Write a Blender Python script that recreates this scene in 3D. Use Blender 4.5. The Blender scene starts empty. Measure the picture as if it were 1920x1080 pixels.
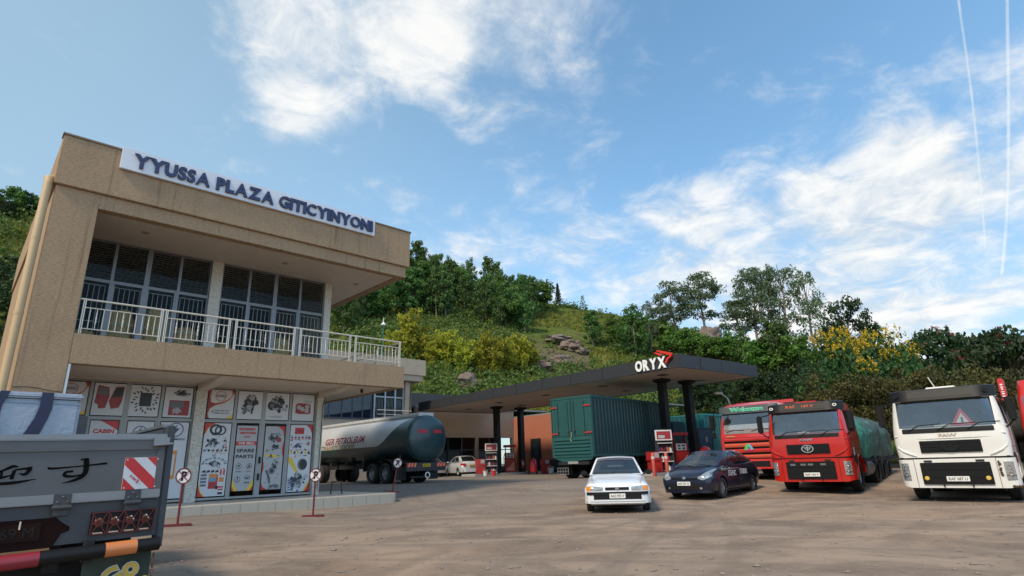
import bpy, bmesh, math, random
from mathutils import Vector, Matrix, noise

SC = bpy.context.scene
COL = SC.collection
R = math.radians
rnd = random.Random(7)

# ------------------------------------------------------------------ camera
CAM_H = 1.3
PITCH, ROLL, FPX = R(16.9), R(1.75), 1081.0
_F = Vector((0, math.cos(PITCH), math.sin(PITCH)))
_U0 = Vector((0, -math.sin(PITCH), math.cos(PITCH)))
_R0 = Vector((1, 0, 0))
_RT = _R0 * math.cos(ROLL) - _U0 * math.sin(ROLL)
_UP = _R0 * math.sin(ROLL) + _U0 * math.cos(ROLL)
cam = bpy.data.cameras.new('camera')
cam.sensor_width = 36.0
cam.lens = 36.0 * FPX / 1920.0
cam.clip_start = 0.05
cam.clip_end = 6000
camo = bpy.data.objects.new('camera', cam)
COL.objects.link(camo)
m = Matrix((_RT, _UP, -_F)).transposed().to_4x4()
m.translation = Vector((0, 0, CAM_H))
camo.matrix_world = m
SC.camera = camo

def ray(px, py):
    return (_F + _RT * ((px - 960) / FPX) - _UP * ((py - 540) / FPX))

# ------------------------------------------------------------------ sun and exposure
SUN_DIR = Vector((-0.60, -0.80, 0)).normalized()
SUN_EL = R(46)
SUN_VEC = Vector((SUN_DIR.x * math.cos(SUN_EL), SUN_DIR.y * math.cos(SUN_EL), math.sin(SUN_EL)))
sl = bpy.data.lights.new('sun', 'SUN')
sl.energy = 2.8
sl.angle = R(11)
sl.color = (1.0, 0.88, 0.72)
so = bpy.data.objects.new('sun', sl)
COL.objects.link(so)
so.rotation_euler = SUN_VEC.to_track_quat('Z', 'Y').to_euler()
SC.view_settings.view_transform = 'Standard'
SC.view_settings.look = 'None'
SC.view_settings.gamma = 1.0
SC.view_settings.use_curve_mapping = False
SC.view_settings.exposure = 0.55
SC.render.engine = 'CYCLES'

# ------------------------------------------------------------------ node helpers
class NG:
    def __init__(s, tree):
        s.t = tree
    def n(s, typ, **kw):
        nd = s.t.nodes.new(typ)
        for k, v in kw.items():
            if k == 'inp':
                for a, b in v.items():
                    if hasattr(b, 'is_linked'):
                        s.t.links.new(b, nd.inputs[a])
                    else:
                        nd.inputs[a].default_value = b
            else:
                setattr(nd, k, v)
        return nd
    def math(s, op, a, b=None, c=None, clamp=False):
        nd = s.t.nodes.new('ShaderNodeMath'); nd.operation = op; nd.use_clamp = clamp
        for i, v in enumerate((a, b, c)):
            if v is None: continue
            if hasattr(v, 'is_linked'): s.t.links.new(v, nd.inputs[i])
            else: nd.inputs[i].default_value = v
        return nd.outputs[0]
    def mix(s, f, a, b, blend='MIX'):
        nd = s.t.nodes.new('ShaderNodeMix'); nd.data_type = 'RGBA'; nd.blend_type = blend; nd.clamp_factor = True
        for i, v in ((0, f), (6, a), (7, b)):
            if hasattr(v, 'is_linked'): s.t.links.new(v, nd.inputs[i])
            elif i == 0: nd.inputs[i].default_value = v
            else: nd.inputs[i].default_value = (*v[:3], 1)
        return nd.outputs[2]
    def ramp(s, f, a, b):
        nd = s.t.nodes.new('ShaderNodeMapRange'); nd.interpolation_type = 'SMOOTHSTEP'
        s.t.links.new(f, nd.inputs[0]); nd.inputs[1].default_value = a; nd.inputs[2].default_value = b
        return nd.outputs[0]
    def noise(s, vec, scale, detail=4, rough=.55, dist=0.0):
        nd = s.t.nodes.new('ShaderNodeTexNoise')
        nd.inputs['Scale'].default_value = scale; nd.inputs['Detail'].default_value = detail
        nd.inputs['Roughness'].default_value = rough; nd.inputs['Distortion'].default_value = dist
        if vec is not None: s.t.links.new(vec, nd.inputs['Vector'])
        return nd.outputs[0]

# ------------------------------------------------------------------ world: sky and clouds
W = bpy.data.worlds.new('World'); SC.world = W; W.use_nodes = True
wt = W.node_tree; wt.nodes.clear(); g = NG(wt)
sky = g.n('ShaderNodeTexSky', sky_type='NISHITA', sun_disc=False, sun_elevation=SUN_EL,
          sun_rotation=math.atan2(-SUN_DIR.x, SUN_DIR.y), altitude=1400, air_density=1.0, dust_density=0.8, ozone_density=1.2)
tc = g.n('ShaderNodeTexCoord')
sep = g.n('ShaderNodeSeparateXYZ', inp={0: tc.outputs['Generated']})
zc = g.math('ADD', g.math('MAXIMUM', sep.outputs[2], 0.0), 0.22)
cv = g.n('ShaderNodeCombineXYZ', inp={0: g.math('DIVIDE', sep.outputs[0], zc), 1: g.math('DIVIDE', sep.outputs[1], zc), 2: 0.0})
n1 = g.noise(cv.outputs[0], 2.3, 10, .60, .45)
n2 = g.noise(cv.outputs[0], 6.0, 8, .62, .6)
n3 = g.noise(cv.outputs[0], 15.0, 6, .62, .4)
def blob(px, py, deg, k):
    d = ray(px, py).normalized()
    nd = g.n('ShaderNodeVectorMath', operation='DOT_PRODUCT', inp={0: tc.outputs['Generated'], 1: d})
    return g.math('MULTIPLY', g.ramp(nd.outputs['Value'], math.cos(R(deg)), 1.0), k)
msk = None
for b in ((640, -60, 15, .42), (560, 110, 8, .34), (880, 130, 8, .40), (740, 20, 9, .26), (1120, 110, 9, .26), (1020, -40, 9, .3), (550, 220, 4, .16),
          (1180, 450, 11, .30), (1400, 500, 13, .24), (1640, 350, 8, .38), (1800, 260, 9, .36), (1560, 600, 14, .26), (1420, 570, 14, .12), (1760, 560, 13, .16),
          (1000, 540, 11, .22), (830, 480, 8, .20), (1860, 450, 12, .22)):
    v = blob(*b)
    msk = v if msk is None else g.math('ADD', msk, v)
dens = g.math('ADD', g.math('ADD', g.math('ADD', g.math('MULTIPLY', n1, 1.0), g.math('MULTIPLY', n2, 0.62)), g.math('MULTIPLY', n3, 0.22)), g.math('MULTIPLY', msk, 0.62))
cov = g.math('MULTIPLY', g.ramp(dens, 0.96, 1.42), 0.94)
hz = g.ramp(sep.outputs[2], 0.50, 0.0)
skyc = g.n('ShaderNodeHueSaturation', inp={'Hue': 0.484, 'Saturation': 1.06, 'Value': 1.42, 'Color': sky.outputs[0]})
lp = g.ramp(sep.outputs[0], 0.30, -0.75)
c1 = g.mix(g.math('MULTIPLY', hz, 0.55), skyc.outputs[0], (1.85, 2.55, 3.25))
c1 = g.mix(g.math('MULTIPLY', lp, 0.82), c1, (2.1, 3.05, 3.8))
shade = g.ramp(g.math('ADD', n2, g.math('MULTIPLY', n1, .4)), 0.52, 0.85)
cc = g.mix(shade, (3.3, 3.8, 4.3), (5.4, 5.35, 5.2))
c2 = g.mix(cov, c1, cc)
bg = g.n('ShaderNodeBackground', inp={'Color': c2, 'Strength': 0.13})
wo = g.n('ShaderNodeOutputWorld')
wt.links.new(bg.outputs[0], wo.inputs[0])

# ------------------------------------------------------------------ materials
MATS = {}
def mat(name, col, rough=.6, metal=0.0, var=.12, vscale=3.0, bump=0.0, bscale=30.0, spec=.5, coat=0.0, dirt=0.0,
        dirtcol=(.16, .12, .09), emit=None):
    if name in MATS: return MATS[name]
    M = bpy.data.materials.new(name); M.use_nodes = True; t = M.node_tree
    b = t.nodes['Principled BSDF']; q = NG(t)
    tcn = q.n('ShaderNodeTexCoord').outputs['Object']
    c = (*col, 1)
    f = q.noise(tcn, vscale, 5, .6)
    colr = q.mix(f, tuple(x * (1 - var) for x in col), tuple(min(1, x * (1 + var)) for x in col))
    if dirt > 0:
        d = q.noise(tcn, vscale * .7, 7, .68, .6)
        colr = q.mix(q.math('MULTIPLY', q.ramp(d, .47, .78), dirt), colr, dirtcol)
    t.links.new(colr, b.inputs['Base Color'])
    b.inputs['Roughness'].default_value = rough
    b.inputs['Metallic'].default_value = metal
    b.inputs['Specular IOR Level'].default_value = spec
    b.inputs['Coat Weight'].default_value = coat
    b.inputs['Coat Roughness'].default_value = .05
    if emit:
        b.inputs['Emission Color'].default_value = (*emit[:3], 1); b.inputs['Emission Strength'].default_value = emit[3]
    if bump > 0:
        bn = q.n('ShaderNodeBump', inp={'Strength': bump, 'Distance': .02, 'Height': q.noise(tcn, bscale, 4, .6)})
        t.links.new(bn.outputs[0], b.inputs['Normal'])
    MATS[name] = M
    return M

def glassmat(name, tint, gl=.35, tr=.45, rough=.03, fr=.6):
    if name in MATS: return MATS[name]
    M = bpy.data.materials.new(name); M.use_nodes = True; t = M.node_tree; t.nodes.clear(); q = NG(t)
    tcn = q.n('ShaderNodeTexCoord').outputs['Object']
    dn = q.noise(tcn, 2.2, 5, .6, .5)
    di = q.n('ShaderNodeBsdfDiffuse', inp={'Color': (tint[0], tint[1], tint[2], 1)})
    trn = q.n('ShaderNodeBsdfTransparent', inp={'Color': (.90, .93, .93, 1)})
    gls = q.n('ShaderNodeBsdfGlossy', inp={'Color': (.9, .92, .95, 1), 'Roughness': rough})
    m1 = q.n('ShaderNodeMixShader', inp={0: tr}); t.links.new(di.outputs[0], m1.inputs[1]); t.links.new(trn.outputs[0], m1.inputs[2])
    lw = q.n('ShaderNodeLayerWeight', inp={0: .25})
    fac = q.math('ADD', q.math('MULTIPLY', lw.outputs['Fresnel'], fr), q.math('MULTIPLY', q.math('ADD', q.math('MULTIPLY', dn, .5), .75), gl), clamp=True)
    m2 = q.n('ShaderNodeMixShader', inp={0: fac}); t.links.new(m1.outputs[0], m2.inputs[1]); t.links.new(gls.outputs[0], m2.inputs[2])
    o = q.n('ShaderNodeOutputMaterial'); t.links.new(m2.outputs[0], o.inputs[0])
    MATS[name] = M
    return M

def leafmat(name, col, col2, tip=None):
    if name in MATS: return MATS[name]
    M = bpy.data.materials.new(name); M.use_nodes = True; t = M.node_tree; t.nodes.clear(); q = NG(t)
    tcn = q.n('ShaderNodeTexCoord').outputs['Object']
    oi = q.n('ShaderNodeObjectInfo')
    f1 = q.noise(tcn, .9, 3, .6)
    f2 = q.noise(tcn, 7.0, 2, .6)
    f = q.math('ADD', q.math('MULTIPLY', q.ramp(f1, .3, .7), .6), q.math('MULTIPLY', q.ramp(f2, .3, .7), .5), clamp=True)
    c = q.mix(f, col, col2)
    hs = q.n('ShaderNodeHueSaturation', inp={'Hue': q.math('ADD', q.math('MULTIPLY', oi.outputs['Random'], .035), .483), 'Saturation': 1.0,
             'Value': q.math('ADD', q.math('MULTIPLY', oi.outputs['Random'], .5), .75), 'Color': c})
    di = q.n('ShaderNodeBsdfPrincipled', inp={'Base Color': hs.outputs[0], 'Roughness': .55, 'Specular IOR Level': .3})
    tl = q.n('ShaderNodeBsdfTranslucent', inp={'Color': hs.outputs[0]})
    mx = q.n('ShaderNodeMixShader', inp={0: .38}); t.links.new(di.outputs[0], mx.inputs[1]); t.links.new(tl.outputs[0], mx.inputs[2])
    o = q.n('ShaderNodeOutputMaterial'); t.links.new(mx.outputs[0], o.inputs[0])
    MATS[name] = M
    return M

# ------------------------------------------------------------------ geometry helpers
class MB:
    def __init__(s): s.v = []; s.f = []
    def add(s, vs, fs):
        o = len(s.v); s.v += [tuple(p) for p in vs]; s.f += [tuple(i + o for i in f) for f in fs]; return s
    def box(s, x0, x1, y0, y1, z0, z1):
        return s.add([(x0,y0,z0),(x1,y0,z0),(x1,y1,z0),(x0,y1,z0),(x0,y0,z1),(x1,y0,z1),(x1,y1,z1),(x0,y1,z1)],
                     [(3,2,1,0),(4,5,6,7),(0,1,5,4),(1,2,6,5),(2,3,7,6),(3,0,4,7)])
    def bar(s, p0, p1, w, h):
        p0, p1 = Vector(p0), Vector(p1); d = (p1 - p0).normalized()
        up = Vector((0,0,1)) if abs(d.z) < .95 else Vector((0,1,0))
        a = d.cross(up).normalized() * (w/2); b = a.cross(d).normalized() * (h/2)
        vs = [p0-a-b, p0+a-b, p0+a+b, p0-a+b, p1-a-b, p1+a-b, p1+a+b, p1-a+b]
        return s.add(vs, [(0,1,2,3),(7,6,5,4),(0,4,5,1),(1,5,6,2),(2,6,7,3),(3,7,4,0)])
    def prism(s, pts, a, b, axis='y'):
        n = len(pts)
        def mk(p, t):
            return {'y': (p[0], t, p[1]), 'x': (t, p[0], p[1]), 'z': (p[0], p[1], t)}[axis]
        vs = [mk(p, a) for p in pts] + [mk(p, b) for p in pts]
        fs = [tuple(range(n)), tuple(range(2*n-1, n-1, -1))]
        fs += [(i, i+n, (i+1) % n + n, (i+1) % n) for i in range(n)]
        return s.add(vs, fs)
    def cyl(s, p0, p1, r0, r1=None, n=12, cap=True):
        r1 = r0 if r1 is None else r1
        p0, p1 = Vector(p0), Vector(p1); d = (p1 - p0).normalized()
        a = d.orthogonal().normalized(); b = d.cross(a)
        vs = []
        for p, r in ((p0, r0), (p1, r1)):
            for i in range(n):
                t = 2*math.pi*i/n; vs.append(p + a*(r*math.cos(t)) + b*(r*math.sin(t)))
        fs = [(i, (i+1) % n, n+(i+1) % n, n+i) for i in range(n)]
        if cap: fs += [tuple(range(n-1,-1,-1)), tuple(range(n, 2*n))]
        return s.add(vs, fs)
    def tube(s, path, r, n=6, cap=True):
        P = [Vector(p) for p in path]; m_ = len(P); rs = r if isinstance(r, (list, tuple)) else [r]*m_
        vs = []; prev = None
        for i, p in enumerate(P):
            d = (P[min(i+1, m_-1)] - P[max(i-1, 0)]).normalized()
            a = d.orthogonal().normalized() if prev is None else (prev - d*prev.dot(d)).normalized()
            prev = a; b = d.cross(a)
            for k in range(n):
                t = 2*math.pi*k/n; vs.append(p + a*(rs[i]*math.cos(t)) + b*(rs[i]*math.sin(t)))
        fs = [(i*n+k, i*n+(k+1) % n, (i+1)*n+(k+1) % n, (i+1)*n+k) for i in range(m_-1) for k in range(n)]
        if cap: fs += [tuple(range(n-1,-1,-1)), tuple(range((m_-1)*n, m_*n))]
        return s.add(vs, fs)
    def lathe(s, prof, axis='x', n=24, c=(0,0,0)):
        vs = []
        for a, r in prof:
            for k in range(n):
                t = 2*math.pi*k/n; u_, w_ = r*math.cos(t), r*math.sin(t)
                p = {'x': (a, u_, w_), 'y': (u_, a, w_), 'z': (u_, w_, a)}[axis]
                vs.append((p[0]+c[0], p[1]+c[1], p[2]+c[2]))
        fs = [(i*n+k, i*n+(k+1) % n, (i+1)*n+(k+1) % n, (i+1)*n+k) for i in range(len(prof)-1) for k in range(n)]
        return s.add(vs, fs)
    def loft(s, rings, cap=True):
        n = len(rings[0]); vs = [p for r_ in rings for p in r_]
        fs = [(i*n+k, i*n+(k+1) % n, (i+1)*n+(k+1) % n, (i+1)*n+k) for i in range(len(rings)-1) for k in range(n)]
        if cap: fs += [tuple(range(n-1,-1,-1)), tuple(range((len(rings)-1)*n, len(rings)*n))]
        return s.add(vs, fs)
    def grid(s, fn, nu, nv):
        vs = [fn(i/nu, j/nv) for j in range(nv+1) for i in range(nu+1)]
        return s.add(vs, [(j*(nu+1)+i, j*(nu+1)+i+1, (j+1)*(nu+1)+i+1, (j+1)*(nu+1)+i) for j in range(nv) for i in range(nu)])
    def disc(s, c, r, axis='y', n=20, rx=None):
        rx = r if rx is None else rx; vs = []
        for k in range(n):
            t = 2*math.pi*k/n; a, b = rx*math.cos(t), r*math.sin(t)
            vs.append({'y': (c[0]+a, c[1], c[2]+b), 'x': (c[0], c[1]+a, c[2]+b), 'z': (c[0]+a, c[1]+b, c[2])}[axis])
        return s.add(vs, [tuple(range(n))])
    def ring(s, c, r0, r1, axis='y', n=24, th=.01, kx=1.0):
        prof = [(-th/2, r0), (-th/2, r1), (th/2, r1), (th/2, r0), (-th/2, r0)]
        k0 = len(s.v); s.lathe(prof, axis, n, c)
        if kx != 1.0:
            s.v[k0:] = [(c[0]+(p[0]-c[0])*kx, p[1], p[2]) for p in s.v[k0:]]
        return s
    def poly(s, pts): return s.add(pts, [tuple(range(len(pts)))])
    def xf(s, M, k0=0):
        s.v[k0:] = [tuple(M @ Vector(p)) for p in s.v[k0:]]; return s
    def mesh(s, name, bevel=0, smooth=35, fixn=True, seg=2):
        me = bpy.data.meshes.new(name); me.from_pydata(s.v, [], s.f)
        if bevel or fixn:
            bm = bmesh.new(); bm.from_mesh(me)
            if fixn: bmesh.ops.recalc_face_normals(bm, faces=bm.faces)
            if bevel:
                ed = [e for e in bm.edges if len(e.link_faces) == 2 and e.calc_face_angle(0) > R(28)]
                bmesh.ops.bevel(bm, geom=ed, offset=bevel, segments=seg, affect='EDGES', clamp_overlap=True)
            bm.to_mesh(me); bm.free()
        if smooth:
            me.polygons.foreach_set('use_smooth', [True]*len(me.polygons)); me.set_sharp_from_angle(angle=R(smooth))
        me.update(); return me
    def build(s, name, material, parent=None, **kw):
        me = s.mesh(name, **kw); me.materials.append(material)
        return link(name, me, parent)

def link(name, data, parent=None, loc=None, rotz=None):
    o = bpy.data.objects.new(name, data); COL.objects.link(o)
    if parent is not None: o.parent = parent
    if loc is not None: o.location = loc
    if rotz is not None: o.rotation_euler = (0, 0, rotz)
    return o
def tag(o, label=None, cat=None, group=None, kind=None):
    if label: o['label'] = label
    if cat: o['category'] = cat
    if group: o['group'] = group
    if kind: o['kind'] = kind
    return o
def thing(name, label, cat, loc=(0,0,0), deg=0, group=None, tilt=(0,0)):
    o = bpy.data.objects.new(name, None); COL.objects.link(o); o.empty_display_size = .3
    o.location = loc; o.rotation_euler = (R(tilt[0]), R(tilt[1]), R(deg))
    return tag(o, label, cat, group)
def copy_tree(o, parent=None):
    c = o.copy(); COL.objects.link(c); c.parent = parent
    for ch in list(o.children): copy_tree(ch, c)
    return c

_font = {}
def text_mb(s, h, depth=.01, bold=0.0, width=None, shear=0.0, spacing=1.0):
    """text in the xz plane facing -y, centred on the origin, cap height h; returns an MB"""
    cu = bpy.data.curves.new('t', 'FONT'); cu.body = s; cu.size = 1.0; cu.extrude = .5; cu.offset = bold
    cu.resolution_u = 3; cu.align_x = 'LEFT'; cu.shear = shear; cu.space_character = spacing
    ob = bpy.data.objects.new('t', cu); COL.objects.link(ob)
    dg = bpy.context.evaluated_depsgraph_get(); dg.update()
    me = bpy.data.meshes.new_from_object(ob.evaluated_get(dg))
    b = MB(); co = [v.co.copy() for v in me.vertices]
    bpy.data.objects.remove(ob); bpy.data.curves.remove(cu)
    x0 = min(c.x for c in co); x1 = max(c.x for c in co); y0 = min(c.y for c in co); y1 = max(c.y for c in co)
    kz = h/(y1-y0); kx = kz if width is None else width/(x1-x0)
    vs = [((c.x-(x0+x1)/2)*kx, -c.z*depth, (c.y-(y0+y1)/2)*kz) for c in co]
    b.add(vs, [tuple(p.vertices) for p in me.polygons]); bpy.data.meshes.remove(me)
    return b
def text(s, h, pos, material, parent, name='lettering', M=None, **kw):
    b = text_mb(s, h, **kw)
    if M is not None: b.xf(M)
    b.xf(Matrix.Translation(Vector(pos)))
    return b.build(name, material, parent, smooth=None, fixn=False)

_wheels = {}
def wheel(parent, pos, r, w, style='steel', out=1, name='wheel'):
    key = (r, w, style)
    if key not in _wheels:
        h = w/2
        t = MB().lathe([(-h*.8, r*.62), (-h, r*.72), (-h*.98, r*.9), (-h*.72, r*.985), (-h*.3, r), (h*.3, r), (h*.72, r*.985), (h*.98, r*.9), (h, r*.72), (h*.8, r*.62)], 'x', 28)
        if style in ('truck', 'dark'):
            for k in range(44):
                a = 2*math.pi*k/44
                for sx in (-1, 1):
                    b0 = len(t.v); t.box(sx*h*.12 if sx > 0 else -h*.75, h*.75 if sx > 0 else -h*.12, -.012*r/.5, .012*r/.5, r*.985, r*1.015); t.xf(Matrix.Rotation(a + sx*.03, 4, 'X'), b0)
        tm = t.mesh('tyre'); tm.materials.append(mat('tyre_rubber', (.022, .021, .02), .85, var=.35, vscale=9, bump=.3, bscale=40, dirt=.5, dirtcol=(.10,.08,.065)))
        q = MB(); x = h*.55
        if style == 'alloy':
            q.lathe([(x*.6, r*.64), (x*.95, r*.63), (x*.95, r*.57), (x*.3, r*.54), (x*.2, r*.2)], 'x', 28)
            for k in range(6):
                a = 2*math.pi*k/6; b0 = len(q.v); q.box(x*.7, x*.98, -r*.07, r*.07, r*.1, r*.58); q.xf(Matrix.Rotation(a, 4, 'X'), b0)
            q.lathe([(x*.98, 0.001), (x*.98, r*.13), (x*.6, r*.15)], 'x', 16)
            rm = mat('alloy', (.55, .56, .58), .3, .85, var=.1)
        else:
            q.lathe([(x*.6, r*.64), (x*1.1, r*.63), (x*1.1, r*.58), (x*.2, r*.5), (x*.1, r*.3), (x*.9, r*.24), (x*1.0, r*.1), (x*1.0, .001)], 'x', 28)
            nb = 10 if style in ('truck', 'dark') else 5
            for k in range(nb):
                a = 2*math.pi*k/nb; q.cyl((x*.1, r*.4*math.cos(a), r*.4*math.sin(a)), (x*.5, r*.4*math.cos(a), r*.4*math.sin(a)), r*.035, n=6)
            rm = mat('steel_rim', (.34, .34, .35), .5, .5, var=.3, dirt=.5) if style != 'dark' else mat('dark_rim', (.05, .05, .05), .6, .3, dirt=.5)
        me = q.mesh('rim'); me.materials.append(rm)
        _wheels[key] = (tm, me)
    tm, me = _wheels[key]
    o = link(name, tm, parent, pos); 
    rr = link('rim', me, o)
    if out < 0: rr.rotation_euler = (0, 0, math.pi)
    return o
def clamp01(t): return 0.0 if t < 0 else 1.0 if t > 1 else t
def sm(a, b, t):
    q = clamp01((t-a)/(b-a)); return q*q*(3-2*q)
def lerp(a, b, t): return a+(b-a)*t
def interp(tab, x):
    if x <= tab[0][0]: return tab[0][1]
    for (a, va), (b, vb) in zip(tab, tab[1:]):
        if x <= b: return va + (vb-va)*(x-a)/(b-a)
    return tab[-1][1]
def ground_z(x, y):
    t = sm(18, 28, y)
    return .48*t + (1-t)*.18*sm(-4, -9, x)*sm(10, 15, y)

# ================================================================== THE SETTING
# ---- ground: one sheet to the horizon
def axis_vals(lo, hi, step, far):
    a = []; x = lo
    while x <= hi + 1e-6: a.append(x); x += step
    L = []; s_ = step; x = lo
    while x > -far: s_ *= 1.35; x -= s_; L.append(x)
    H_ = []; s_ = step; x = hi
    while x < far: s_ *= 1.35; x += s_; H_.append(x)
    return L[::-1] + a + H_
xs = axis_vals(-16, 18, .3, 1500); ys = axis_vals(2, 32, .3, 1500)
gm = MB()
for y in ys:
    for x in xs:
        z = ground_z(x, y)
        if -20 < x < 24 and 0 < y < 36:
            z += .022*noise.noise((x*.45, y*.45, 3)) + .010*noise.noise((x*1.7, y*1.7, 9))
        gm.v.append((x, y, z))
nx = len(xs)
gm.f = [(j*nx+i, j*nx+i+1, (j+1)*nx+i+1, (j+1)*nx+i) for j in range(len(ys)-1) for i in range(nx-1)]
GM = bpy.data.materials.new('yard_dirt'); GM.use_nodes = True
t = GM.node_tree; b = t.nodes['Principled BSDF']; q = NG(t)
tcn = q.n('ShaderNodeTexCoord').outputs['Object']
sp = q.n('ShaderNodeSeparateXYZ', inp={0: tcn})
mp = q.n('ShaderNodeMapping', inp={'Vector': tcn, 'Scale': (.9, 1.15, 1), 'Rotation': (0, 0, R(-14))})
f1 = q.noise(tcn, .22, 6, .6, .8); f2 = q.noise(mp.outputs[0], .55, 6, .58, .9); f3 = q.noise(tcn, 7, 6, .7); f4 = q.noise(tcn, 45, 3, .6)
c = q.mix(q.ramp(f2, .32, .68), (.158, .114, .082), (.300, .220, .158))
c = q.mix(q.math('MULTIPLY', q.ramp(f1, .48, .68), .55), c, (.36, .235, .145))          # ochre dust
asph = q.math('ADD', q.math('MULTIPLY', sp.outputs[1], .06), q.math('MULTIPLY', sp.outputs[0], -.055))
asph = q.math('ADD', asph, q.math('MULTIPLY', q.math('SUBTRACT', f1, .5), 2.4))
c = q.mix(q.math('MULTIPLY', q.ramp(asph, .75, 1.7), .8), c, (.160, .134, .112))         # worn tarmac
st = q.noise(mp.outputs[0], 1.7, 5, .6, 1.2)
c = q.mix(q.math('MULTIPLY', q.ramp(st, .58, .72), .6), c, (.075, .060, .050))           # oil and damp patches
c = q.mix(q.math('MULTIPLY', q.ramp(f3, .45, .75), .22), c, (.40, .31, .235))
c = q.mix(q.math('MULTIPLY', q.ramp(f4, .64, .76), .4), c, (.07, .06, .055))             # small dark grit
# curved tyre tracks
vm = q.n('ShaderNodeVectorMath', operation='DISTANCE', inp={0: tcn, 1: (14.0, 4.0, 0)})
tr_ = q.math('ABSOLUTE', q.math('SUBTRACT', q.math('FRACT', q.math('MULTIPLY', q.math('ADD', vm.outputs['Value'], q.math('MULTIPLY', f1, 2.4)), .31)), .5))
c = q.mix(q.math('MULTIPLY', q.math('MULTIPLY', q.ramp(tr_, .10, .0), q.ramp(f1, .46, .62)), .38), c, (.095, .078, .066))
vm2 = q.n('ShaderNodeVectorMath', operation='DISTANCE', inp={0: tcn, 1: (-6.0, -16.0, 0)})
tr2 = q.math('ABSOLUTE', q.math('SUBTRACT', q.math('FRACT', q.math('MULTIPLY', q.math('ADD', vm2.outputs['Value'], q.math('MULTIPLY', f1, 3.0)), .21)), .5))
c = q.mix(q.math('MULTIPLY', q.math('MULTIPLY', q.ramp(tr2, .06, .0), q.ramp(f1, .52, .40)), .22), c, (.36, .285, .225))
for cx_, cy_, rads in ((14.0, 4.0, (13.4, 14.95)), (-6.0, -16.0, (25.6, 27.15, 30.4, 31.9)), (21.0, 31.0, (24.6, 26.2)), (-30.0, 22.0, (34.0, 35.5))):
    dv = q.n('ShaderNodeVectorMath', operation='DISTANCE', inp={0: tcn, 1: (cx_, cy_, 0)}).outputs['Value']
    for r_ in rads:
        mk = q.ramp(q.math('ABSOLUTE', q.math('SUBTRACT', q.math('ADD', dv, q.math('MULTIPLY', q.math('SUBTRACT', f1, .5), .5)), r_)), .17, .06)
        c = q.mix(q.math('MULTIPLY', q.math('MULTIPLY', mk, q.ramp(f2, .36, .60)), .28), c, (.10, .078, .062))
t.links.new(c, b.inputs['Base Color'])
t.links.new(q.math('SUBTRACT', .95, q.math('MULTIPLY', q.ramp(st, .6, .75), .25)), b.inputs['Roughness'])
b.inputs['Specular IOR Level'].default_value = .25
hgt = q.math('ADD', q.math('ADD', q.math('MULTIPLY', f3, .6), q.math('MULTIPLY', f4, .35)), q.math('MULTIPLY', f2, 1.2))
bn = q.n('ShaderNodeBump', inp={'Strength': .55, 'Distance': .035, 'Height': hgt}); t.links.new(bn.outputs[0], b.inputs['Normal'])
go = gm.build('ground', GM, smooth=180, fixn=False); tag(go, kind='structure')

# pebbles strewn over the yard
pm = MB()
for i in range(3000):
    y = 3.2 + 20*rnd.random()**1.4; x = (rnd.random()-.42)*1.9*y
    if x < -4.5 and y > 14: continue
    r_ = .007 + .020*rnd.random()**3 + (.014 if rnd.random() < .03 else 0)
    z = ground_z(x, y) + .022*noise.noise((x*.45, y*.45, 3)) + .010*noise.noise((x*1.7, y*1.7, 9)) + r_*.25
    a, bb, cc_ = r_*(1+rnd.random()), r_*(1+rnd.random()), r_*(.6+.5*rnd.random()); th = rnd.random()*6.3
    ca, sa = math.cos(th), math.sin(th)
    pm.add([(x+ca*a, y+sa*a, z), (x-sa*bb, y+ca*bb, z), (x-ca*a, y-sa*a, z), (x+sa*bb, y-ca*bb, z), (x, y, z+cc_), (x, y, z-cc_)],
           [(0,1,4),(1,2,4),(2,3,4),(3,0,4),(1,0,5),(2,1,5),(3,2,5),(0,3,5)])
po = pm.build('gravel', mat('pebble', (.20, .165, .14), .9, var=.6, vscale=2.0), smooth=0, fixn=False)
tag(po, 'loose pebbles strewn over the brown dirt yard', 'gravel', kind='stuff')

# ---- hillside
def px_dir(px, py):
    d = ray(px, py); hl = math.hypot(d.x, d.y)
    return math.atan2(d.x, d.y), d.z/hl
RIDGE = [(-900, 500), (-300, 420), (0, 392), (90, 392), (300, 430), (620, 520), (700, 508), (760, 508), (850, 533), (950, 556), (1000, 562), (1060, 572),
         (1150, 592), (1230, 608), (1300, 624), (1400, 646), (1550, 670), (1700, 700), (1920, 720), (2400, 760)]
RT = []
for px, py in RIDGE:
    a, tn = px_dir(px, py); RT.append((a, tn))
def ridge_r(a): return interp([(R(-60), 80), (R(-40), 85), (R(-20), 110), (R(-6), 118), (R(10), 118), (R(30), 105), (R(50), 95)], a)
def foot(a):
    return interp([(R(-60), 40), (R(-35), 46), (R(-20), 56), (R(0), 57), (R(12), 56), (R(20), 52), (R(50), 44)], a), \
           interp([(R(-60), 1.0), (R(-30), 3.0), (R(-16), 6.4), (R(-6), 6.8), (R(3), 5.5), (R(14), 1.5), (R(22), .5), (R(50), .5)], a)
def hill_z(x, y):
    a = math.atan2(x, y); r_ = math.hypot(x, y); rf, zf = foot(a); rr = ridge_r(a); zr = CAM_H + interp(RT, a)*rr
    tt = (r_-rf)/(rr-rf)
    if tt < 0: return zf + tt*zf*6 if zf > 1 else ground_z(x, y) + tt*2
    if tt <= 1:
        z = zf + (zr-zf)*(tt*.9 + .1*tt*tt)
        z += 1.6*math.sin(math.pi*tt)*(noise.noise((x*.05, y*.05, 1)) + .5*noise.noise((x*.14, y*.14, 5)))
    else:
        z = zr - .10*(r_-rr) - .0009*(r_-rr)**2
    return z + .35*noise.noise((x*.3, y*.3, 2))*min(1, max(0, tt*4))
hm = MB(); NA, NR = 300, 120
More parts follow.
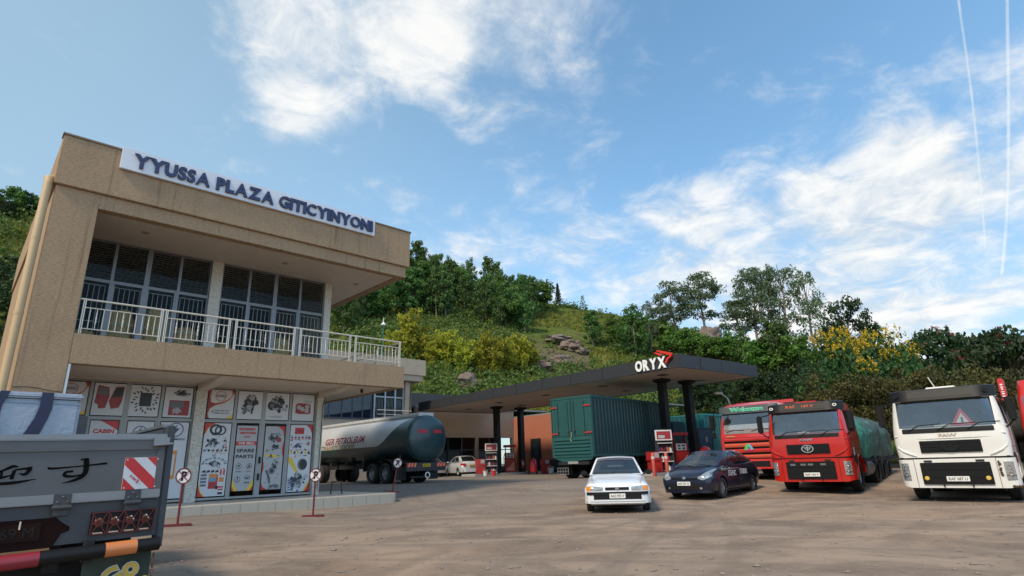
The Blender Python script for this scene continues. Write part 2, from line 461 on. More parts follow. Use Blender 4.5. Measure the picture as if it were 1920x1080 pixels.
for j in range(NR+1):
    for i in range(NA+1):
        a = R(-64 + 122*i/NA); rf, zf = foot(a); r_ = rf - 2 + 150*(j/NR)**1.25
        x, y = r_*math.sin(a), r_*math.cos(a); hm.v.append((x, y, hill_z(x, y)))
hm.f = [(j*(NA+1)+i, j*(NA+1)+i+1, (j+1)*(NA+1)+i+1, (j+1)*(NA+1)+i) for j in range(NR) for i in range(NA)]
HM = bpy.data.materials.new('hill_soil'); HM.use_nodes = True
t = HM.node_tree; b = t.nodes['Principled BSDF']; q = NG(t)
tcn = q.n('ShaderNodeTexCoord').outputs['Object']
f1 = q.noise(tcn, .07, 5, .6, .5); f2 = q.noise(tcn, .35, 7, .68); f3 = q.noise(tcn, 2.5, 5, .7)
c = q.mix(q.ramp(f2, .3, .7), (.050, .080, .016), (.145, .170, .034))
c = q.mix(q.math('MULTIPLY', q.ramp(f1, .50, .64), .6), c, (.150, .112, .055))
c = q.mix(q.math('MULTIPLY', q.ramp(f3, .4, .7), .5), c, (.035, .045, .014))
gd = ray(1050, 655); gd = gd/math.hypot(gd.x, gd.y)
dv = q.n('ShaderNodeVectorMath', operation='DISTANCE', inp={0: tcn, 1: (gd.x*78, gd.y*78, CAM_H+gd.z*78)}).outputs['Value']
c = q.mix(q.math('MULTIPLY', q.ramp(q.math('ADD', dv, q.math('MULTIPLY', f2, 14)), 22, 13), .85), c, (.150, .105, .075))     # bare gully
t.links.new(c, b.inputs['Base Color']); b.inputs['Roughness'].default_value = .95; b.inputs['Specular IOR Level'].default_value = .1
bn = q.n('ShaderNodeBump', inp={'Strength': .8, 'Distance': .4, 'Height': q.math('ADD', f2, f3)}); t.links.new(bn.outputs[0], b.inputs['Normal'])
ho = hm.build('hillside', HM, smooth=180, fixn=False); tag(ho, kind='structure')

def on_hill(px, py):
    d = ray(px, py); hl = math.hypot(d.x, d.y); d = d/hl; r_ = 40.0
    while r_ < 170:
        x, y, z = d.x*r_, d.y*r_, CAM_H + d.z*r_
        if z < hill_z(x, y) and r_ > foot(math.atan2(x, y))[0] - 1: return Vector((x, y, hill_z(x, y))), r_
        r_ += .4
    return None, None
def at_r(px, r_):
    a, _ = px_dir(px, 800); x, y = r_*math.sin(a), r_*math.cos(a)
    return Vector((x, y, max(hill_z(x, y), ground_z(x, y)) if r_ > foot(a)[0] else ground_z(x, y)))

# ================================================================== PLAZA BUILDING
def stucco_mat():
    M = bpy.data.materials.new('stucco'); M.use_nodes = True; t = M.node_tree; b = t.nodes['Principled BSDF']; q = NG(t)
    tcn = q.n('ShaderNodeTexCoord').outputs['Object']
    mp = q.n('ShaderNodeMapping', inp={'Vector': tcn, 'Scale': (11, 11, 62)})
    mp2 = q.n('ShaderNodeMapping', inp={'Vector': tcn, 'Scale': (40, 40, 22)})
    a = q.noise(mp.outputs[0], 1.0, 5, .65, .3); d = q.noise(mp2.outputs[0], 1.0, 3, .6); e = q.noise(tcn, .5, 5, .6, .5)
    c = q.mix(q.ramp(a, .32, .68), (.275, .180, .104), (.440, .305, .184))
    c = q.mix(q.math('MULTIPLY', q.ramp(d, .5, .72), .45), c, (.20, .135, .08))
    c = q.mix(q.math('MULTIPLY', q.ramp(e, .45, .75), .35), c, (.23, .155, .10))
    mp3 = q.n('ShaderNodeMapping', inp={'Vector': tcn, 'Scale': (5, 5, .22)}); rn = q.noise(mp3.outputs[0], 1.0, 5, .62, .2)
    c = q.mix(q.math('MULTIPLY', q.ramp(rn, .54, .74), .55), c, (.115, .078, .048))          # rain streaks
    pt = q.noise(tcn, .9, 4, .55, .8); c = q.mix(q.math('MULTIPLY', q.ramp(pt, .60, .68), .22), c, (.42, .31, .20))   # patched render
    t.links.new(c, b.inputs['Base Color']); b.inputs['Roughness'].default_value = .85; b.inputs['Specular IOR Level'].default_value = .25
    bn = q.n('ShaderNodeBump', inp={'Strength': .45, 'Distance': .012, 'Height': q.math('ADD', a, q.math('MULTIPLY', d, .5))}); t.links.new(bn.outputs[0], b.inputs['Normal'])
    return M
STUCCO = stucco_mat()
STONE = mat('pillar_stone', (.55, .51, .44), .8, var=.25, vscale=6, bump=.5, bscale=24)
PLASTER = mat('cream_plaster', (.66, .56, .45), .8, var=.12, vscale=1.2)
SOFF = mat('soffit_pvc', (.64, .55, .45), .55, var=.1)
SOFFGAP = mat('soffit_gap', (.10, .085, .07), .9)
FRAME = mat('window_aluminium', (.19, .195, .205), .45, .4, var=.1)
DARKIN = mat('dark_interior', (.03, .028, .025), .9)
PANE = glassmat('dark_pane', (.006, .007, .008), .004, .93, .03, .06)
STEEL = mat('stainless', (.64, .57, .46), .4, .3, var=.08)
GREYFR = mat('shopfront_frame', (.31, .31, .30), .5, .2, var=.1)

PB = thing('plaza_building', 'two storey brown stucco plaza building with balcony and poster covered shopfront', 'building', (-4.21, 21.51, 0), 43.9)
# walls and frame
w = MB(); w.box(-11, -10, 0, .45, -.2, 8.83); w.box(-11, -10.62, .45, 13, -.2, 8.83); w.build('end_wall', STUCCO, PB, bevel=.012)
w = MB(); w.box(-11.06, .16, -.1, .2, 8.83, 10.28); w.box(-.16, .16, .2, 9.2, 8.83, 10.28); w.box(-11.06, -10.76, .2, 13, 8.83, 10.28); w.build('parapet', STUCCO, PB, bevel=.015)
w = MB(); w.box(-11.09, .19, -.13, .23, 10.28, 10.33); w.box(-.19, .19, .23, 9.2, 10.28, 10.33); w.build('parapet_cap', mat('cap_stucco', (.20, .15, .105), .8), PB)
w = MB(); w.box(-10, .05, 0, .3, 8.40, 8.828); w.box(-.25, .05, .3, 9, 8.40, 8.828); w.build('roof_beam', STUCCO, PB, bevel=.01)
MB().box(-10.7, -.2, .25, 13, 8.62, 8.8).build('roof_slab', PLASTER, PB)
w = MB(); w.box(-9.998, .1, 0, .3, 4.09, 4.88); w.box(-.22, .1, .3, 9, 4.09, 4.88); w.build('balcony_beam', STUCCO, PB, bevel=.012)
MB().box(-10.6, -.22, .3, 9, 4.62, 4.84).build('balcony_floor', mat('floor_tile_beige', (.5, .42, .33), .5), PB)
MB().box(-10.6, -.222, .302, 9, 4.105, 4.6).build('porch_ceiling', PLASTER, PB)
for x0, x1 in ((-6.2, -5.88), (-2.0, -1.76)):
    MB().prism([(.31, 4.12), (.31, 4.095), (1.2, 3.96), (2.59, 3.90), (2.59, 4.12)], x0, x1, 'x').build('cross_beam', PLASTER, PB)
MB().box(-10.6, -1.74, 2.70, 2.92, 4.072, 4.12).build('lintel', PLASTER, PB)
def cladding_mat():
    M = bpy.data.materials.new('pillar_cladding'); M.use_nodes = True; t = M.node_tree; b = t.nodes['Principled BSDF']; q = NG(t)
    tcn = q.n('ShaderNodeTexCoord').outputs['Object']
    mp = q.n('ShaderNodeMapping', inp={'Vector': tcn, 'Scale': (16, 16, 48)})
    a = q.noise(mp.outputs[0], 1.0, 4, .6, .2); e = q.noise(tcn, 1.2, 4, .6)
    c = q.mix(q.ramp(a, .35, .62), (.40, .36, .29), (.64, .61, .54)); c = q.mix(q.math('MULTIPLY', q.ramp(e, .5, .75), .4), c, (.42, .34, .25))
    t.links.new(c, b.inputs['Base Color']); b.inputs['Roughness'].default_value = .8
    bn = q.n('ShaderNodeBump', inp={'Strength': .35, 'Distance': .01, 'Height': a}); t.links.new(bn.outputs[0], b.inputs['Normal'])
    return M
CLAD = cladding_mat()
for x0, x1 in ((-6.22, -5.86), (-2.02, -1.74)):
    MB().box(x0, x1, 2.55, 2.9, 4.84, 8.43).build('pillar', CLAD, PB, bevel=.01)
    MB().box(x0+.02, x1, 2.60, 2.95, .40, 3.902).build('pillar', CLAD, PB, bevel=.01)
w = MB(); w.box(-2.0, -1.745, 2.95, 13, .4, 4.36); w.box(-2.0, -1.745, 2.9, 13, 4.84, 8.5); w.build('side_wall', PLASTER, PB)
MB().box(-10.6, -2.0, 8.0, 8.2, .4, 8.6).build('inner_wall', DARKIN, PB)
# soffit boards over the balcony
w = MB(); y = .31
while y < 9:
    w.box(-9.99, -.26, y, y+.115, 8.43, 8.46); y += .15
s_ = w.build('soffit_boards', SOFF, PB); tag(s_, kind='stuff')
MB().box(-9.99, -.26, .305, 9, 8.462, 8.6).build('soffit_backing', SOFFGAP, PB)
for x, y in ((-8.6, 1.2), (-4.2, 1.3), (-1.0, 2.0), (-.95, 4.6)):
    d = MB(); d.lathe([(8.43, .001), (8.415, .06), (8.405, .085), (8.42, .11), (8.435, .11)], 'z', 20, (x, y, 0)); d.build('downlight', mat('downlight_dull', (.33, .28, .22), .4), PB)
MB().tube([(-10.99, -.004, 3.42), (-10.7, -.004, 3.44), (-10.5, -.004, 3.42), (-10.25, -.004, 3.37), (-10.01, -.004, 3.35)], .009, 5).build('crack', mat('crack_dark', (.06, .04, .025), .9), PB)
# drain pipe
w = MB(); w.tube([(-10.95, .35, 9.02), (-11.1, .22, 9.02), (-11.17, .12, 8.96), (-11.17, .08, 8.8), (-11.17, .08, -.2)], [.1, .12, .12, .1, .085], 14)
for z in (7.2, 5.2, 3.0): w.lathe([(z, .085), (z, .1), (z+.09, .1), (z+.09, .085)], 'z', 14, (-11.17, .08, 0))
w.build('drain_pipe', mat('pipe_tan', (.48, .33, .17), .5, var=.12), PB)
MB().tube([(-9.96, .06, 4.08), (-9.96, .06, .2)], .035, 8).build('conduit', mat('white_plastic', (.75, .75, .72), .4), PB)
MB().tube([(-1.72, 2.5, 4.1), (-1.70, 2.58, 4.0), (-1.80, 2.57, 3.6), (-1.82, 2.57, .6)], .012, 6).build('cable', mat('black_plastic', (.008, .008, .008), .5, spec=.25), PB)

def window_bay(x0, x1, y, z0, zt, z1, upper):
    n = 4; wd = (x1-x0)/n
    f = MB()
    f.box(x0, x1, y-.03, y+.05, z1-.06, z1); f.box(x0, x1, y-.032, y+.05, zt-.05, zt+.05); f.box(x0, x1, y-.03, y+.05, z0, z0+.07)
    for k in range(n+1):
        hw = .035 if k in (0, n) else .075 if k == 2 else .045
        xx = x0 + wd*k
        xa = max(x0, xx-hw); xb = min(x1, xx+hw)
        f.box(xa, xb, y-.036, y+.055, z0+.002, z1-.002)
        if k in (1, 2, 3):
            f.box(xx-.10 if k > 1 else xx, xx+.10 if k < 3 else xx, y-.030, y+.045, z0+.07, zt-.05)
    fo = f.build('window', FRAME if upper else GREYFR, PB, bevel=.006)
    for k in range(n):
        a, b_ = x0+wd*k+.05, x0+wd*(k+1)-.05
        for za, zb in ((z0+.07, zt-.05), (zt+.05, z1-.06)):
            MB().box(a, b_, y+.004, y+.012, za, zb).build('pane', PANE, fo)
        if upper:
            lv = MB(); z = zt+.08
            while z < z1-.1:
                lv.add([(a, y+.09, z), (b_, y+.09, z), (b_, y+.13, z+.05), (a, y+.13, z+.05)], [(0,1,2,3)]); z += .075
            lv.build('louvre_blind', mat('blind_dark', (.055, .052, .047), .7), fo, fixn=False, smooth=0)
            gr = MB()
            for i in range(6):
                xx = a+.07+(b_-a-.14)*i/5; gr.box(xx-.008, xx+.008, y+.07, y+.086, z0+.5, zt-.12)
            gr.box(a+.05, b_-.05, y+.07, y+.086, zt-.14, zt-.12); gr.box(a+.05, b_-.05, y+.07, y+.086, z0+.95, z0+.97)
            gr.build('security_grille', mat('grille_grey', (.42, .42, .41), .5, .2), fo)
    return fo
window_bay(-9.98, -6.23, 2.66, 4.86, 7.1, 8.42, True)
window_bay(-5.85, -2.03, 2.66, 4.86, 7.1, 8.42, True)
window_bay(-9.98, -6.21, 2.75, .45, 2.95, 4.07, False)
window_bay(-5.86, -2.01, 2.75, .45, 2.95, 4.07, False)
for dx, z in ((-3.93, 1.55), (-3.93, 1.0)):
    MB().box(dx-.03, dx+.03, 2.66, 2.70, z, z+.22).build('door_handle', mat('black_plastic', (.008, .008, .008), .5, spec=.25), PB, bevel=.005)

# railing
rl = MB(); rl.tube([(-9.99, .12, 5.83), (.0, .12, 5.83), (.02, .14, 5.83), (.02, 8.8, 5.83)], .028, 8)
RAIL = rl.build('railing', STEEL, PB)
secs = [(-9.88, -8.05), (-7.93, -6.20), (-6.0, -4.15), (-3.93, -2.12), (-1.9, -.06)]
posts = []
bal_plain = MB().cyl((0, 0, 5.05), (0, 0, 5.60), .011, n=6).mesh('baluster'); bal_plain.materials.append(STEEL)
bb = MB(); bb.lathe([(5.05, .011), (5.18, .011), (5.20, .02), (5.23, .02), (5.25, .011), (5.30, .02), (5.34, .022), (5.38, .02), (5.42, .011), (5.44, .02), (5.47, .02), (5.49, .011), (5.60, .011)], 'z', 8)
bal_turn = bb.mesh('baluster'); bal_turn.materials.append(STEEL)
for a, b_ in secs:
    r2 = MB(); r2.cyl((a, .12, 5.61), (b_, .12, 5.61), .016, n=8); r2.cyl((a, .12, 5.04), (b_, .12, 5.04), .016, n=8); r2.build('rail_bar', STEEL, RAIL)
    for xx in (a, b_):
        p = MB(); p.box(xx-.032, xx-.008, .09, .15, 4.88, 5.82); p.box(xx+.008, xx+.032, .09, .15, 4.88, 5.82); p.build('rail_post', STEEL, RAIL)
    nb = 12
    for i in range(1, nb):
        link('baluster', bal_turn if i % 4 == 2 else bal_plain, RAIL, (a+(b_-a)*i/nb, .12, 0))
r2 = MB(); r2.cyl((.02, .2, 5.61), (.02, 8.8, 5.61), .016, n=8); r2.cyl((.02, .2, 5.04), (.02, 8.8, 5.04), .016, n=8); r2.build('rail_bar', STEEL, RAIL)
for i in range(1, 44): link('baluster', bal_turn if i % 4 == 2 else bal_plain, RAIL, (.02, .15+.19*i, 0))
for yy in (1.9, 3.8, 5.7, 7.6): MB().box(-.01, .05, yy-.03, yy+.03, 4.88, 5.82).build('rail_post', STEEL, RAIL)

# ------------------------------------------------------------- posters on the shopfront
PR = {'white': (.58, .58, .59), 'red': (.55, .03, .025), 'dark': (.02, .022, .026), 'mid': (.13, .135, .15), 'lite': (.33, .35, .38),
      'yellow': (.70, .47, .04), 'orange': (.62, .22, .05), 'navy': (.03, .06, .16), 'maroon': (.30, .03, .035), 'grey': (.40, .40, .40), 'cyan': (.12, .30, .38)}
def prmat(k): return mat('print_'+k, PR[k], .45, var=.06)
class Poster:
    def __init__(s, x0, x1, z0, z1, y=2.722, base='white', label=None):
        s.x0, s.z0, s.w, s.h, s.y = x0, z0, x1-x0, z1-z0, y
        s.o = MB().box(x0, x1, y, y+.02, z0, z1).build('poster', prmat(base), PB)
        if label: s.o['label'] = label
        s.m = {}; s.k = 0
    def P(s, p, lay): return (s.x0+p[0]*s.w, s.y-.0025*lay, s.z0+p[1]*s.h)
    def poly(s, pts, c, lay=1): s.m.setdefault(c, MB()).poly([s.P(p, lay) for p in pts]); return s
    def rect(s, a, b, c, d, col, lay=1, rot=0):
        cx, cz = (a+b)/2, (c+d)/2; asp = s.h/s.w; ca, sa = math.cos(rot), math.sin(rot); pts = []
        for px, pz in ((a, c), (b, c), (b, d), (a, d)):
            ux, uz = px-cx, (pz-cz)*asp; pts.append((cx+ux*ca-uz*sa, cz+(ux*sa+uz*ca)/asp))
        return s.poly(pts, col, lay)
    def disc(s, cx, cz, r_, col, lay=1, ky=1.0, n=18, r0=0):
        asp = s.w/s.h
        if r0 == 0: return s.poly([(cx+r_*math.cos(2*math.pi*k/n), cz+r_*asp*ky*math.sin(2*math.pi*k/n)) for k in range(n)], col, lay)
        for k in range(n):
            a, b_ = 2*math.pi*k/n, 2*math.pi*(k+1)/n
            s.poly([(cx+q_*math.cos(t_), cz+q_*asp*ky*math.sin(t_)) for q_, t_ in ((r0, a), (r_, a), (r_, b_), (r0, b_))], col, lay)
        return s
    def swoosh(s, pts, col, lay=1): return s.poly(pts, col, lay)
    def text(s, st, cx, cz, h, col, width=None, bold=.02, lay=2, shear=0.0):
        text(st, h*s.h, s.P((cx, cz), lay+1), prmat(col), s.o, 'print', depth=.001, bold=bold, width=None if width is None else width*s.w, shear=shear); return s
    def machine(s, cx, cz, rx, rz, seed, cols=('dark', 'dark', 'mid', 'lite'), n=34, tilt=0):
        r_ = random.Random(seed)
        for i in range(n):
            t_ = r_.random()*6.28; q_ = math.sqrt(r_.random())*(.95 if i > n*.35 else .55)
            ux, uz = q_*math.cos(t_), q_*math.sin(t_)
            x = cx+rx*(ux*math.cos(tilt)-uz*math.sin(tilt)*.6); z = cz+rz*(uz*math.cos(tilt)+ux*math.sin(tilt))
            sz = (1-q_*.55)*(.16+.28*r_.random())
            c_ = cols[0] if i < n*.4 else r_.choice(cols); lay = 1+i*.04
            if r_.random() < .3: s.disc(x, z, rx*sz*.75, c_, lay, n=12)
            else:
                a_, b_ = rx*sz*(.4+r_.random()), rz*sz*(.3+.8*r_.random()); s.rect(x-a_, x+a_, z-b_, z+b_, c_, lay, tilt+r_.choice((0, .3, -.4, .8)))
        return s
    def filler(s, seed, n, x0=.06, x1=.94, z0=.06, z1=.94, sz=.05):
        r_ = random.Random(seed)
        for i in range(n):
            cx, cz = r_.uniform(x0, x1), r_.uniform(z0, z1); c_ = r_.choice(('mid', 'mid', 'lite', 'dark', 'grey', 'cyan', 'orange')); a = sz*(.4+r_.random()); k = s.w/s.h
            if r_.random() < .35: s.disc(cx, cz, a*.6, c_, .5, n=10)
            else: s.rect(cx-a, cx+a, cz-a*k*.45, cz+a*k*.45, c_, .5+.01*i, r_.uniform(-.9, .9))
        return s
    def done(s):
        for c_, mb in s.m.items():
            o = mb.build('print', prmat(c_), s.o, smooth=0, fixn=False)
            if len(mb.f) > 1: o['kind'] = 'stuff'

def qx(a, b_, k, m0=.07, m1=.07):
    wd = (b_-a)/4; return a+wd*k+m0, a+wd*(k+1)-m1
def banner(x0, x1, z0, z1):
    p = Poster(x0, x1, z0, z1, base='white', label='poster with gear badge, red swoosh and phone numbers')
    top = [(0, 1), (0, .0), (.06, .0)]
    p.poly([(0, 0), (.10, 0), (.04, .16), (.10, .32), (.28, .44), (.6, .53), (.85, .68), (1, .9), (1, 1), (.86, 1), (.92, .86), (.84, .72), (.6, .60), (.3, .53), (.12, .56), (.08, .75), (.12, 1), (0, 1)], 'orange', 1)
    p.poly([(0, 0), (.08, 0), (.02, .16), (.08, .34), (.28, .46), (.6, .55), (.85, .70), (1, .94), (1, 1), (.9, 1), (.94, .87), (.84, .70), (.6, .58), (.3, .51), (.10, .54), (.05, .75), (.08, 1), (0, 1)], 'maroon', 1.6)
    p.poly([(.72, 0), (1, 0), (1, .18), (.9, .08)], 'yellow', 1)
    for k in range(16):
        a = 2*math.pi*k/16; p.rect(.47+.20*math.cos(a)-.02, .47+.20*math.cos(a)+.02, .78+.165*math.sin(a)-.02, .78+.165*math.sin(a)+.02, 'red' if k % 3 else 'orange', 1.5, a)
    p.text('REDEEMEX', .47, .80, .035, 'dark', .34); p.text('VENTURES', .47, .755, .03, 'dark', .40)
    p.text('0787 700 227', .56, .27, .045, 'dark', .58); p.text('0788 572 519', .55, .18, .045, 'dark', .58); p.disc(.2, .23, .035, 'mid', 1)
    p.done()
LB, RB = (-9.98, -6.21), (-5.86, -2.01)
zu0, zu1, zl0, zl1 = 3.03, 3.98, .56, 2.87
banner(*qx(*LB, 0), zu0, zu1)
p = Poster(*qx(*LB, 1), zu0, zu1)
p.poly([(.10, .93), (.45, .88), (.5, .6), (.42, .22), (.2, .2), (.18, .32), (.06, .38)], 'maroon', 1); p.poly([(.15, .88), (.42, .84), (.45, .62), (.12, .64)], 'mid', 1.5)
p.poly([(.66, .9), (.95, .93), (.92, .45), (.85, .25), (.6, .2), (.5, .45)], 'maroon', 1); p.poly([(.68, .86), (.92, .88), (.9, .6), (.58, .55)], 'dark', 1.5); p.done()
p = Poster(*qx(*LB, 2), zu0, zu1); p.rect(.32, .72, .32, .76, 'dark', 2)
for k in range(26):
    a = 2*math.pi*k/26; q_ = .33+.06*(k % 3); p.rect(.52+q_*math.cos(a)-.05, .52+q_*math.cos(a)+.05, .53+q_*.92*math.sin(a)-.022, .53+q_*.92*math.sin(a)+.022, 'dark' if k % 4 else 'mid', 1, a)
p.done()
p = Poster(*qx(*LB, 3), zu0, zu1); p.machine(.6, .80, .3, .12, 5, ('dark', 'mid')); p.rect(.18, .92, .06, .56, 'maroon', 1); p.rect(.22, .7, .3, .52, 'mid', 1.6); p.machine(.45, .2, .2, .12, 8, ('lite', 'grey')); p.done()
p = Poster(*qx(*LB, 0), zl0, zl1); p.text('CABIN', .6, .88, .05, 'red', .8); p.poly([(0, 0), (.4, 0), (0, .2)], 'red'); p.done()
p = Poster(*qx(*LB, 1, .12, .12), zl0, zl1); p.poly([(.35, 1), (1, 1), (1, .88), (.75, .93)], 'red'); p.text('CABIN', .5, .87, .055, 'red', .75, bold=.04); p.done()
def round_logo(p, cx, cz, r_, kind, col='navy'):
    p.disc(cx, cz, r_, col, 1, r0=r_*.86)
    if kind == 'bolt': p.poly([(cx+r_*.2, cz+r_*.28), (cx-r_*.55, cz-.01), (cx-.05*r_, cz+.0), (cx-r_*.2, cz-r_*.26), (cx+r_*.5, cz+.02), (cx+.0, cz+.02)], col, 1.5)
    elif kind == 'star':
        for k in range(3):
            a = math.pi/2+2*math.pi*k/3; p.poly([(cx+r_*.9*math.cos(a), cz+r_*.38*math.sin(a)), (cx+r_*.25*math.cos(a+1), cz+r_*.12*math.sin(a+1)), (cx, cz), (cx+r_*.25*math.cos(a-1), cz+r_*.12*math.sin(a-1))], col, 1.5)
    elif kind == 'needle': p.poly([(cx-r_*.1, cz-r_*.3), (cx+r_*.1, cz-r_*.3), (cx+.02, cz+r_*.36), (cx-.02, cz+r_*.36)], col, 1.5)
p = Poster(*qx(*LB, 2, .12, .12), zl0, zl1); round_logo(p, .5, .86, .28, 'bolt'); p.text('SHACMAN', .5, .70, .03, 'navy', .7); p.done()
p = Poster(*qx(*LB, 3), zl0, zl1); round_logo(p, .55, .90, .28, 'bolt'); p.text('SHACMAN', .5, .775, .035, 'navy', .8); p.rect(.2, .7, .25, .62, 'orange', 1); p.rect(.27, .63, .3, .57, 'white', 1.5); p.done()
banner(*qx(*RB, 0), zu0, zu1)
p = Poster(*qx(*RB, 1), zu0, zu1); p.machine(.5, .52, .40, .38, 11, n=60, tilt=.8); p.done()
p = Poster(*qx(*RB, 2), zu0, zu1); p.machine(.55, .56, .38, .36, 12, n=44); p.disc(.26, .52, .20, 'dark', 2); p.disc(.26, .52, .09, 'mid', 2.4); p.machine(.58, .56, .2, .2, 13, ('lite', 'mid', 'dark')); p.disc(.45, .12, .3, 'grey', 1, ky=.15); p.done()
p = Poster(*qx(*RB, 3), zu0, zu1); p.rect(.14, .84, .28, .62, 'maroon', 1); p.poly([(.14, .35), (.24, .25), (.74, .25), (.84, .35), (.84, .57), (.74, .66), (.24, .66), (.14, .57)], 'maroon', 1.2)
for cx, cz in ((.3, .5), (.46, .44), (.68, .54), (.66, .38)): p.disc(cx, cz, .10, 'grey', 2)
p.text('SINOTRUK', .72, .73, .025, 'dark', .36); p.done()
# tall panels of the right bay
p = Poster(*qx(*RB, 0), zl0, zl1, label='tall poster of tractor, engine and red lorry parts')
p.poly([(0, 1), (.42, 1), (.14, .93), (0, .82)], 'orange'); p.poly([(0, 1), (.34, 1), (.1, .93), (0, .84)], 'red', 1.5)
p.disc(.42, .91, .24, 'dark', 1.2, ky=.9, r0=.15); p.disc(.6, .90, .22, 'dark', 1.3, ky=.9, r0=.16); p.rect(.3, .5, .83, .87, 'dark', 1.4)
p.filler(71, 46, .05, .95, .30, .82, .045); p.machine(.34, .73, .30, .065, 21, n=34); p.machine(.82, .76, .12, .05, 22, ('mid', 'yellow', 'dark'), 12); p.machine(.82, .68, .12, .04, 23, ('dark', 'mid'), 10)
for k in range(6): p.rect(.04+.16*k, .13+.16*k, .605, .635, 'dark' if k % 2 else 'mid', 1, .6)
p.machine(.5, .44, .3, .045, 24, n=24)
for k in range(9): a = math.pi*k/8; p.rect(.5+.42*math.cos(a)-.05, .5+.42*math.cos(a)+.05, .44+.075*math.sin(a)-.01, .44+.075*math.sin(a)+.01, 'cyan' if k % 2 else 'mid', 1, .3)
for k in range(4): p.rect(.1+.16*k, .22+.16*k, .32, .35, 'dark', 1, .2)
p.rect(.36, .70, .10, .29, 'red', 1.2); p.rect(.36, .66, .25, .30, 'orange', 1.4); p.rect(.38, .62, .195, .25, 'cyan', 1.6); p.rect(.40, .63, .12, .18, 'maroon', 1.6); p.disc(.68, .115, .07, 'dark', 1.8)
p.rect(.76, .82, .28, .36, 'red', 1); p.rect(.88, .94, .28, .36, 'red', 1); p.rect(.74, .93, .19, .25, 'orange', 1); p.rect(.74, .93, .11, .13, 'red', 1); p.rect(.74, .93, .075, .095, 'red', 1); p.rect(.74, .92, .02, .05, 'dark', 1)
for k in range(4): p.rect(.06, .28, .27-.045*k, .30-.045*k, 'mid', 1)
p.poly([(0, .0), (.28, 0), (.12, .06), (0, .18)], 'yellow'); p.poly([(0, .0), (.22, 0), (.08, .06), (0, .16)], 'red', 1.5); p.done()
p = Poster(*qx(*RB, 1, .14, .14), zl0+.12, zl1-.06, base='grey', label='grey door panel reading spare parts with four badges')
p.text('REDEEMEX', .5, .945, .036, 'red', .82, bold=.05); p.text('VENTURES', .52, .885, .036, 'red', .82, bold=.05); p.text('LTD', .5, .825, .032, 'red', .28, bold=.05)
p.rect(.0, 1.0, .695, .755, 'red', 1); p.text('WE SELL', .5, .725, .036, 'white', .8, bold=.04); p.text('SPARE', .5, .61, .055, 'dark', .86, bold=.035); p.text('PARTS', .48, .52, .055, 'dark', .86, bold=.035)
round_logo(p, .24, .37, .14, 'bolt', 'dark'); p.text('SHACMAN', .24, .29, .016, 'dark', .28); round_logo(p, .74, .37, .13, 'star', 'dark'); p.text('HOWO', .74, .29, .016, 'dark', .24)
round_logo(p, .24, .17, .14, 'needle', 'dark'); p.disc(.70, .20, .16, 'dark', 1, ky=.6, r0=.13); p.poly([(.6, .2), (.8, .2), (.74, .18), (.66, .18)], 'dark', 1.2); p.text('FAW', .70, .12, .028, 'dark', .26, bold=.03)
p.poly([(0, .0), (.3, .0), (0, .17)], 'yellow'); p.poly([(0, 0), (.12, 0), (0, .07)], 'red', 1.5); p.poly([(1, .0), (.66, .0), (1, .17)], 'yellow'); p.poly([(1, 0), (.86, 0), (1, .07)], 'red', 1.5); p.done()
p = Poster(*qx(*RB, 2, .14, .14), zl0+.12, zl1-.06, base='grey', label='grey door panel with engine, tractor and axle pictures')
p.poly([(.62, 1), (1, 1), (1, .8), (.9, .93)], 'red'); p.poly([(1, .78), (.93, .68), (.92, .58), (1, .5)], 'red'); p.poly([(0, .0), (.3, 0), (.1, .04), (0, .11)], 'red'); p.poly([(0, .25), (.07, .33), (.05, .4), (0, .45)], 'red')
p.filler(72, 26, .12, .85, .08, .75, .05); p.machine(.46, .83, .36, .085, 31, n=50); p.disc(.72, .78, .13, 'maroon', 2.6); p.machine(.58, .66, .22, .07, 32, n=26); p.machine(.18, .61, .11, .035, 33, ('dark', 'orange'), 12)
p.rect(.1, .7, .505, .545, 'yellow', 1, -.1); p.machine(.38, .51, .12, .05, 34, ('dark', 'mid'), 14); p.machine(.62, .38, .2, .10, 35, n=24, tilt=.7); p.disc(.48, .29, .16, 'mid', 2, ky=1.1); p.disc(.48, .29, .08, 'dark', 2.4)
for k in range(4): p.poly([(.14+.03*k, .30), (.17+.03*k, .30), (.34+.03*k, .17), (.36+.03*k, .09), (.34+.03*k, .09), (.31+.03*k, .17)], 'dark' if k % 2 else 'mid', 1+k*.1)
p.machine(.62, .045, .35, .035, 36, ('mid', 'dark'), 22); p.done()
p = Poster(*qx(*RB, 3), zl0, zl1, label='tall poster of red engine, gears and golden conveyor')
p.poly([(.72, 1), (1, 1), (1, .86), (.88, .95)], 'red'); p.rect(.2, .62, .86, .96, 'red', 1.2); p.machine(.4, .91, .22, .05, 41, ('maroon', 'red', 'dark'), 22)
p.rect(0, 1, .775, .78, 'red', 1); p.rect(0, 1, .835, .838, 'mid', 1)
for k in range(6): p.rect(.05+.16*k, .14+.16*k, .79, .825, 'maroon' if k % 2 else 'mid', 1, .7)
p.machine(.32, .69, .28, .04, 42, ('navy', 'dark', 'mid'), 22, -.4); p.machine(.84, .72, .12, .05, 43, ('dark', 'mid', 'red'), 14); p.rect(0, 1, .615, .62, 'red', 1)
for k in range(6): p.rect(.05+.16*k, .13+.16*k, .555, .60, 'dark' if k % 2 else 'yellow', 1, -.6 if k % 2 else .6)
p.poly([(0, .50), (.12, .52), (.36, .36), (.52, .27), (.42, .24), (.2, .36), (0, .44)], 'yellow', 1.2); p.disc(.64, .40, .22, 'mid', 1.3, ky=1.15); p.disc(.68, .40, .17, 'dark', 1.6, ky=1.2)
p.filler(73, 34, .05, .95, .5, .85, .045); p.machine(.45, .14, .44, .16, 44, ('mid', 'dark', 'lite', 'grey'), 44)
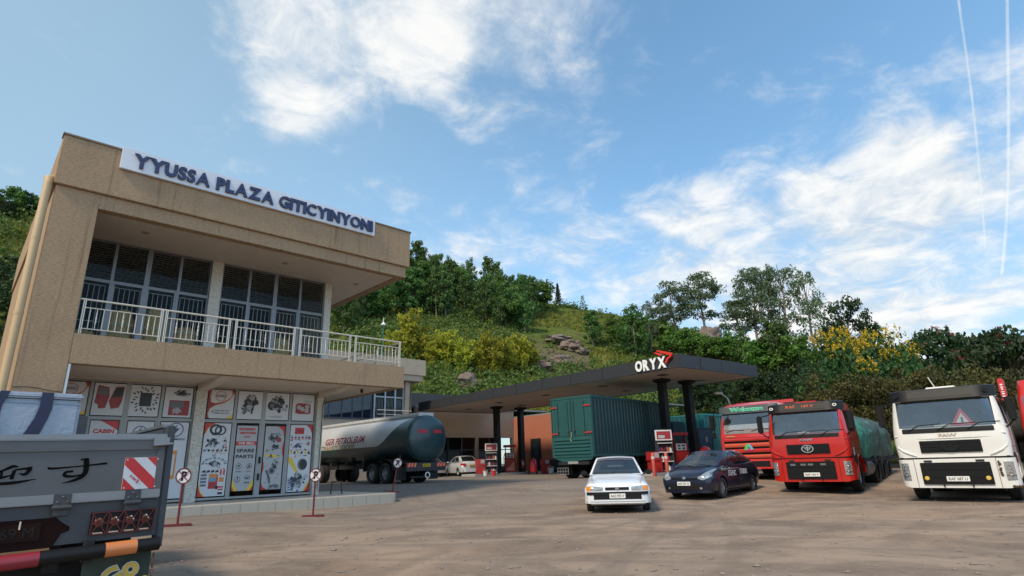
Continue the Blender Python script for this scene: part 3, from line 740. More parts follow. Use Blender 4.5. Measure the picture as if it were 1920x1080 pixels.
for k in range(5): p.rect(.03, .32, .03+.035*k, .045+.035*k, 'navy', 3, .3)
p.poly([(1, 0), (.72, 0), (1, .17)], 'yellow'); p.poly([(1, 0), (.8, 0), (1, .13)], 'red', 3.4); p.done()

# ------------------------------------------------------------- tiled step along the shopfront
ST = tag(MB().prism([(-10.6, .018), (-.16, .018), (.06, .28), (.06, 9), (-10.6, 9)], -.3, .412, 'z').build('shop_step', mat('step_screed', (.46, .39, .31), .6, var=.15, vscale=1.5, bump=.1, dirt=.45, dirtcol=(.2,.15,.11)), None), kind='structure')
ST.location = PB.location; ST.rotation_euler = PB.rotation_euler
TILE = mat('step_tile', (.40, .36, .285), .45, var=.14, vscale=1.3, dirt=.5, dirtcol=(.22, .17, .13))
tl = MB().box(0, .505, 0, .018, -.1, .408).mesh('tile', bevel=.006); tl.materials.append(TILE)
for k in range(20): link('tile', tl, ST, (-10.48+.512*k, .0, rnd.uniform(-.003, .003)))
tc_ = link('tile', MB().box(0, .34, 0, .018, -.1, .408).mesh('tile', bevel=.006), ST, (-.155, .012, 0)); tc_.data.materials.append(TILE); tc_.rotation_euler = (0, 0, R(50))
ft = MB().box(0, .59, 0, .59, .412, .418).mesh('tile', bevel=.002); ft.materials.append(mat('porch_tile', (.50, .42, .33), .4, var=.12, vscale=.8, dirt=.4, dirtcol=(.25, .19, .14)))
for i in range(17):
    for j in range(4): link('tile', ft, ST, (-10.4+.6*i, .05+.6*j, 0))

# ------------------------------------------------------------- rooftop sign
SG = thing('building_sign', 'long white rooftop sign with raised navy capital letters on parapet', 'sign', (-4.21, 21.51, 0), 43.9)
MB().box(-9.72, -1.5, -.20, -.105, 9.70, 10.38).build('sign_board', mat('sign_white', (.66, .67, .70), .4, var=.06, vscale=.8), SG, bevel=.012)
NAVY = mat('letter_navy', (.018, .025, .085), .4, var=.1)
def letter_row(s, x0, x1, zc, h, y, depth, material, parent, bold=.03, gap=.09, sp=.45, sides=None):
    gl = [(ch, text_mb(ch, h, depth, bold*(.55 if ch in 'SGAOC' else 1.0)) if ch != ' ' else None) for ch in s]
    ws = [h*sp if b_ is None else max(v[0] for v in b_.v)-min(v[0] for v in b_.v) for _, b_ in gl]
    tot = sum(ws)+gap*h*(len(s)-1)-1.6*gap*h*s.count('Y'); k = (x1-x0)/tot; x = x0
    for (ch, b_), wd in zip(gl, ws):
        if b_ is not None:
            b_.v = [(v[0]*k + x + wd*k/2, v[1]+y, v[2]+zc) for v in b_.v]; b_.build('letter', material, parent, smooth=None, fixn=False)
        x += (wd+gap*h*(-.6 if ch == 'Y' else 1.0))*k
letter_row('YYUSSA PLAZA GITICYINYONI', -9.42, -1.62, 10.03, .43, -.235, .06, NAVY, SG, bold=.055, gap=.05, sp=.36)

# ------------------------------------------------------------- bundles stacked behind the balcony glass
SACK = mat('sack_cloth', (.62, .40, .13), .85, var=.35, vscale=4, bump=.6, bscale=9, dirt=.3)
def lump(rx, ry, rz, seed, flat=.0, nu=16, nv=10, amp=.16, ex=.62):
    b_ = MB(); 
    def fn(u_, v_):
        th, ph = 2*math.pi*u_, math.pi*(v_-.5); d = Vector((math.cos(ph)*math.cos(th), math.cos(ph)*math.sin(th), math.sin(ph)))
        p_ = [math.copysign(abs(c_)**ex, c_) for c_ in d]; k = 1+amp*noise.noise(d*1.7+Vector((seed*3.1, seed, 0)))+amp*.5*noise.noise(d*4+Vector((seed, 0, seed)))+amp*.25*noise.noise(d*9+Vector((seed, 5, seed)))
        return (p_[0]*rx*k, p_[1]*ry*k, max(-rz, p_[2]*rz*k)+rz)
    b_.grid(fn, nu, nv); return b_
sk = [(-9.55, .42, .75, 'leftmost brown bundle behind the balcony glass'), (-8.62, .42, 1.55, 'tall brown bundle peaked behind the first balcony door'), (-7.62, .40, 1.7, 'tallest brown bundle behind the second balcony door'), (-6.7, .40, 1.2, 'flat topped brown bundle behind the window left of the balcony pillar'),
      (-5.45, .36, .8, 'low brown bundle just right of the balcony pillar'), (-4.45, .36, .42, 'lowest dark bundle on the balcony room floor'), (-3.42, .40, 1.25, 'square brown carton bundle in the right balcony doorway'), (-2.5, .36, .55, 'small bundle behind the rightmost balcony pane')]
for i, (x, rx, h_, lb) in enumerate(sk):
    o = lump(rx, .34, h_/2, i+1).build('cloth_bundle', SACK, None, smooth=60); M_ = PB.matrix_basis
    wp = Matrix.Translation(PB.location) @ Matrix.Rotation(R(43.9), 4, 'Z') @ Vector((x, 3.22, 4.845)); o.location = wp; o.rotation_euler = (0, 0, R(43.9+rnd.uniform(-12, 12))); tag(o, lb, 'bundle', 'bundles stored behind the balcony windows')

# ------------------------------------------------------------- camera under the slab, stool at the pillar
cm = thing('security_camera', 'small black security camera under the balcony slab', 'camera', tuple(Matrix.Translation(PB.location) @ Matrix.Rotation(R(43.9), 4, 'Z') @ Vector((-1.0, 1.1, 4.105))), 43.9)
BLK = mat('black_plastic', (.008, .008, .008), .5, spec=.25)
MB().cyl((0, .05, -.02), (-.1, -.14, -.12), .05, n=12).build('housing', BLK, cm); MB().cyl((0, 0, 0), (0, 0, -.08), .03, n=10).build('mount', BLK, cm)
sp_ = Matrix.Translation(PB.location) @ Matrix.Rotation(R(43.9), 4, 'Z') @ Vector((-1.25, 2.2, .418))
sto = thing('stool', 'small dark metal stool standing by the right shop pillar', 'stool', tuple(sp_), 20)
MB().box(-.2, .2, -.2, .2, .40, .44).build('seat', mat('stool_dark', (.05, .04, .035), .6), sto, bevel=.01)
for sx in (-1, 1):
    for sy in (-1, 1): MB().cyl((sx*.16, sy*.16, .4), (sx*.2, sy*.2, 0), .014, n=8).build('leg', mat('stool_dark', (.05, .04, .035), .6), sto)

# ------------------------------------------------------------- rear wing beyond the plaza
RW = thing('rear_wing', 'lower rear wing with stucco parapet and dark glazed front', 'building', (-4.21, 21.51, 0), 43.9)
WST = mat('wing_stucco', (.40, .31, .22), .85, var=.15, vscale=2, bump=.3)
MB().box(-3, 14.1, 18.5, 18.8, 7.94, 9.15).build('parapet', WST, RW, bevel=.02)
MB().box(-3, 13.9, 18.6, 27, 7.5, 7.938).build('roof_slab', WST, RW, bevel=.02)
MB().box(12.6, 13.0, 19.0, 19.4, .3, 7.5).build('pillar', WST, RW, bevel=.02)
w = MB(); w.box(-3, 12.6, 19.3, 19.45, .3, 4.6); w.box(-3, -2.7, 19.45, 27, .3, 7.5); w.box(12.7, 13.0, 19.4, 27, .3, 7.5); w.build('wall', WST, RW)
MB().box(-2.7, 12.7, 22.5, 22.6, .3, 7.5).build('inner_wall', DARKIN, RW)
BLUEP = glassmat('blue_pane', (.006, .012, .03), .04, .25, .03, .3)
fx = MB()
for x in (4.8, 5.7, 6.65, 7.6, 8.4, 9.2, 9.9): fx.box(x-.04, x+.04, 19.22, 19.3, 4.6, 7.5)
fx.box(-2.7, 9.9, 19.23, 19.29, 4.6, 4.7); fx.build('glazing_frame', mat('dark_frame', (.06, .065, .08), .5, .3), RW)
for a, b_ in zip((3.9, 4.84, 5.74, 6.69, 7.64, 8.44, 9.24), (4.76, 5.66, 6.61, 7.56, 8.36, 9.16, 9.86)):
    MB().box(a, b_, 19.25, 19.26, 4.7, 7.5).build('pane', BLUEP, RW)
MB().box(-2.7, 3.88, 19.25, 19.26, 4.7, 7.5).build('pane', BLUEP, RW)
fo = MB(); LW = mat('light_frame', (.36, .37, .38), .45, .3)
for x in (10.12, 11.0, 11.85, 12.55): fo.box(x-.06, x+.06, 19.18, 19.28, 4.6, 7.48)
fo.box(10.1, 12.6, 19.19, 19.27, 6.2, 6.3); fo.box(10.1, 12.6, 19.19, 19.27, 4.6, 4.75)
fo = fo.build('window', LW, RW)
for a, b_ in ((10.18, 10.94), (11.06, 11.79), (11.91, 12.49)):
    for za, zb in ((4.75, 6.2), (6.3, 7.48)): MB().box(a, b_, 19.24, 19.25, za, zb).build('pane', PANE, fo)
    gr = MB()
    for i in range(6): xx = a+.08+(b_-a-.16)*i/5; gr.box(xx-.012, xx+.012, 19.3, 19.32, 4.8, 6.15)
    gr.build('security_grille', mat('grille_grey', (.42, .42, .41), .5, .2), fo)
w = MB(); w.cyl((10.1, 18.7, 5.25), (13.0, 18.7, 5.25), .03, n=8); w.cyl((10.1, 18.7, 4.95), (13.0, 18.7, 4.95), .02, n=8)
w.build('balustrade_bar', STEEL, RW)
MB().tube([(13.6, 18.9, 7.5), (13.1, 18.96, 7.25), (13.08, 18.97, .5)], .05, 8).build('drain_pipe', mat('dark_pipe', (.12, .09, .07), .6), RW)
# grey block retaining wall between the wing and the canopy
rw = tag(MB().box(12.9, 24, 24.0, 24.5, .3, 7.4).build('retaining_wall', mat('block_grey', (.05, .05, .052), .9, var=.3, vscale=2, bump=.6, bscale=6), None), 'dark grey block retaining wall below the grassy bank', 'wall')
rw.location = (-4.21, 21.51, 0); rw.rotation_euler = (0, 0, R(43.9))

# ================================================================== FUEL STATION
KX, KY, KROT = 7.97, 27.75, 39.6
KM = Matrix.Translation((KX, KY, 0)) @ Matrix.Rotation(R(KROT), 4, 'Z')
def kw(x, y, z=.48): return tuple(KM @ Vector((x, y, z)))
FC = thing('fuel_canopy', 'long flat charcoal fuel station canopy on black columns', 'canopy', (KX, KY, 0), KROT)
CHAR = mat('fascia_charcoal', (.026, .026, .029), .6, .0, var=.25, vscale=.7)
ZB, ZT = 5.5, 6.16; CX, CY = 7.4, 24.7
fp = MB().box(0, .06, 0, 2.44, ZB, ZT).mesh('fascia_panel', bevel=.008); fp.materials.append(CHAR)
for k in range(10):
    link('fascia_panel', fp, FC, (0, .06+2.464*k, 0))
    link('fascia_panel', fp, FC, (CX-.06, .06+2.464*k, 0))
fq = MB().box(0, 1.83, 0, .06, ZB, ZT).mesh('fascia_panel', bevel=.008); fq.materials.append(CHAR)
for k in range(4):
    o = link('fascia_panel', fq, FC, (.002+1.85*k, -.002 + .004*(k % 2), rnd.uniform(-.006, .006))); o.rotation_euler = (R(rnd.uniform(-.3, .3)), 0, 0)
    link('fascia_panel', fq, FC, (.002+1.85*k, CY-.06, 0))
MB().box(.07, CX-.07, .07, CY-.07, ZT-.12, ZT-.06).build('roof_deck', mat('roof_sheet', (.2, .2, .2), .6), FC)
MB().box(.065, CX-.065, .065, CY-.065, ZB+.03, ZB+.06).build('canopy_ceiling', mat('canopy_ceiling', (.50, .44, .37), .65, var=.14, vscale=.35, dirt=.35, dirtcol=(.2, .17, .14)), FC)
for x, y in ((1.6, 2.2), (5.6, 2.6), (2.2, 7), (5.6, 8), (2.2, 12), (5.2, 13), (2.2, 17), (5.2, 18), (3, 22)):
    MB().box(x-.22, x+.22, y-.22, y+.22, ZB-.005, ZB+.028).build('ceiling_lamp', mat('lamp_recess', (.06, .055, .05), .4), FC, bevel=.004)
COLM = mat('column_black', (.007, .007, .008), .5, var=.3, vscale=2)
for x, y in ((3.0, 3.35), (4.96, 3.08), (3.9, 19.55), (6.3, 19.55)):
    c_ = MB(); c_.box(x-.2, x+.2, y-.2, y+.2, .5, ZB-.14); c_.build('column', COLM, FC, bevel=.02)
    c_ = MB(); r4 = math.sqrt(2)
    c_.loft([[(x+s1*w_, y+s2*w_, z) for s1, s2 in ((-1,-1),(1,-1),(1,1),(-1,1))] for z, w_ in ((ZB-.18, .21), (ZB-.10, .34), (ZB+.028, .36))]); c_.build('column_head', COLM, FC)
# brand lettering and horn emblem on the long fascia
M90 = Matrix.Rotation(R(-90), 4, 'Z')
WHT = mat('letter_white', (.80, .79, .76), .4, var=.04)
BS = thing('brand_sign', 'white raised ORYX letters with red horn emblem on canopy corner', 'sign', (KX, KY, 0), KROT)
def side_text(s, ylo, yhi, zc, h, material, parent):
    # reads from far end (high y) towards the corner (low y) on the x=0 face
    gl = [text_mb(ch, h, .05, .045) for ch in s]
    ws = [max(v[0] for v in b_.v)-min(v[0] for v in b_.v) for b_ in gl]; gap = .12*h
    k = (yhi-ylo)/(sum(ws)+gap*(len(s)-1)); p_ = 0
    for b_, wd in zip(gl, ws):
        b_.v = [(-.075+v[1], yhi-(v[0]+wd/2+p_)*k, v[2]+zc) for v in b_.v]; b_.build('letter', material, parent, smooth=None, fixn=False); p_ += wd+gap
side_text('ORYX', .72, 2.62, 5.86, .56, WHT, BS)
def horn(pts):
    b_ = MB(); b_.prism([(-p_[0], p_[1]) for p_ in pts], -.16, -.06, 'x'); return b_
REDP = mat('emblem_red', (.62, .035, .02), .35, var=.06)
HS = lambda pts: [((p_[0]+.62)*.8-.62, (p_[1]-5.95)*.84+5.95) for p_ in pts]
horn(HS([(-1.34, 6.54), (-1.24, 6.60), (-.26, 6.30), (-.20, 6.22), (-.24, 6.08), (-.50, 5.95), (-.62, 5.76), (-.76, 5.76), (-.62, 6.00), (-.40, 6.11), (-.38, 6.17)])).build('horn', REDP, BS)
horn(HS([(-1.48, 6.44), (-1.42, 6.49), (-.96, 6.33), (-.90, 6.25), (-1.10, 6.24)])).build('horn', REDP, BS)
# forecourt islands with kerb
def slab(x0, x1, y0, y1, z0, z1, name, material, parent=None, bevel=.02):
    o = MB().box(x0, x1, y0, y1, z0, z1).build(name, material, parent, bevel=bevel); return o
KERB = mat('island_concrete', (.34, .33, .31), .85, var=.2, vscale=1.2, bump=.2, dirt=.4)
for (x0, x1, y0, y1) in ((.6, 7.0, 2.5, 4.1), (1.2, 7.8, 18.7, 20.4)):
    o = slab(x0, x1, y0, y1, .3, .63, 'pump_island', KERB); o.matrix_world = KM; tag(o, kind='structure')
# shop building: beige front with dark windows, orange side wing
SH = thing('station_shop', 'beige station shop with dark windows and orange side wall under canopy', 'building', (KX, KY, 0), KROT)
BEI = mat('shop_beige', (.21, .155, .11), .8, var=.14, vscale=.8, dirt=.25)
ORG = mat('shop_orange', (.36, .115, .060), .75, var=.12, vscale=.7, dirt=.18, dirtcol=(.3, .1, .06))
YS, XO = 25.5, 10.47
w = MB(); w.box(.2, XO+.001, YS, YS+.3, 3.5, 5.9); w.box(6.17, 6.47, YS-.01, YS+.3, .3, 3.5); w.box(.2, .6, YS, YS+.3, .3, 3.5); w.box(10.2, XO, YS, YS+.3, .3, 3.5); w.build('front_wall', BEI, SH)
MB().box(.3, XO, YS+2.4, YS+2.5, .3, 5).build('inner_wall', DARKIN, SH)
for a, b_ in ((.6, 6.17), (6.47, 10.2)):
    f = MB(); n = 4 if a < 1 else 3
    for k in range(n+1): xx = a+(b_-a)*k/n; f.box(xx-.03, xx+.03, YS+.05, YS+.13, .5, 3.5)
    f.box(a, b_, YS+.055, YS+.125, 2.45, 2.52); f.box(a, b_, YS+.055, YS+.125, .48, .6); fo = f.build('window', mat('dark_frame', (.06, .065, .08), .5, .3), SH)
    for k in range(n):
        x0, x1 = a+(b_-a)*k/n+.03, a+(b_-a)*(k+1)/n-.03
        for za, zb in ((.6, 2.45), (2.52, 3.5)): MB().box(x0, x1, YS+.08, YS+.09, za, zb).build('pane', PANE, fo)
    for k in ((1, 2) if a < 1 else (0,)):
        x0, x1 = a+(b_-a)*k/n+.1, a+(b_-a)*(k+1)/n-.1
        MB().box(x0, x1, YS+.16, YS+.18, .62, 2.4).build('window_blind', mat('blind_grey', (.13, .14, .145), .7), fo)
w = MB(); w.box(XO, XO+.3, 11, YS-.002, .3, 5.25); w.build('side_wall', ORG, SH); MB().box(XO, XO+6, 11, YS-.06, 5.252, 5.36).build('roof', mat('roof_sheet', (.2, .2, .2), .6), SH)
d_ = MB().box(XO-.06, XO+.02, 21.9, 23.2, .4, 3.3).build('door', mat('door_black', (.02, .02, .022), .4), SH, bevel=.01)
MB().box(XO-.075, XO-.062, 22.3, 22.85, 1.3, 2.9).build('door_glass', glassmat('door_glass', (.03, .06, .08), .15, .2), d_)
MB().box(XO-.02, XO-.004, 11, 21.8, .4, 1.5).build('wall_base', mat('base_black', (.03, .028, .027), .7), SH)
MB().box(.2, 16, YS-.05, YS+8, 5.9, 6.02).build('roof', mat('roof_sheet', (.2, .2, .2), .6), SH)

# ---------------------------------------------------------------- pumps, racks and clutter
RED = mat('pump_red', (.33, .014, .012), .4, var=.15, vscale=2, coat=.3)
SCRN = mat('pump_display', (.62, .62, .58), .35)
def pump(label, x, y, deg, h=2.25):
    t = thing('fuel_pump', label, 'fuel pump', kw(x, y, .63), KROT+deg, 'fuel pumps on the islands'); t.scale = (.85, .85, .9)
    MB().box(-.48, .48, -.26, .26, 0, 1.15).build('cabinet', RED, t, bevel=.03)
    MB().box(-.46, .46, -.22, .22, 1.15, 1.62).build('head', RED, t, bevel=.02)
    f = MB().box(-.34, .34, -.245, -.222, 1.2, 1.58).build('display', SCRN, t, bevel=.01)
    for i in range(2):
        for j in range(2): MB().box(-.26+.3*i, -.04+.3*i, -.252, -.246, 1.24+.17*j, 1.36+.17*j).build('readout', mat('readout', (.07, .08, .07), .3), f)
    w = MB(); w.box(-.42, -.36, -.1, .1, 1.62, h-.2); w.box(.36, .42, -.1, .1, 1.62, h-.2); w.build('post', RED, t)
    MB().box(-.55, .55, -.3, .3, h-.2, h).build('valance', RED, t, bevel=.03)
    for sx in (-1, 1):
        MB().tube([(sx*.5, -.1, 1.5), (sx*.62, -.15, 1.2), (sx*.66, -.2, .6), (sx*.58, -.2, .3), (sx*.52, -.12, .7), (sx*.5, -.08, 1.1)], .022, 8).build('hose', BLK, t)
        n_ = MB(); n_.box(sx*.5-.03, sx*.5+.03, -.16, .0, 1.08, 1.2); n_.build('nozzle', BLK, t, bevel=.01)
    sw = MB(); sw.grid(lambda u_, v_: (-.35+.7*u_, -.265, .15+.8*v_*(.25+.75*u_**1.6)), 10, 3); sw.build('side_decal', mat('decal_rose', (.55, .22, .16), .5), t, fixn=False)
    return t
pump('red fuel pump nearest the right canopy columns', 3.95, 3.3, -30)
pump('red fuel pump between the two far canopy columns', 5.1, 19.55, -30)
BOTC = [(.30, .02, .02), (.03, .03, .035), (.45, .10, .06), (.55, .55, .52), (.04, .06, .16)]
def rack(label, x, y, deg, sign):
    t = thing('oil_rack', label, 'display rack', kw(x, y, .63), KROT+deg, 'oil display racks')
    w = MB(); w.box(-.42, -.38, -.18, .18, 0, 1.55); w.box(.38, .42, -.18, .18, 0, 1.55); w.box(-.38, .38, .15, .18, 0, 1.55); w.build('frame', mat('rack_dark', (.05, .05, .05), .5), t)
    for k in range(4): MB().box(-.40, .40, -.185, .15, .05+.46*k, .085+.46*k).build('shelf', mat('rack_white', (.62, .6, .56), .5), t)
    f = MB().box(-.46, .46, -.1, -.06, 1.58, 2.12).build('header', mat('rack_white', (.62, .6, .56), .5), t, bevel=.01)
    MB().box(-.38, .38, -.106, -.102, 1.65, 2.05).build('header_print', mat('print_maroon', PR['maroon'], .45), f); MB().box(-.3, .05, -.110, -.1065, 1.70, 1.85).build('header_print', mat('print_grey', PR['grey'], .45), f)
    for k in range(3):
        for i in range(5):
            c_ = BOTC[(i+k*2) % 5]; b_ = MB(); h_ = .26+.06*((i+k) % 3)/2
            xx = -.31+.155*i; z0 = .087+.46*k; b_.box(xx-.055, xx+.055, -.12, .03, z0, z0+h_*.72); b_.cyl((xx, -.04, z0+h_*.72), (xx, -.04, z0+h_), .024, n=8)
            b_.build('bottle', mat('bottle_%d' % ((i+k*2) % 5), c_, .35), t, bevel=.012)
    return t
rack('oil display rack with framed header beside the near pump', 2.15, 3.0, -32, 1)
rack('oil display rack with framed header at the far island', 2.9, 19.0, -32, 1)
def bin_box(label, x, y, deg, z=.63):
    t = thing('waste_station', label, 'bin', kw(x, y, z), KROT+deg, 'red waste and squeegee stations'); t.scale = (.82, .82, .82)
    MB().box(-.4, .4, -.26, .26, .0, .68).build('bin_body', RED, t, bevel=.03); MB().box(-.46, .46, -.3, .3, .7, .8).build('bin_lid', RED, t, bevel=.02)
    MB().box(-.44, .44, .2, .26, .8, 1.25).build('back_board', RED, t, bevel=.01); MB().box(.05, .4, .185, .199, .88, 1.2).build('notice', mat('notice_grey', (.3, .3, .3), .6), t)
bin_box('red bin station behind the two thin red bollards', 1.25, 3.0, -30)
bin_box('red bin station beside the silver car', 1.9, 19.0, -30)
bin_box('red bin station left of the container lorry', 6.4, 17.0, -35, .48)
def bollard(label, x, y):
    t = thing('bollard', label, 'bollard', kw(x, y, .48), 0, 'thin red bollards')
    b_ = MB(); b_.lathe([(0, .07), (.05, .085), (1.05, .085), (1.1, .06), (1.12, .001)], 'z', 14); b_.build('post', mat('bollard_red', (.48, .09, .06), .5, var=.2), t); MB().lathe([(.82, .086), (.82, .089), (.94, .089), (.94, .086)], 'z', 14).build('reflective_band', mat('band_pale', (.6, .5, .45), .4), t)
bollard('left one of two thin red bollards before the bin station', .55, 2.55); bollard('right one of two thin red bollards before the bin station', .95, 2.05)
def bucket(label, x, y, col, r_=.17, h_=.34):
    t = thing('bucket', label, 'bucket', kw(x, y, .485), 0, 'buckets standing on the forecourt')
    MB().lathe([(.01, .001), (.01, r_*.78), (h_, r_), (h_, r_*1.07), (h_-.03, r_*1.07), (h_-.03, r_*.98), (.03, r_*.74), (.03, .001)], 'z', 18).build('body', mat('bucket_'+col, {'white': (.62, .62, .6), 'red': (.6, .03, .05)}[col], .45), t)
    MB().tube([(r_*math.cos(a), r_*.3, h_+r_*.5*math.sin(a)) for a in [math.pi*k/8 for k in range(9)]], .008, 6).build('handle', STEEL, t)
bucket('white bucket beside the red bin at the far island', 1.6, 18.0, 'white'); bucket('red bucket beside the white one at the far island', 2.25, 17.9, 'red'); bucket('white bucket by the container lorry wheels', 6.2, 16.2, 'white', .22, .42)
ex = thing('wheeled_extinguisher', 'red wheeled fire extinguisher standing left of the container lorry', 'extinguisher', kw(4.9, 16.6, .48), 20)
MB().lathe([(.12, .001), (.12, .2), (.2, .26), (.85, .26), (1.0, .18), (1.06, .08), (1.12, .06), (1.14, .001)], 'z', 20).build('tank', mat('ext_red', (.55, .02, .03), .35, coat=.4), ex)
w = MB(); w.tube([(-.2, .2, .1), (-.2, .28, 1.2), (-.1, .3, 1.45), (.1, .3, 1.45), (.2, .28, 1.2), (.2, .2, .1)], .02, 8); w.build('trolley_frame', BLK, ex)
for sx in (-1, 1): MB().lathe([(sx*.3, .001), (sx*.3, .15), (sx*.34, .15), (sx*.34, .001)], 'x', 16, (0, .18, .16)).build('wheel', BLK, ex)
MB().tube([(0, -.05, 1.12), (.15, -.1, 1.3), (.3, -.05, 1.1), (.28, 0, .6)], .018, 6).build('hose', BLK, ex)
tt_ = thing('poster_totem', 'tall black poster totem standing before the teal containers', 'totem', tuple(Vector((0, 0, .48)) + Vector((ray(1320, 800).x, ray(1320, 800).y, 0))*33.5), -12)
tt_.scale = (.54, .8, .82)
MB().box(-.75, .75, -.12, .12, 0, 3.0).build('case', mat('totem_black', (.015, .015, .018), .35), tt_, bevel=.03)
pp = MB().box(-.6, .6, -.135, -.122, 1.55, 2.85).build('picture_panel', mat('totem_blue', (.02, .06, .10), .3, var=.6, vscale=2.5), tt_)
pm_ = MB(); pm_.disc((.1, -.138, 2.2), .22, 'y', 16, .10); pm_.build('picture_print', mat('totem_tan', (.4, .3, .2), .4), pp)
MB().box(-.6, .6, -.132, -.121, 1.30, 1.36).build('trim', STEEL, tt_)
rb = tag(MB().lathe([(-.32, .001), (-.28, .18), (-.1, .32), (.1, .32), (.28, .18), (.32, .001)], 'z', 20).build('red_ball', mat('ext_red', (.55, .02, .03), .35), None), 'round red plastic ball in front of the poster totem', 'ball'); rb.location = Vector((0, 0, 1.55)) + Vector((ray(1317, 800).x, ray(1317, 800).y, 0))*31.0  # plain red plastic ball, no lamp
for x, y, lb in ((3.0, 3.1, 'first'), (4.75, 2.85, 'second')): pass
def ext_on_col(label, x, y):
    t = thing('fire_extinguisher', label, 'extinguisher', kw(x, y, .95), KROT, 'extinguishers hung on canopy columns')
    MB().lathe([(0, .001), (0, .08), (.5, .085), (.6, .04), (.62, .001)], 'z', 14).build('cylinder', mat('ext_red', (.55, .02, .03), .35), t); MB().box(-.05, .05, -.04, .04, .6, .72).build('valve', BLK, t); MB().box(-.075, .075, -.088, -.07, .2, .42).build('instruction_label', mat('band_pale', (.6, .5, .45), .4), t)
ext_on_col('small red extinguisher on the second near column', 4.8, 2.78); ext_on_col('small red extinguisher on the right far column', 6.05, 19.2)

# ================================================================== VEHICLES
CHROME = mat('chrome', (.75, .75, .74), .12, 1.0, var=.05)
LAMPG = mat('lamp_glass', (.42, .43, .42), .12, .6, var=.85, vscale=26)
AMBER = mat('lamp_amber', (.60, .20, .02), .2)
REDL = mat('lamp_red', (.38, .012, .012), .2)
PLATE = mat('plate_white', (.68, .67, .62), .45, var=.05)
PLATEY = mat('plate_yellow', (.55, .34, .03), .45)
PTXT = mat('plate_black', (.02, .02, .02), .5)
UNDER = mat('underbody', (.012, .012, .012), .85)
TRIM = mat('black_trim', (.009, .009, .0095), .55, var=.2, spec=.25)
WSCR = glassmat('windscreen', (.06, .065, .06), .20, .68, .03, .45)
CSCR = glassmat('car_screen', (.04, .045, .045), .13, .7, .03, .4)
SIDEG = glassmat('side_glass', (.012, .013, .014), .07, .55, .03, .4)
TSIDE = glassmat('cab_side_glass', (.008, .009, .010), .08, .03, .03, .4)
MUD = (.20, .155, .12)

def bilin(P, bulge=(0, 0, 0), edge=0.0):
    A, B, C, D_ = [Vector(p) for p in P]; bu = Vector(bulge)
    return lambda s, t: tuple((A*(1-s)+B*s)*(1-t) + (D_*(1-s)+C*s)*t + bu*(4*s*(1-s)))
def sub(fn, s0, s1, t0, t1, off=(0, 0, 0)):
    o = Vector(off)
    return lambda s, t: tuple(Vector(fn(s0+(s1-s0)*s, t0+(t1-t0)*t)) + o)
def catmull(tab, n):
    out = []; m_ = len(tab)
    for i in range(m_-1):
        p0, p1, p2, p3 = tab[max(i-1, 0)], tab[i], tab[i+1], tab[min(i+2, m_-1)]
        for k in range(n):
            t = k/n
            out.append(tuple(.5*((2*b)+(-a+c)*t+(2*a-5*b+4*c-d)*t*t+(-a+3*b-3*c+d)*t**3) for a, b, c, d in zip(p0, p1, p2, p3)))
    out.append(tab[-1]); return out

def carve(me, cyls):
    """cut wheel wells"""
    ob = bpy.data.objects.new('c', me); COL.objects.link(ob); cs = []
    for p0, p1, r_ in cyls:
        cm_ = MB().cyl(p0, p1, r_, n=28).mesh('k', smooth=0); c_ = bpy.data.objects.new('k', cm_); COL.objects.link(c_); cs.append(c_)
        md = ob.modifiers.new('b', 'BOOLEAN'); md.operation = 'DIFFERENCE'; md.object = c_; md.solver = 'EXACT'
    dg = bpy.context.evaluated_depsgraph_get(); dg.update()
    out = bpy.data.meshes.new_from_object(ob.evaluated_get(dg))
    bpy.data.objects.remove(ob)
    for c_ in cs: bpy.data.objects.remove(c_)
    out.polygons.foreach_set('use_smooth', [True]*len(out.polygons)); out.set_sharp_from_angle(angle=R(38))
    return out

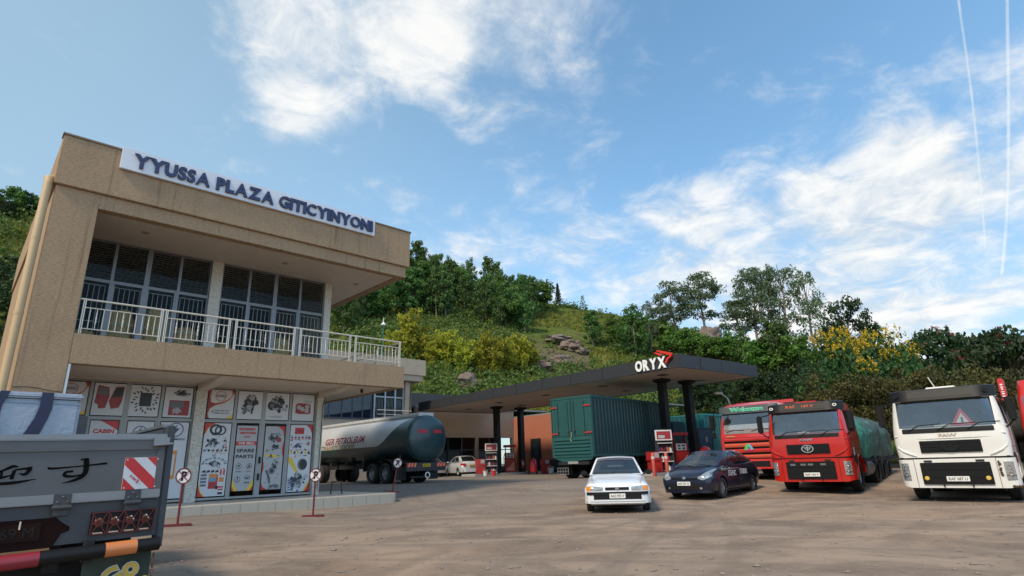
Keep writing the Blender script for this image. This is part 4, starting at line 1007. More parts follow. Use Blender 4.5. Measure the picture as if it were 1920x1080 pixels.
def framed(mb, fn, wins, t0, t1, n=10):
    """surface with rectangular openings in s, between t0 and t1"""
    mb.grid(sub(fn, 0, 1, 0, t0), n, 1); mb.grid(sub(fn, 0, 1, t1, 1), n, 1); s_ = 0.0
    for a, b_ in wins: mb.grid(sub(fn, s_, a, t0, t1), 2, 4); s_ = b_
    mb.grid(sub(fn, s_, 1.0, t0, t1), 2, 4)
def car_shell(t, st, gh, paint, axles, r_, track, wheel_style, W2):
    """st: stations (y, zb, zmid, zbelt, ztop, wb, wm, wt); gh: greenhouse corner dict"""
    rings = []
    for (y, zb, zm, zt, zc, wb, wm, wt) in catmull(st, 4):
        h = [(0, zb), (wb*.86, zb), (wb, zb+.06), (wm, zm), (wm*.995, (zm+zt)/2), (wt, zt), (wt*.92, zt+(zc-zt)*.5), (wt*.55, zc-.008), (0, zc)]
        ring = [(x, y, z) for x, z in h] + [(-x, y, z) for x, z in h[-2:0:-1]]
        rings.append(ring)
    me = MB().loft(rings).mesh('body', smooth=38)
    cy = []
    for ya in axles:
        for sx in (-1, 1): cy.append(((sx*(W2-.34), ya, r_*1.0), (sx*(W2+.2), ya, r_*1.0), r_*1.17))
    me = carve(me, cy); me.materials.clear(); me.materials.append(paint)
    body = link('body', me, t)
    # greenhouse
    A, B, C, D_ = gh['A'], gh['B'], gh['C'], gh['D']
    fb = gh.get('fb', .10); nseg = 10
    ws = bilin([(-A[0], A[1], A[2]), (A[0], A[1], A[2]), (B[0], B[1], B[2]), (-B[0], B[1], B[2])], (0, -fb, 0.0))
    rs = bilin([(D_[0], D_[1], D_[2]), (-D_[0], D_[1], D_[2]), (-C[0], C[1], C[2]), (C[0], C[1], C[2])], (0, fb*.7, 0))
    rf = bilin([(-B[0], B[1], B[2]), (B[0], B[1], B[2]), (C[0], C[1], C[2]), (-C[0], C[1], C[2])], (0, 0, .035))
    ws0, rs0 = ws, rs
    ws = lambda s, t_: tuple(Vector(ws0(s, t_)) + Vector((0, 0, .035*4*s*(1-s)*t_)))
    rs = lambda s, t_: tuple(Vector(rs0(s, t_)) + Vector((0, 0, .035*4*s*(1-s)*t_)))
    def roof(s, t_):
        p = Vector(rf(s, t_)); cr = 4*s*(1-s); p.y += (-fb*(1-t_) + fb*.7*t_)*cr; p.z += gh.get('crown', .03)*math.sin(math.pi*t_); return tuple(p)
    g_ = MB(); g_.grid(roof, nseg, 8); framed(g_, ws, [(.045, .955)], .045, .94); framed(g_, rs, [(.06, .94)], .08, .93)
    for sx in (-1, 1):
        sd = bilin([(sx*A[0], A[1], A[2]), (sx*D_[0], D_[1], D_[2]), (sx*C[0], C[1], C[2]), (sx*B[0], B[1], B[2])])
        def side(s, t_, sd=sd, sx=sx):
            p = Vector(sd(s, t_)); p.z += gh.get('crown', .03)*math.sin(math.pi*s)*t_; p.x += sx*.05*math.sin(math.pi*t_)*math.sin(math.pi*s); return tuple(p)
        framed(g_, side, [(a+.008, b_-.008) for a, b_ in gh['sides']], .085, .885)
        so_ = (sx*.006, 0, 0)
        for (s0, s1) in gh['sides']:
            MB().grid(sub(side, s0, s1, .07, .90, so_), 8, 4).build('side_window', SIDEG, t, fixn=False)
    g_.build('roof', paint, t, fixn=True, smooth=50)
    MB().grid(sub(ws, .035, .965, .03, .95, (0, -.006, .006)), nseg, 6).build('windscreen', CSCR, t, fixn=False)
    MB().grid(sub(rs, .05, .95, .06, .94, (0, .006, .006)), nseg, 6).build('rear_window', SIDEG, t, fixn=False)
    iw = gh.get('win', .0)
    # interior: dark floor and two seat backs
    zf = max(A[2], D_[2])+.03
    w = MB(); w.box(-A[0]*.88, A[0]*.88, A[1]+.22, D_[1]-.12, A[2]-.10, zf)
    for sx in (-.36, .36): w.box(sx-.23, sx+.23, B[1]+.25, B[1]+.42, zf, B[2]-.30); w.box(sx-.12, sx+.12, B[1]+.30, B[1]+.40, B[2]-.30, B[2]-.13)
    w.box(-.6, .6, C[1]-.12, C[1]+.06, zf, C[2]-.26); w.box(-A[0]*.8, A[0]*.8, A[1]+.22, A[1]+.55, zf, zf+.05)
    w.build('interior', mat('car_interior', (.065, .065, .06), .8), t, bevel=.03)
    MB().ring((.36, A[1]+.68, zf+.12), .15, .175, 'y', 20, .03).build('steering_wheel', BLK, t)
    for ya in axles:
        for sx in (-1, 1): wheel(t, (sx*track/2, ya, r_), r_, .19, wheel_style, sx)
    w = MB(); w.box(-W2*.8, W2*.8, axles[0]-.55, axles[1]+.6, .16, .30); w.build('underside', UNDER, t)
    return body, ws

def fstrip(xa, xb, zlo, zhi, yf, off=.006, n=8, th=.03):
    """panel that follows the front surface y = yf(x, z)"""
    b_ = MB(); zl = zlo if callable(zlo) else (lambda x: zlo); zh = zhi if callable(zhi) else (lambda x: zhi)
    vs = []
    for i in range(n+1):
        x = xa+(xb-xa)*i/n
        for z in (zl(x), zh(x)): vs.append((x, yf(x, z)-off, z))
        for z in (zl(x), zh(x)): vs.append((x, yf(x, z)-off+th, z))
    fs = []
    for i in range(n):
        a = 4*i; b2 = a+4
        fs += [(a, b2, b2+1, a+1), (a+1, b2+1, b2+3, a+3), (a+2, a, b2, b2+2)[::-1]]
    fs += [(0, 1, 3, 2), (4*n, 4*n+2, 4*n+3, 4*n+1)]
    return b_.add(vs, fs)
from mathutils.bvhtree import BVHTree
def front_of(me):
    bv = BVHTree.FromPolygons([v.co[:] for v in me.vertices], [p.vertices[:] for p in me.polygons])
    def yf(x, z):
        h_ = bv.ray_cast(Vector((x, -2, z)), Vector((0, 1, 0)))[0]
        return h_.y if h_ is not None else .9
    return yf
def fpatch(xa, xb, zlo, zhi, yf, off=.012, nx=10, nz=5):
    zl = zlo if callable(zlo) else (lambda x: zlo); zh = zhi if callable(zhi) else (lambda x: zhi)
    def fn(s, t_):
        x = lerp(xa, xb, s); z = lerp(zl(x), zh(x), t_); return (x, yf(x, z)-off, z)
    return MB().grid(fn, nx, nz)
def plate(t, s, x, y, z, w_=.52, h_=.12, m_=PLATE):
    p = MB().box(x-w_/2, x+w_/2, y-.012, y, z-h_/2, z+h_/2).build('number_plate', m_, t, bevel=.005)
    text(s, h_*.58, (x, y-.0135, z), PTXT, p, depth=.002, width=w_*.82, bold=.012)
    return p
def mirror(t, x, y, z, m_, sx, k=1.0):
    b_ = MB(); b_.box(x-.09*k, x+.09*k, y-.05*k, y+.06*k, z-.06*k, z+.07*k); o = b_.build('mirror', m_, t, bevel=.03*k); MB().bar((x-sx*.08*k, y, z-.03), (x-sx*.2*k, y+.02, z-.05), .04, .04).build('mirror_arm', BLK, o)
def wiper(t, p0, p1, p2): MB().tube([p0, p1, p2], .009, 6).build('wiper', BLK, t)

# ---- white saloon facing the camera
def white_saloon():
    t = thing('saloon_car', 'white saloon car facing the camera with amber corner lamps', 'car', (2.53, 15.65, ground_z(2.5, 16.5)), -9.5)
    WP = mat('paint_white', (.66, .665, .67), .28, var=.04, vscale=1, coat=.7, dirt=.10, dirtcol=(.5, .44, .36))
    st = [(0, .27, .46, .60, .63, .60, .66, .60), (.05, .22, .46, .64, .685, .74, .78, .73), (.22, .20, .5, .70, .765, .79, .845, .77), (.85, .19, .52, .79, .875, .82, .848, .765), (1.3, .19, .52, .86, .955, .82, .848, .755),
          (2.4, .19, .52, .89, .93, .82, .848, .76), (3.5, .20, .52, .91, .97, .82, .848, .75), (4.2, .24, .55, .90, .97, .80, .83, .72), (4.45, .30, .55, .86, .93, .74, .78, .68), (4.53, .36, .55, .78, .82, .64, .70, .6)]
    gh = dict(A=(.735, 1.20, .915), B=(.545, 1.98, 1.355), C=(.54, 3.05, 1.36), D=(.66, 3.85, .95), fb=.14, crown=.025, sides=((.14, .47), (.50, .84)))
    body, ws = car_shell(t, st, gh, WP, (.87, 3.45), .295, 1.47, 'steel', .845)
    yf = lambda x, z: interp([(0, -.0), (.58, .0), (.70, .035), (.78, .09), (.84, .22), (.86, .3)], abs(x))
    yp = front_of(body.data)
    for sx in (-1, 1):
        fpatch(sx*.36, sx*.645, lambda x: .560-.01*abs(x), lambda x: .635+.09*(abs(x)-.3), yp, .014).build('headlight', LAMPG, t, fixn=False)
        fpatch(sx*.65, sx*.785, .556, lambda x: .668-.1*max(0, abs(x)-.72), yp, .016).build('indicator', AMBER, t, fixn=False)
        mirror(t, sx*.90, 1.42, .96, TRIM, sx)
    fstrip(-.30, .30, .565, .635, yf, .012).build('grille', TRIM, t)
    e = MB(); e.ring((0, -.022, .60), .022, .034, 'y', 20, .01, 1.45); e.disc((0, -.02, .60), .02, 'y', 16, .03); e.build('badge', CHROME, t)
    fstrip(-.84, .84, .25, .545, yf, .045, 16, .05).build('bumper', WP, t)
    fstrip(-.852, .852, .455, .525, yf, .062, 20, .2).build('bumper_strip', TRIM, t)
    fstrip(-.60, .60, .345, .455, yf, .052, 12).build('air_intake', TRIM, t)
    fstrip(-.80, .80, .285, .30, yf, .052, 12).build('bumper_groove', mat('groove_grey', (.25, .25, .25), .6), t)
    for sx in (-1, 1): fstrip(sx*.62, sx*.67, .47, .505, yf, .06, 2).build('side_marker', LAMPG, t)
    plate(t, 'RAG 975 V', 0, -.062, .425, .40, .115)
    MB().grid(sub(ws, .06, .94, .80, .95, (0, -.012, .012)), 10, 3).build('sun_strip', glassmat('sun_strip', (.09, .075, .095), .1, .2), t, fixn=False)
    wiper(t, (-.05, 1.13, .955), (-.3, 1.12, .965), (-.62, 1.14, .975)); wiper(t, (.45, 1.14, .955), (.2, 1.10, .97), (-.12, 1.08, .985))
    w = MB(); w.tube([(-.68, 1.15, .93), (-.66, .6, .84), (-.6, .12, .735)], .006, 4); w.tube([(.68, 1.15, .93), (.66, .6, .84), (.6, .12, .735)], .006, 4); w.build('bonnet_gap', mat('groove_grey', (.25, .25, .25), .6), t)
    MB().tube([(.62, 1.55, 1.15), (.67, 1.50, 1.55)], .005, 5).build('aerial', BLK, t)
white_saloon()

# ---- navy hatchback with door lettering
def hatchback():
    t = thing('hatchback_car', 'dark navy hatchback with white lettering on its front door', 'car', (5.28, 19.32, ground_z(5.8, 20.5)-.02), -41)
    NP = mat('paint_navy', (.009, .011, .028), .32, .2, var=.15, vscale=1, coat=.55)
    st = [(0, .26, .46, .62, .66, .50, .56, .50), (.06, .21, .46, .67, .72, .70, .76, .68), (.3, .18, .5, .78, .84, .80, .86, .76), (.9, .17, .52, .90, .98, .83, .872, .78), (1.35, .17, .52, .94, 1.02, .84, .872, .79),
          (2.4, .17, .52, .97, 1.00, .84, .872, .80), (3.6, .18, .54, 1.02, 1.05, .83, .87, .78), (4.15, .24, .56, 1.04, 1.08, .80, .85, .74), (4.38, .32, .58, .98, 1.03, .74, .80, .68), (4.46, .40, .58, .86, .9, .62, .7, .6)]
    gh = dict(A=(.76, .92, .955), B=(.56, 2.0, 1.425), C=(.53, 3.65, 1.36), D=(.66, 4.28, 1.05), fb=.16, crown=.065, sides=((.22, .34), (.36, .60), (.625, .84)))
    body, ws = car_shell(t, st, gh, NP, (.93, 3.63), .315, 1.53, 'alloy', .87)
    yp = front_of(body.data)
    yf = lambda x, z: interp([(0, 0), (.48, .0), (.62, .05), (.74, .12), (.82, .3), (.87, .5)], abs(x)) + max(0, z-.66)*1.1
    for sx in (-1, 1):
        fpatch(sx*.46, sx*.86, lambda x: .60+.10*sm(.6, .86, abs(x))-.03*sm(.46, .6, abs(x)), lambda x: .665+.235*sm(.44, .80, abs(x)), yp, .014, 14, 8).build('headlight', LAMPG, t, fixn=False)
        h_ = MB(); pts = [(.46, .60, .05), (.60, .585, .08), (.76, .64, .20), (.83, .77, .46), (.84, .87, .78), (.76, .85, .62), (.60, .76, .30), (.46, .67, .10)]
        vs = [(sx*(p[0]+.012), p[2]-.03, p[1]) for p in pts]; c0 = (sx*.68, .22, .72)
        pass
        fstrip(sx*.70, sx*.78, .34, .50, yf, .03, 3).build('fog_lamp_bezel', mat('silver_trim', (.5, .5, .48), .35, .5), t)
        fstrip(sx*.50, sx*.56, .30, .36, yf, .035, 3).build('fog_lamp', LAMPG, t)
        mirror(t, sx*.98, 1.42, 1.02, NP, sx, 1.1)
    fstrip(-.42, .42, .585, .635, yf, .012).build('grille', TRIM, t)
    e = MB(); e.ring((0, -.022, .635), .03, .045, 'y', 20, .012, 1.4); e.disc((0, -.02, .635), .028, 'y', 16, .04); e.build('badge', CHROME, t)
    fstrip(-.66, .66, .28, .455, yf, .02, 12).build('air_intake', TRIM, t)
    fstrip(-.80, .80, .19, .27, yf, .05, 14, .06).build('front_lip', NP, t)
    plate(t, 'RAI 757 G', -.02, -.03, .465, .44, .12)
    wiper(t, (-.05, .80, .99), (-.3, .86, 1.02), (-.68, .95, 1.02)); wiper(t, (.55, .88, .985), (.25, .84, 1.03), (-.1, .84, 1.05))
    Mz = Matrix.Rotation(R(90), 4, 'Z')
    for s_, y_, wd, zz in (('STERIC', 1.72, .52, .735), ('STUDIO', 2.72, .48, .765)):
        text(s_, .17, (.888, y_, zz), mat('decal_white', (.75, .75, .74), .5), body, M=Mz, depth=.003, width=wd+.14, bold=.0, spacing=1.15)
    g_ = MB()
    for y_ in (1.32, 2.36, 3.32): g_.box(.868, .876, y_-.004, y_+.004, .3, .96)
    g_.build('door_gap', TRIM, t)
    MB().box(.858, .876, 1.15, 3.35, .24, .262).build('sill_trim', CHROME, t)
    for y_ in (2.22, 3.2): MB().box(.872, .90, y_-.09, y_+.09, .80, .83).build('door_handle', NP, t, bevel=.008)
hatchback()

# ---- silver saloon seen from behind, and its half hidden neighbour
def rear_saloon(label, loc, deg, paint, platetxt):
    t = thing('parked_saloon', label, 'car', loc, deg, 'saloons parked at the station')
    st = [(0, .28, .46, .62, .66, .55, .62, .55), (.08, .22, .46, .68, .74, .72, .78, .70), (.3, .2, .5, .78, .85, .79, .84, .75), (.9, .19, .52, .88, .97, .81, .845, .76), (1.3, .19, .52, .92, 1.02, .82, .845, .76),
          (2.3, .19, .52, .94, .98, .82, .845, .76), (3.5, .2, .54, .97, 1.04, .81, .845, .74), (4.0, .25, .56, .97, 1.06, .79, .83, .70), (4.22, .30, .58, .92, 1.02, .76, .80, .66), (4.3, .36, .58, .8, .85, .68, .74, .6)]
    gh = dict(A=(.73, 1.0, .97), B=(.54, 1.85, 1.42), C=(.52, 3.0, 1.43), D=(.63, 3.72, 1.04), fb=.12, crown=.03, sides=((.14, .47), (.50, .84)))
    body, ws = car_shell(t, st, gh, paint, (.85, 3.40), .30, 1.47, 'steel', .845)
    yb = lambda x, z: -interp([(0, 4.32), (.6, 4.31), (.7, 4.27), (.78, 4.18), (.84, 4.0)], abs(x))
    def rstrip(x0, x1, z0, z1, name, m_, off=.012):
        b_ = fstrip(x0, x1, z0, z1, yb, off, 6); b_.v = [(v[0], -v[1], v[2]) for v in b_.v]; return b_.build(name, m_, t)
    for sx in (-1, 1):
        rstrip(sx*.52, sx*.83, .70, .92, 'tail_lamp', REDL, .03); rstrip(sx*.72, sx*.83, .70, .78, 'reverse_lamp', LAMPG, .036); mirror(t, sx*.92, 1.3, 1.02, paint, sx)
    rstrip(-.82, .82, .30, .56, 'bumper', paint, .05)
    p = MB().box(-.26, .26, 4.345, 4.36, .70, .81).build('number_plate', PLATEY, t)
    pb_ = MB()
    for k in range(6): pb_.box(-.2+.07*k, -.16+.07*k, 4.36, 4.362, .725, .785)
    pb_.build('plate_print', PTXT, p)
    return t
rear_saloon('silver saloon car parked tail on beside the tanker', (-5.2, 49.0, .48), 205, mat('paint_silver', (.66, .67, .68), .3, .3, coat=.6), 'RAC 218 K')
rear_saloon('pale saloon half hidden behind the tanker tail', (-8.3, 47.9, .48), 215, mat('paint_beige', (.42, .40, .36), .3, .4, coat=.5), 'RAB 604 D')

# ---- lorry cabs -------------------------------------------------------------
def hollow_cab(sec, paint, t, z0, z1, hw=1.05, yb=1.75):
    me = MB().loft([cab_ring(*s_) for s_ in sec]).mesh('cab', smooth=40)
    ob = bpy.data.objects.new('c', me); COL.objects.link(ob); cm_ = MB().box(-hw, hw, -.6, yb, z0, z1).mesh('k', smooth=0); c_ = bpy.data.objects.new('k', cm_); COL.objects.link(c_)
    md = ob.modifiers.new('b', 'BOOLEAN'); md.operation = 'DIFFERENCE'; md.object = c_; md.solver = 'EXACT'
    dg = bpy.context.evaluated_depsgraph_get(); dg.update(); out = bpy.data.meshes.new_from_object(ob.evaluated_get(dg)); bpy.data.objects.remove(ob); bpy.data.objects.remove(c_)
    out.polygons.foreach_set('use_smooth', [True]*len(out.polygons)); out.set_sharp_from_angle(angle=R(40)); out.materials.clear(); out.materials.append(paint); link('cab', out, t)
    e = .004; x, y, a, b_ = hw-e, yb-e, z0+e, z1-e; f = .30
    li = MB().add([(-x, f, a), (x, f, a), (x, y, a), (-x, y, a), (-x, f, b_), (x, f, b_), (x, y, b_), (-x, y, b_)], [(0, 1, 2, 3), (4, 5, 6, 7), (0, 3, 7, 4), (1, 2, 6, 5), (2, 3, 7, 6)])
    li.build('cab_lining', mat('cab_lining', (.10, .10, .095), .9), t, fixn=False, smooth=0)
    G_ = mat('cab_grey', (.13, .135, .135), .8)
    MB().box(-x+.01, x-.01, .16, .52, a+.002, a+.07).build('dashboard', mat('dash_grey', (.17, .17, .165), .75), t, bevel=.03)
    for sx in (-.55, .55):
        w = MB(); w.box(sx-.25, sx+.25, 1.15, 1.32, a+.01, a+.45); w.box(sx-.14, sx+.14, 1.17, 1.29, a+.45, a+.62); w.build('seat', G_, t, bevel=.05)
    sw = MB(); sw.ring((.55, .62, a+.12), .19, .215, 'y', 22, .03); sw.bar((.37, .62, a+.12), (.73, .62, a+.12), .03, .04); sw.build('steering_wheel', BLK, t)
    pp = MB(); pp.box(-.25, .12, .10, .16, a+.012, a+.06); pp.build('papers', mat('paper_white', (.6, .6, .56), .8), t)
    MB().box(-.07, .07, .36, .40, b_-.16, b_-.06).build('inner_mirror', BLK, t)
    cu = MB(); 
    for sx in (-1, 1): cu.grid(lambda s_, v_, sx=sx: (sx*(x-.02-.03*math.sin(s_*20)), lerp(.75, 1.5, s_), lerp(a+.02, b_-.02, v_)), 24, 1)
    cu.build('curtain', mat('curtain_cloth', (.22, .17, .10), .9), t, fixn=False)
def cab_ring(z, w_, yf, yb, rc, n=5):
    pts = []
    for (cx, cy, a0) in ((w_-rc, yf+rc, -90), (w_-rc*.5, yb-rc*.5, 0), (-w_+rc*.5, yb-rc*.5, 90), (-w_+rc, yf+rc, 180)):
        rr = rc if cy < (yf+yb)/2 else rc*.5
        for k in range(n+1):
            a = R(a0+90*k/n); pts.append((cx+rr*math.cos(a), cy+rr*math.sin(a), z))
    return pts
def lorry_rear(t, nax, r_=.52, y0=4.7, load=None):
    w = MB(); w.box(-.45, -.37, 1.2, y0+1.4*nax+.6, .62, .86); w.box(.37, .45, 1.2, y0+1.4*nax+.6, .62, .86)
    for k in range(5): w.box(-.37, .37, 2.4+k*1.3, 2.5+k*1.3, .66, .82)
    w.build('chassis', UNDER, t)
    for k in range(nax):
        for sx in (-1, 1): wheel(t, (sx*.98, y0+1.38*k, r_), r_, .52, 'truck', sx)
    for sx in (-1, 1): wheel(t, (sx*1.03, 1.38, r_), r_, .30, 'truck', sx)
    MB().cyl((1.0, 2.6, .72), (1.0, 3.6, .72), .3, n=18).build('fuel_tank', mat('tank_grey', (.12, .12, .12), .4, .5, dirt=.5), t)
    MB().box(-1.15, -.7, 2.6, 3.5, .45, 1.0).build('battery_box', UNDER, t, bevel=.02)

def visor_lorry(label, loc, deg, pm, platetxt, letters, visor_text, fogs, tarp, grp='lorries parked in a row', chips=0):
    t = thing('cargo_lorry', label, 'lorry', loc, deg, grp)
    PAINT = pm
    sec = [(1.12, 1.22, .03, 2.0, .16), (1.5, 1.245, .0, 2.05, .18), (1.8, 1.235, .015, 2.05, .2), (1.95, 1.22, .04, 2.05, .2), (2.3, 1.18, .12, 2.05, .2), (2.66, 1.13, .22, 2.02, .2), (2.86, 1.08, .34, 1.95, .22), (2.93, .98, .5, 1.8, .25)]
    hollow_cab(sec, PAINT, t, 1.89, 2.60)
    def fy(z): return interp([(s_[0], s_[2]) for s_ in sec], z)
    yf = lambda x, z: fy(z) + interp([(0, 0), (.98, 0), (1.08, .03), (1.16, .085), (1.21, .16), (1.24, .26)], abs(x)*1.24/interp([(s_[0], s_[1]) for s_ in sec], z))
    # windscreen: follows the front, dark surround below
    w = MB(); w.grid(lambda s_, v_: (lerp(-1.08, 1.08, s_)*lerp(1, .96, v_), yf(lerp(-1.08, 1.08, s_), lerp(1.86, 2.62, v_))-.012, lerp(1.86, 2.62, v_)), 14, 6); w.build('windscreen', WSCR, t, fixn=False)
    w = MB(); w.grid(lambda s_, v_: (lerp(-1.12, 1.12, s_), yf(lerp(-1.12, 1.12, s_), lerp(1.75, 1.865, v_))-.014, lerp(1.75, 1.865, v_)), 14, 2); w.build('windscreen_apron', TRIM, t, fixn=False)
    # sun visor
    v = MB(); prof = lambda x: yf(x, 2.72)-.20
    vs = []; nvis = 14
    for i in range(nvis+1):
        x = lerp(-1.19, 1.19, i/nvis); k = sm(1.19, .8, abs(x)); yy = yf(x*.98, 2.7)
        vs += [(x, yy-.10-.06*k, 2.62), (x, yy-.02-.05*k, 2.90), (x, yy+.14, 2.93), (x, yy+.10, 2.64)]
    fs = [(4*i+a, 4*i+(a+1) % 4, 4*i+4+(a+1) % 4, 4*i+4+a) for i in range(nvis) for a in range(4)] + [(0, 1, 2, 3), (4*nvis+3, 4*nvis+2, 4*nvis+1, 4*nvis)]
    vo = v.add(vs, fs).build('sun_visor', mat('visor_black', (.009, .009, .009), .5, var=.2, spec=.25), t, smooth=30)
    def vface(x, z): return lerp(yf(x*.98, 2.7)-.10-.06*sm(1.19, .8, abs(x)), yf(x*.98, 2.7)-.02-.05*sm(1.19, .8, abs(x)), (z-2.62)/.28)
    MB().grid(lambda s_, q_: (lerp(-.72, .72, s_), vface(lerp(-.72, .72, s_), lerp(2.68, 2.86, q_))-.006, lerp(2.68, 2.86, q_)), 6, 1).build('visor_panel', mat('visor_panel', (.018, .017, .015), .5, spec=.25), vo, fixn=False)
    for sx in (-1, 1):
        e = MB(); zc_ = 2.77; e.ring((sx*1.0, vface(1.0, zc_)-.03, zc_), .026, .05, 'y', 16, .05, 1.25); e.build('marker_lamp', mat('marker_white', (.7, .7, .66), .3) if visor_text else TRIM, vo)
        MB().disc((sx*1.0, vface(1.0, zc_)-.05, zc_), .027, 'y', 12).build('marker_lens', BLK, vo, fixn=False)
    if visor_text:
        for s_, cx, wd in visor_text: text(s_, .10, (cx, vface(cx, 2.78)-.012, 2.785), mat('visor_orange', (.75, .13, .05), .5), vo, depth=.004, width=wd, bold=.01)
    # front panel details
    MB().box(-.66, .66, -.022, .02, 1.24, 1.545).build('grille', mat('grille_black', (.006, .006, .006), .5, var=.3, spec=.25), t, bevel=.012)
    gq = MB(); gq.box(-.64, .64, -.036, -.023, 1.385, 1.40); gq.box(-.64, .64, -.034, -.023, 1.30, 1.31); gq.box(-.64, .64, -.034, -.023, 1.47, 1.48); gq.build('grille_slat', TRIM, t)
    em = mat('emblem_silver', (.66, .66, .63), .25, .7) if letters == 'chrome' else TRIM
    e = MB(); e.ring((0, -.045, 1.395), .105, .125, 'y', 28, .02, 1.5); e.build('badge_ring', em, t)
    MB().disc((0, -.040, 1.395), .105, 'y', 28, .158).build('badge_plate', BLK, t, fixn=False)
    e = MB(); e.poly([(-.012, -.05, 1.31), (.012, -.05, 1.31), (.018, -.05, 1.48), (-.018, -.05, 1.48)])
    for k in range(3):
        zz = 1.44-.035*k; L = .11-.018*k
        for sx in (-1, 1): e.poly([(sx*.025, -.05, zz-.012), (sx*L, -.05, zz-.004), (sx*(L+.01), -.05, zz+.012), (sx*.025, -.05, zz+.006)])
    e.build('badge_wings', em, t, fixn=False)
    text('FAW', .075, (0, yf(0, 1.69)-.02, 1.685), CHROME if letters == 'chrome' else mat('letter_worn', (.55, .45, .36), .5), t, depth=.012, width=.40, bold=.03)
    # raised swage lines at both sides
    for sx in (-1, 1):
        MB().tube([(sx*1.16, .065, 1.72), (sx*1.175, .08, 1.5), (sx*1.15, .045, 1.38), (sx*1.05, .01, 1.29), (sx*.90, .0, 1.215), (sx*.78, .0, 1.165)], [.016, .03, .032, .03, .024, .01], 8).build('swage_line', PAINT, t)
        MB().box(sx*1.14-.06, sx*1.14+.06, .015, .07, 1.66, 1.71).build('grab_handle', PAINT, t, bevel=.015)
    MB().box(-1.16, 1.16, .035, .5, 1.085, 1.13).build('cab_gap', BLK, t)
    # bumper
    yb = lambda x, z: -.06 + interp([(0, 0), (.9, 0), (1.08, .035), (1.18, .11), (1.235, .25)], abs(x)) + max(0, .6-z)*.12
    fstrip(-.86, .86, .36, 1.08, yb, 0, 10, .35).build('bumper', PAINT, t, smooth=35)
    for sx in (-1, 1):
        fstrip(sx*.868, sx*1.245, lambda x: .36+.05*sm(1.0, 1.24, abs(x)), 1.075, yb, .0, 10, .35).build('bumper_corner', PAINT, t, smooth=35)
        fstrip(sx*1.00, sx*1.19, lambda x: .56, lambda x: .985, yb, .012, 4).build('headlight', LAMPG, t)
        h_ = MB(); 
        for zz in (.86, .70): h_.ring((sx*1.09, yb(1.09, zz)-.02, zz), .035, .055, 'y', 14, .012)
        h_.build('headlight_bowl', CHROME, t)
        fstrip(sx*1.00, sx*1.19, .655, .668, yb, .018, 4).build('lamp_divider', TRIM, t)
        MB().bar((sx*1.24, .45, 1.35), (sx*1.24, 1.9, 1.35), .01, .01).build('door_line', TRIM, t)
    MB().box(-.74, .74, -.085, -.03, .45, .99).build('lower_grille', mat('grille_black', (.006, .006, .006), .5, var=.3, spec=.25), t, bevel=.012)
    gq = MB()
    for zz in (.82, .63): gq.box(-.73, .73, -.098, -.086, zz, zz+.02)
    gq.build('grille_slat', TRIM, t)
    if fogs:
        for sx in (-1, 1): d_ = MB(); d_.lathe([(-.125, .001), (-.12, .045), (-.105, .055), (-.086, .055)], 'y', 18, (sx*.64, 0, .60)); d_.build('fog_lamp', mat('fog_yellow', (.62, .40, .08), .3), t)
    else:
        for x in (-.52, -.2, .02, .40): MB().box(x-.08, x+.08, -.096, -.086, .87, .93).build('vent_block', mat('vent_grey', (.12, .12, .12), .5), t)
    plate(t, platetxt, .02, -.10, .585, .48, .125)
    # side windows, doors, mirrors
    for sx in (-1, 1):
        p = [(sx*1.20, .35, 1.92), (sx*1.20, 1.45, 1.92), (sx*1.13, 1.45, 2.60), (sx*1.125, .48, 2.60)]
        MB().poly([(v[0]+sx*.03, v[1], v[2]) for v in p]).build('side_window', TSIDE, t, fixn=False)
        MB().box(sx*1.245-.012, sx*1.245+.012, .3, .9, .95, 1.2).build('step_panel', TRIM, t)
        MB().box(sx*1.262-.004, sx*1.262+.004, .42, .56, 1.15, 1.40).build('door_sticker', mat('sticker_grey', (.4, .4, .42), .5), t)
        m_ = MB(); m_.box(sx*1.42-.09, sx*1.42+.09, -.04, .08, 1.95, 2.55); mo = m_.build('mirror', BLK, t, bevel=.04)
        a_ = MB(); a_.tube([(sx*1.40, .05, 1.97), (sx*1.30, .12, 1.86), (sx*1.2, .25, 1.80)], .022, 6); a_.tube([(sx*1.40, .05, 2.5), (sx*1.28, .16, 2.55), (sx*1.15, .3, 2.58)], .018, 6); a_.build('mirror_arm', BLK, mo)
        fd = MB(); fd.grid(lambda s_, v_, sx=sx: (sx*(.95+.31*v_), 1.38+.66*math.cos(math.pi*s_), .58+.60*math.sin(math.pi*s_)), 12, 1); fd.build('mudguard', PAINT, t, fixn=False, smooth=60)
        MB().bar((sx*.9, .2, .3), (sx*.9, .7, .38), .05, .05).build('step_bar', UNDER, t)
    gp = MB()
    for sx in (-1, 1):
        gp.tube([(sx*1.10, yf(1.10, 1.74)-.006, 1.74), (sx*1.105, yf(1.105, 1.5)-.006, 1.5), (sx*1.03, yf(1.03, 1.2)-.006, 1.2), (sx*1.02, yf(1.02, 1.13)-.006, 1.13)], .006, 4)
        gp.tube([(sx*.864, yb(.864, 1.07)-.004, 1.07), (sx*.864, yb(.864, .7)-.004, .7), (sx*.864, yb(.864, .37)-.004, .37)], .006, 4)
        gp.tube([(sx*1.262, .32, 1.15), (sx*1.262, .34, 1.9), (sx*1.20, .42, 2.62), (sx*1.2, 1.5, 2.64), (sx*1.262, 1.55, 1.9), (sx*1.262, 1.55, 1.15)], .006, 4)
    gp.build('panel_gap', UNDER, t)
    for sx in (-1, 1): MB().box(sx*.55-.09, sx*.55+.09, -.072, -.055, 1.005, 1.05).build('bumper_step', UNDER, t)
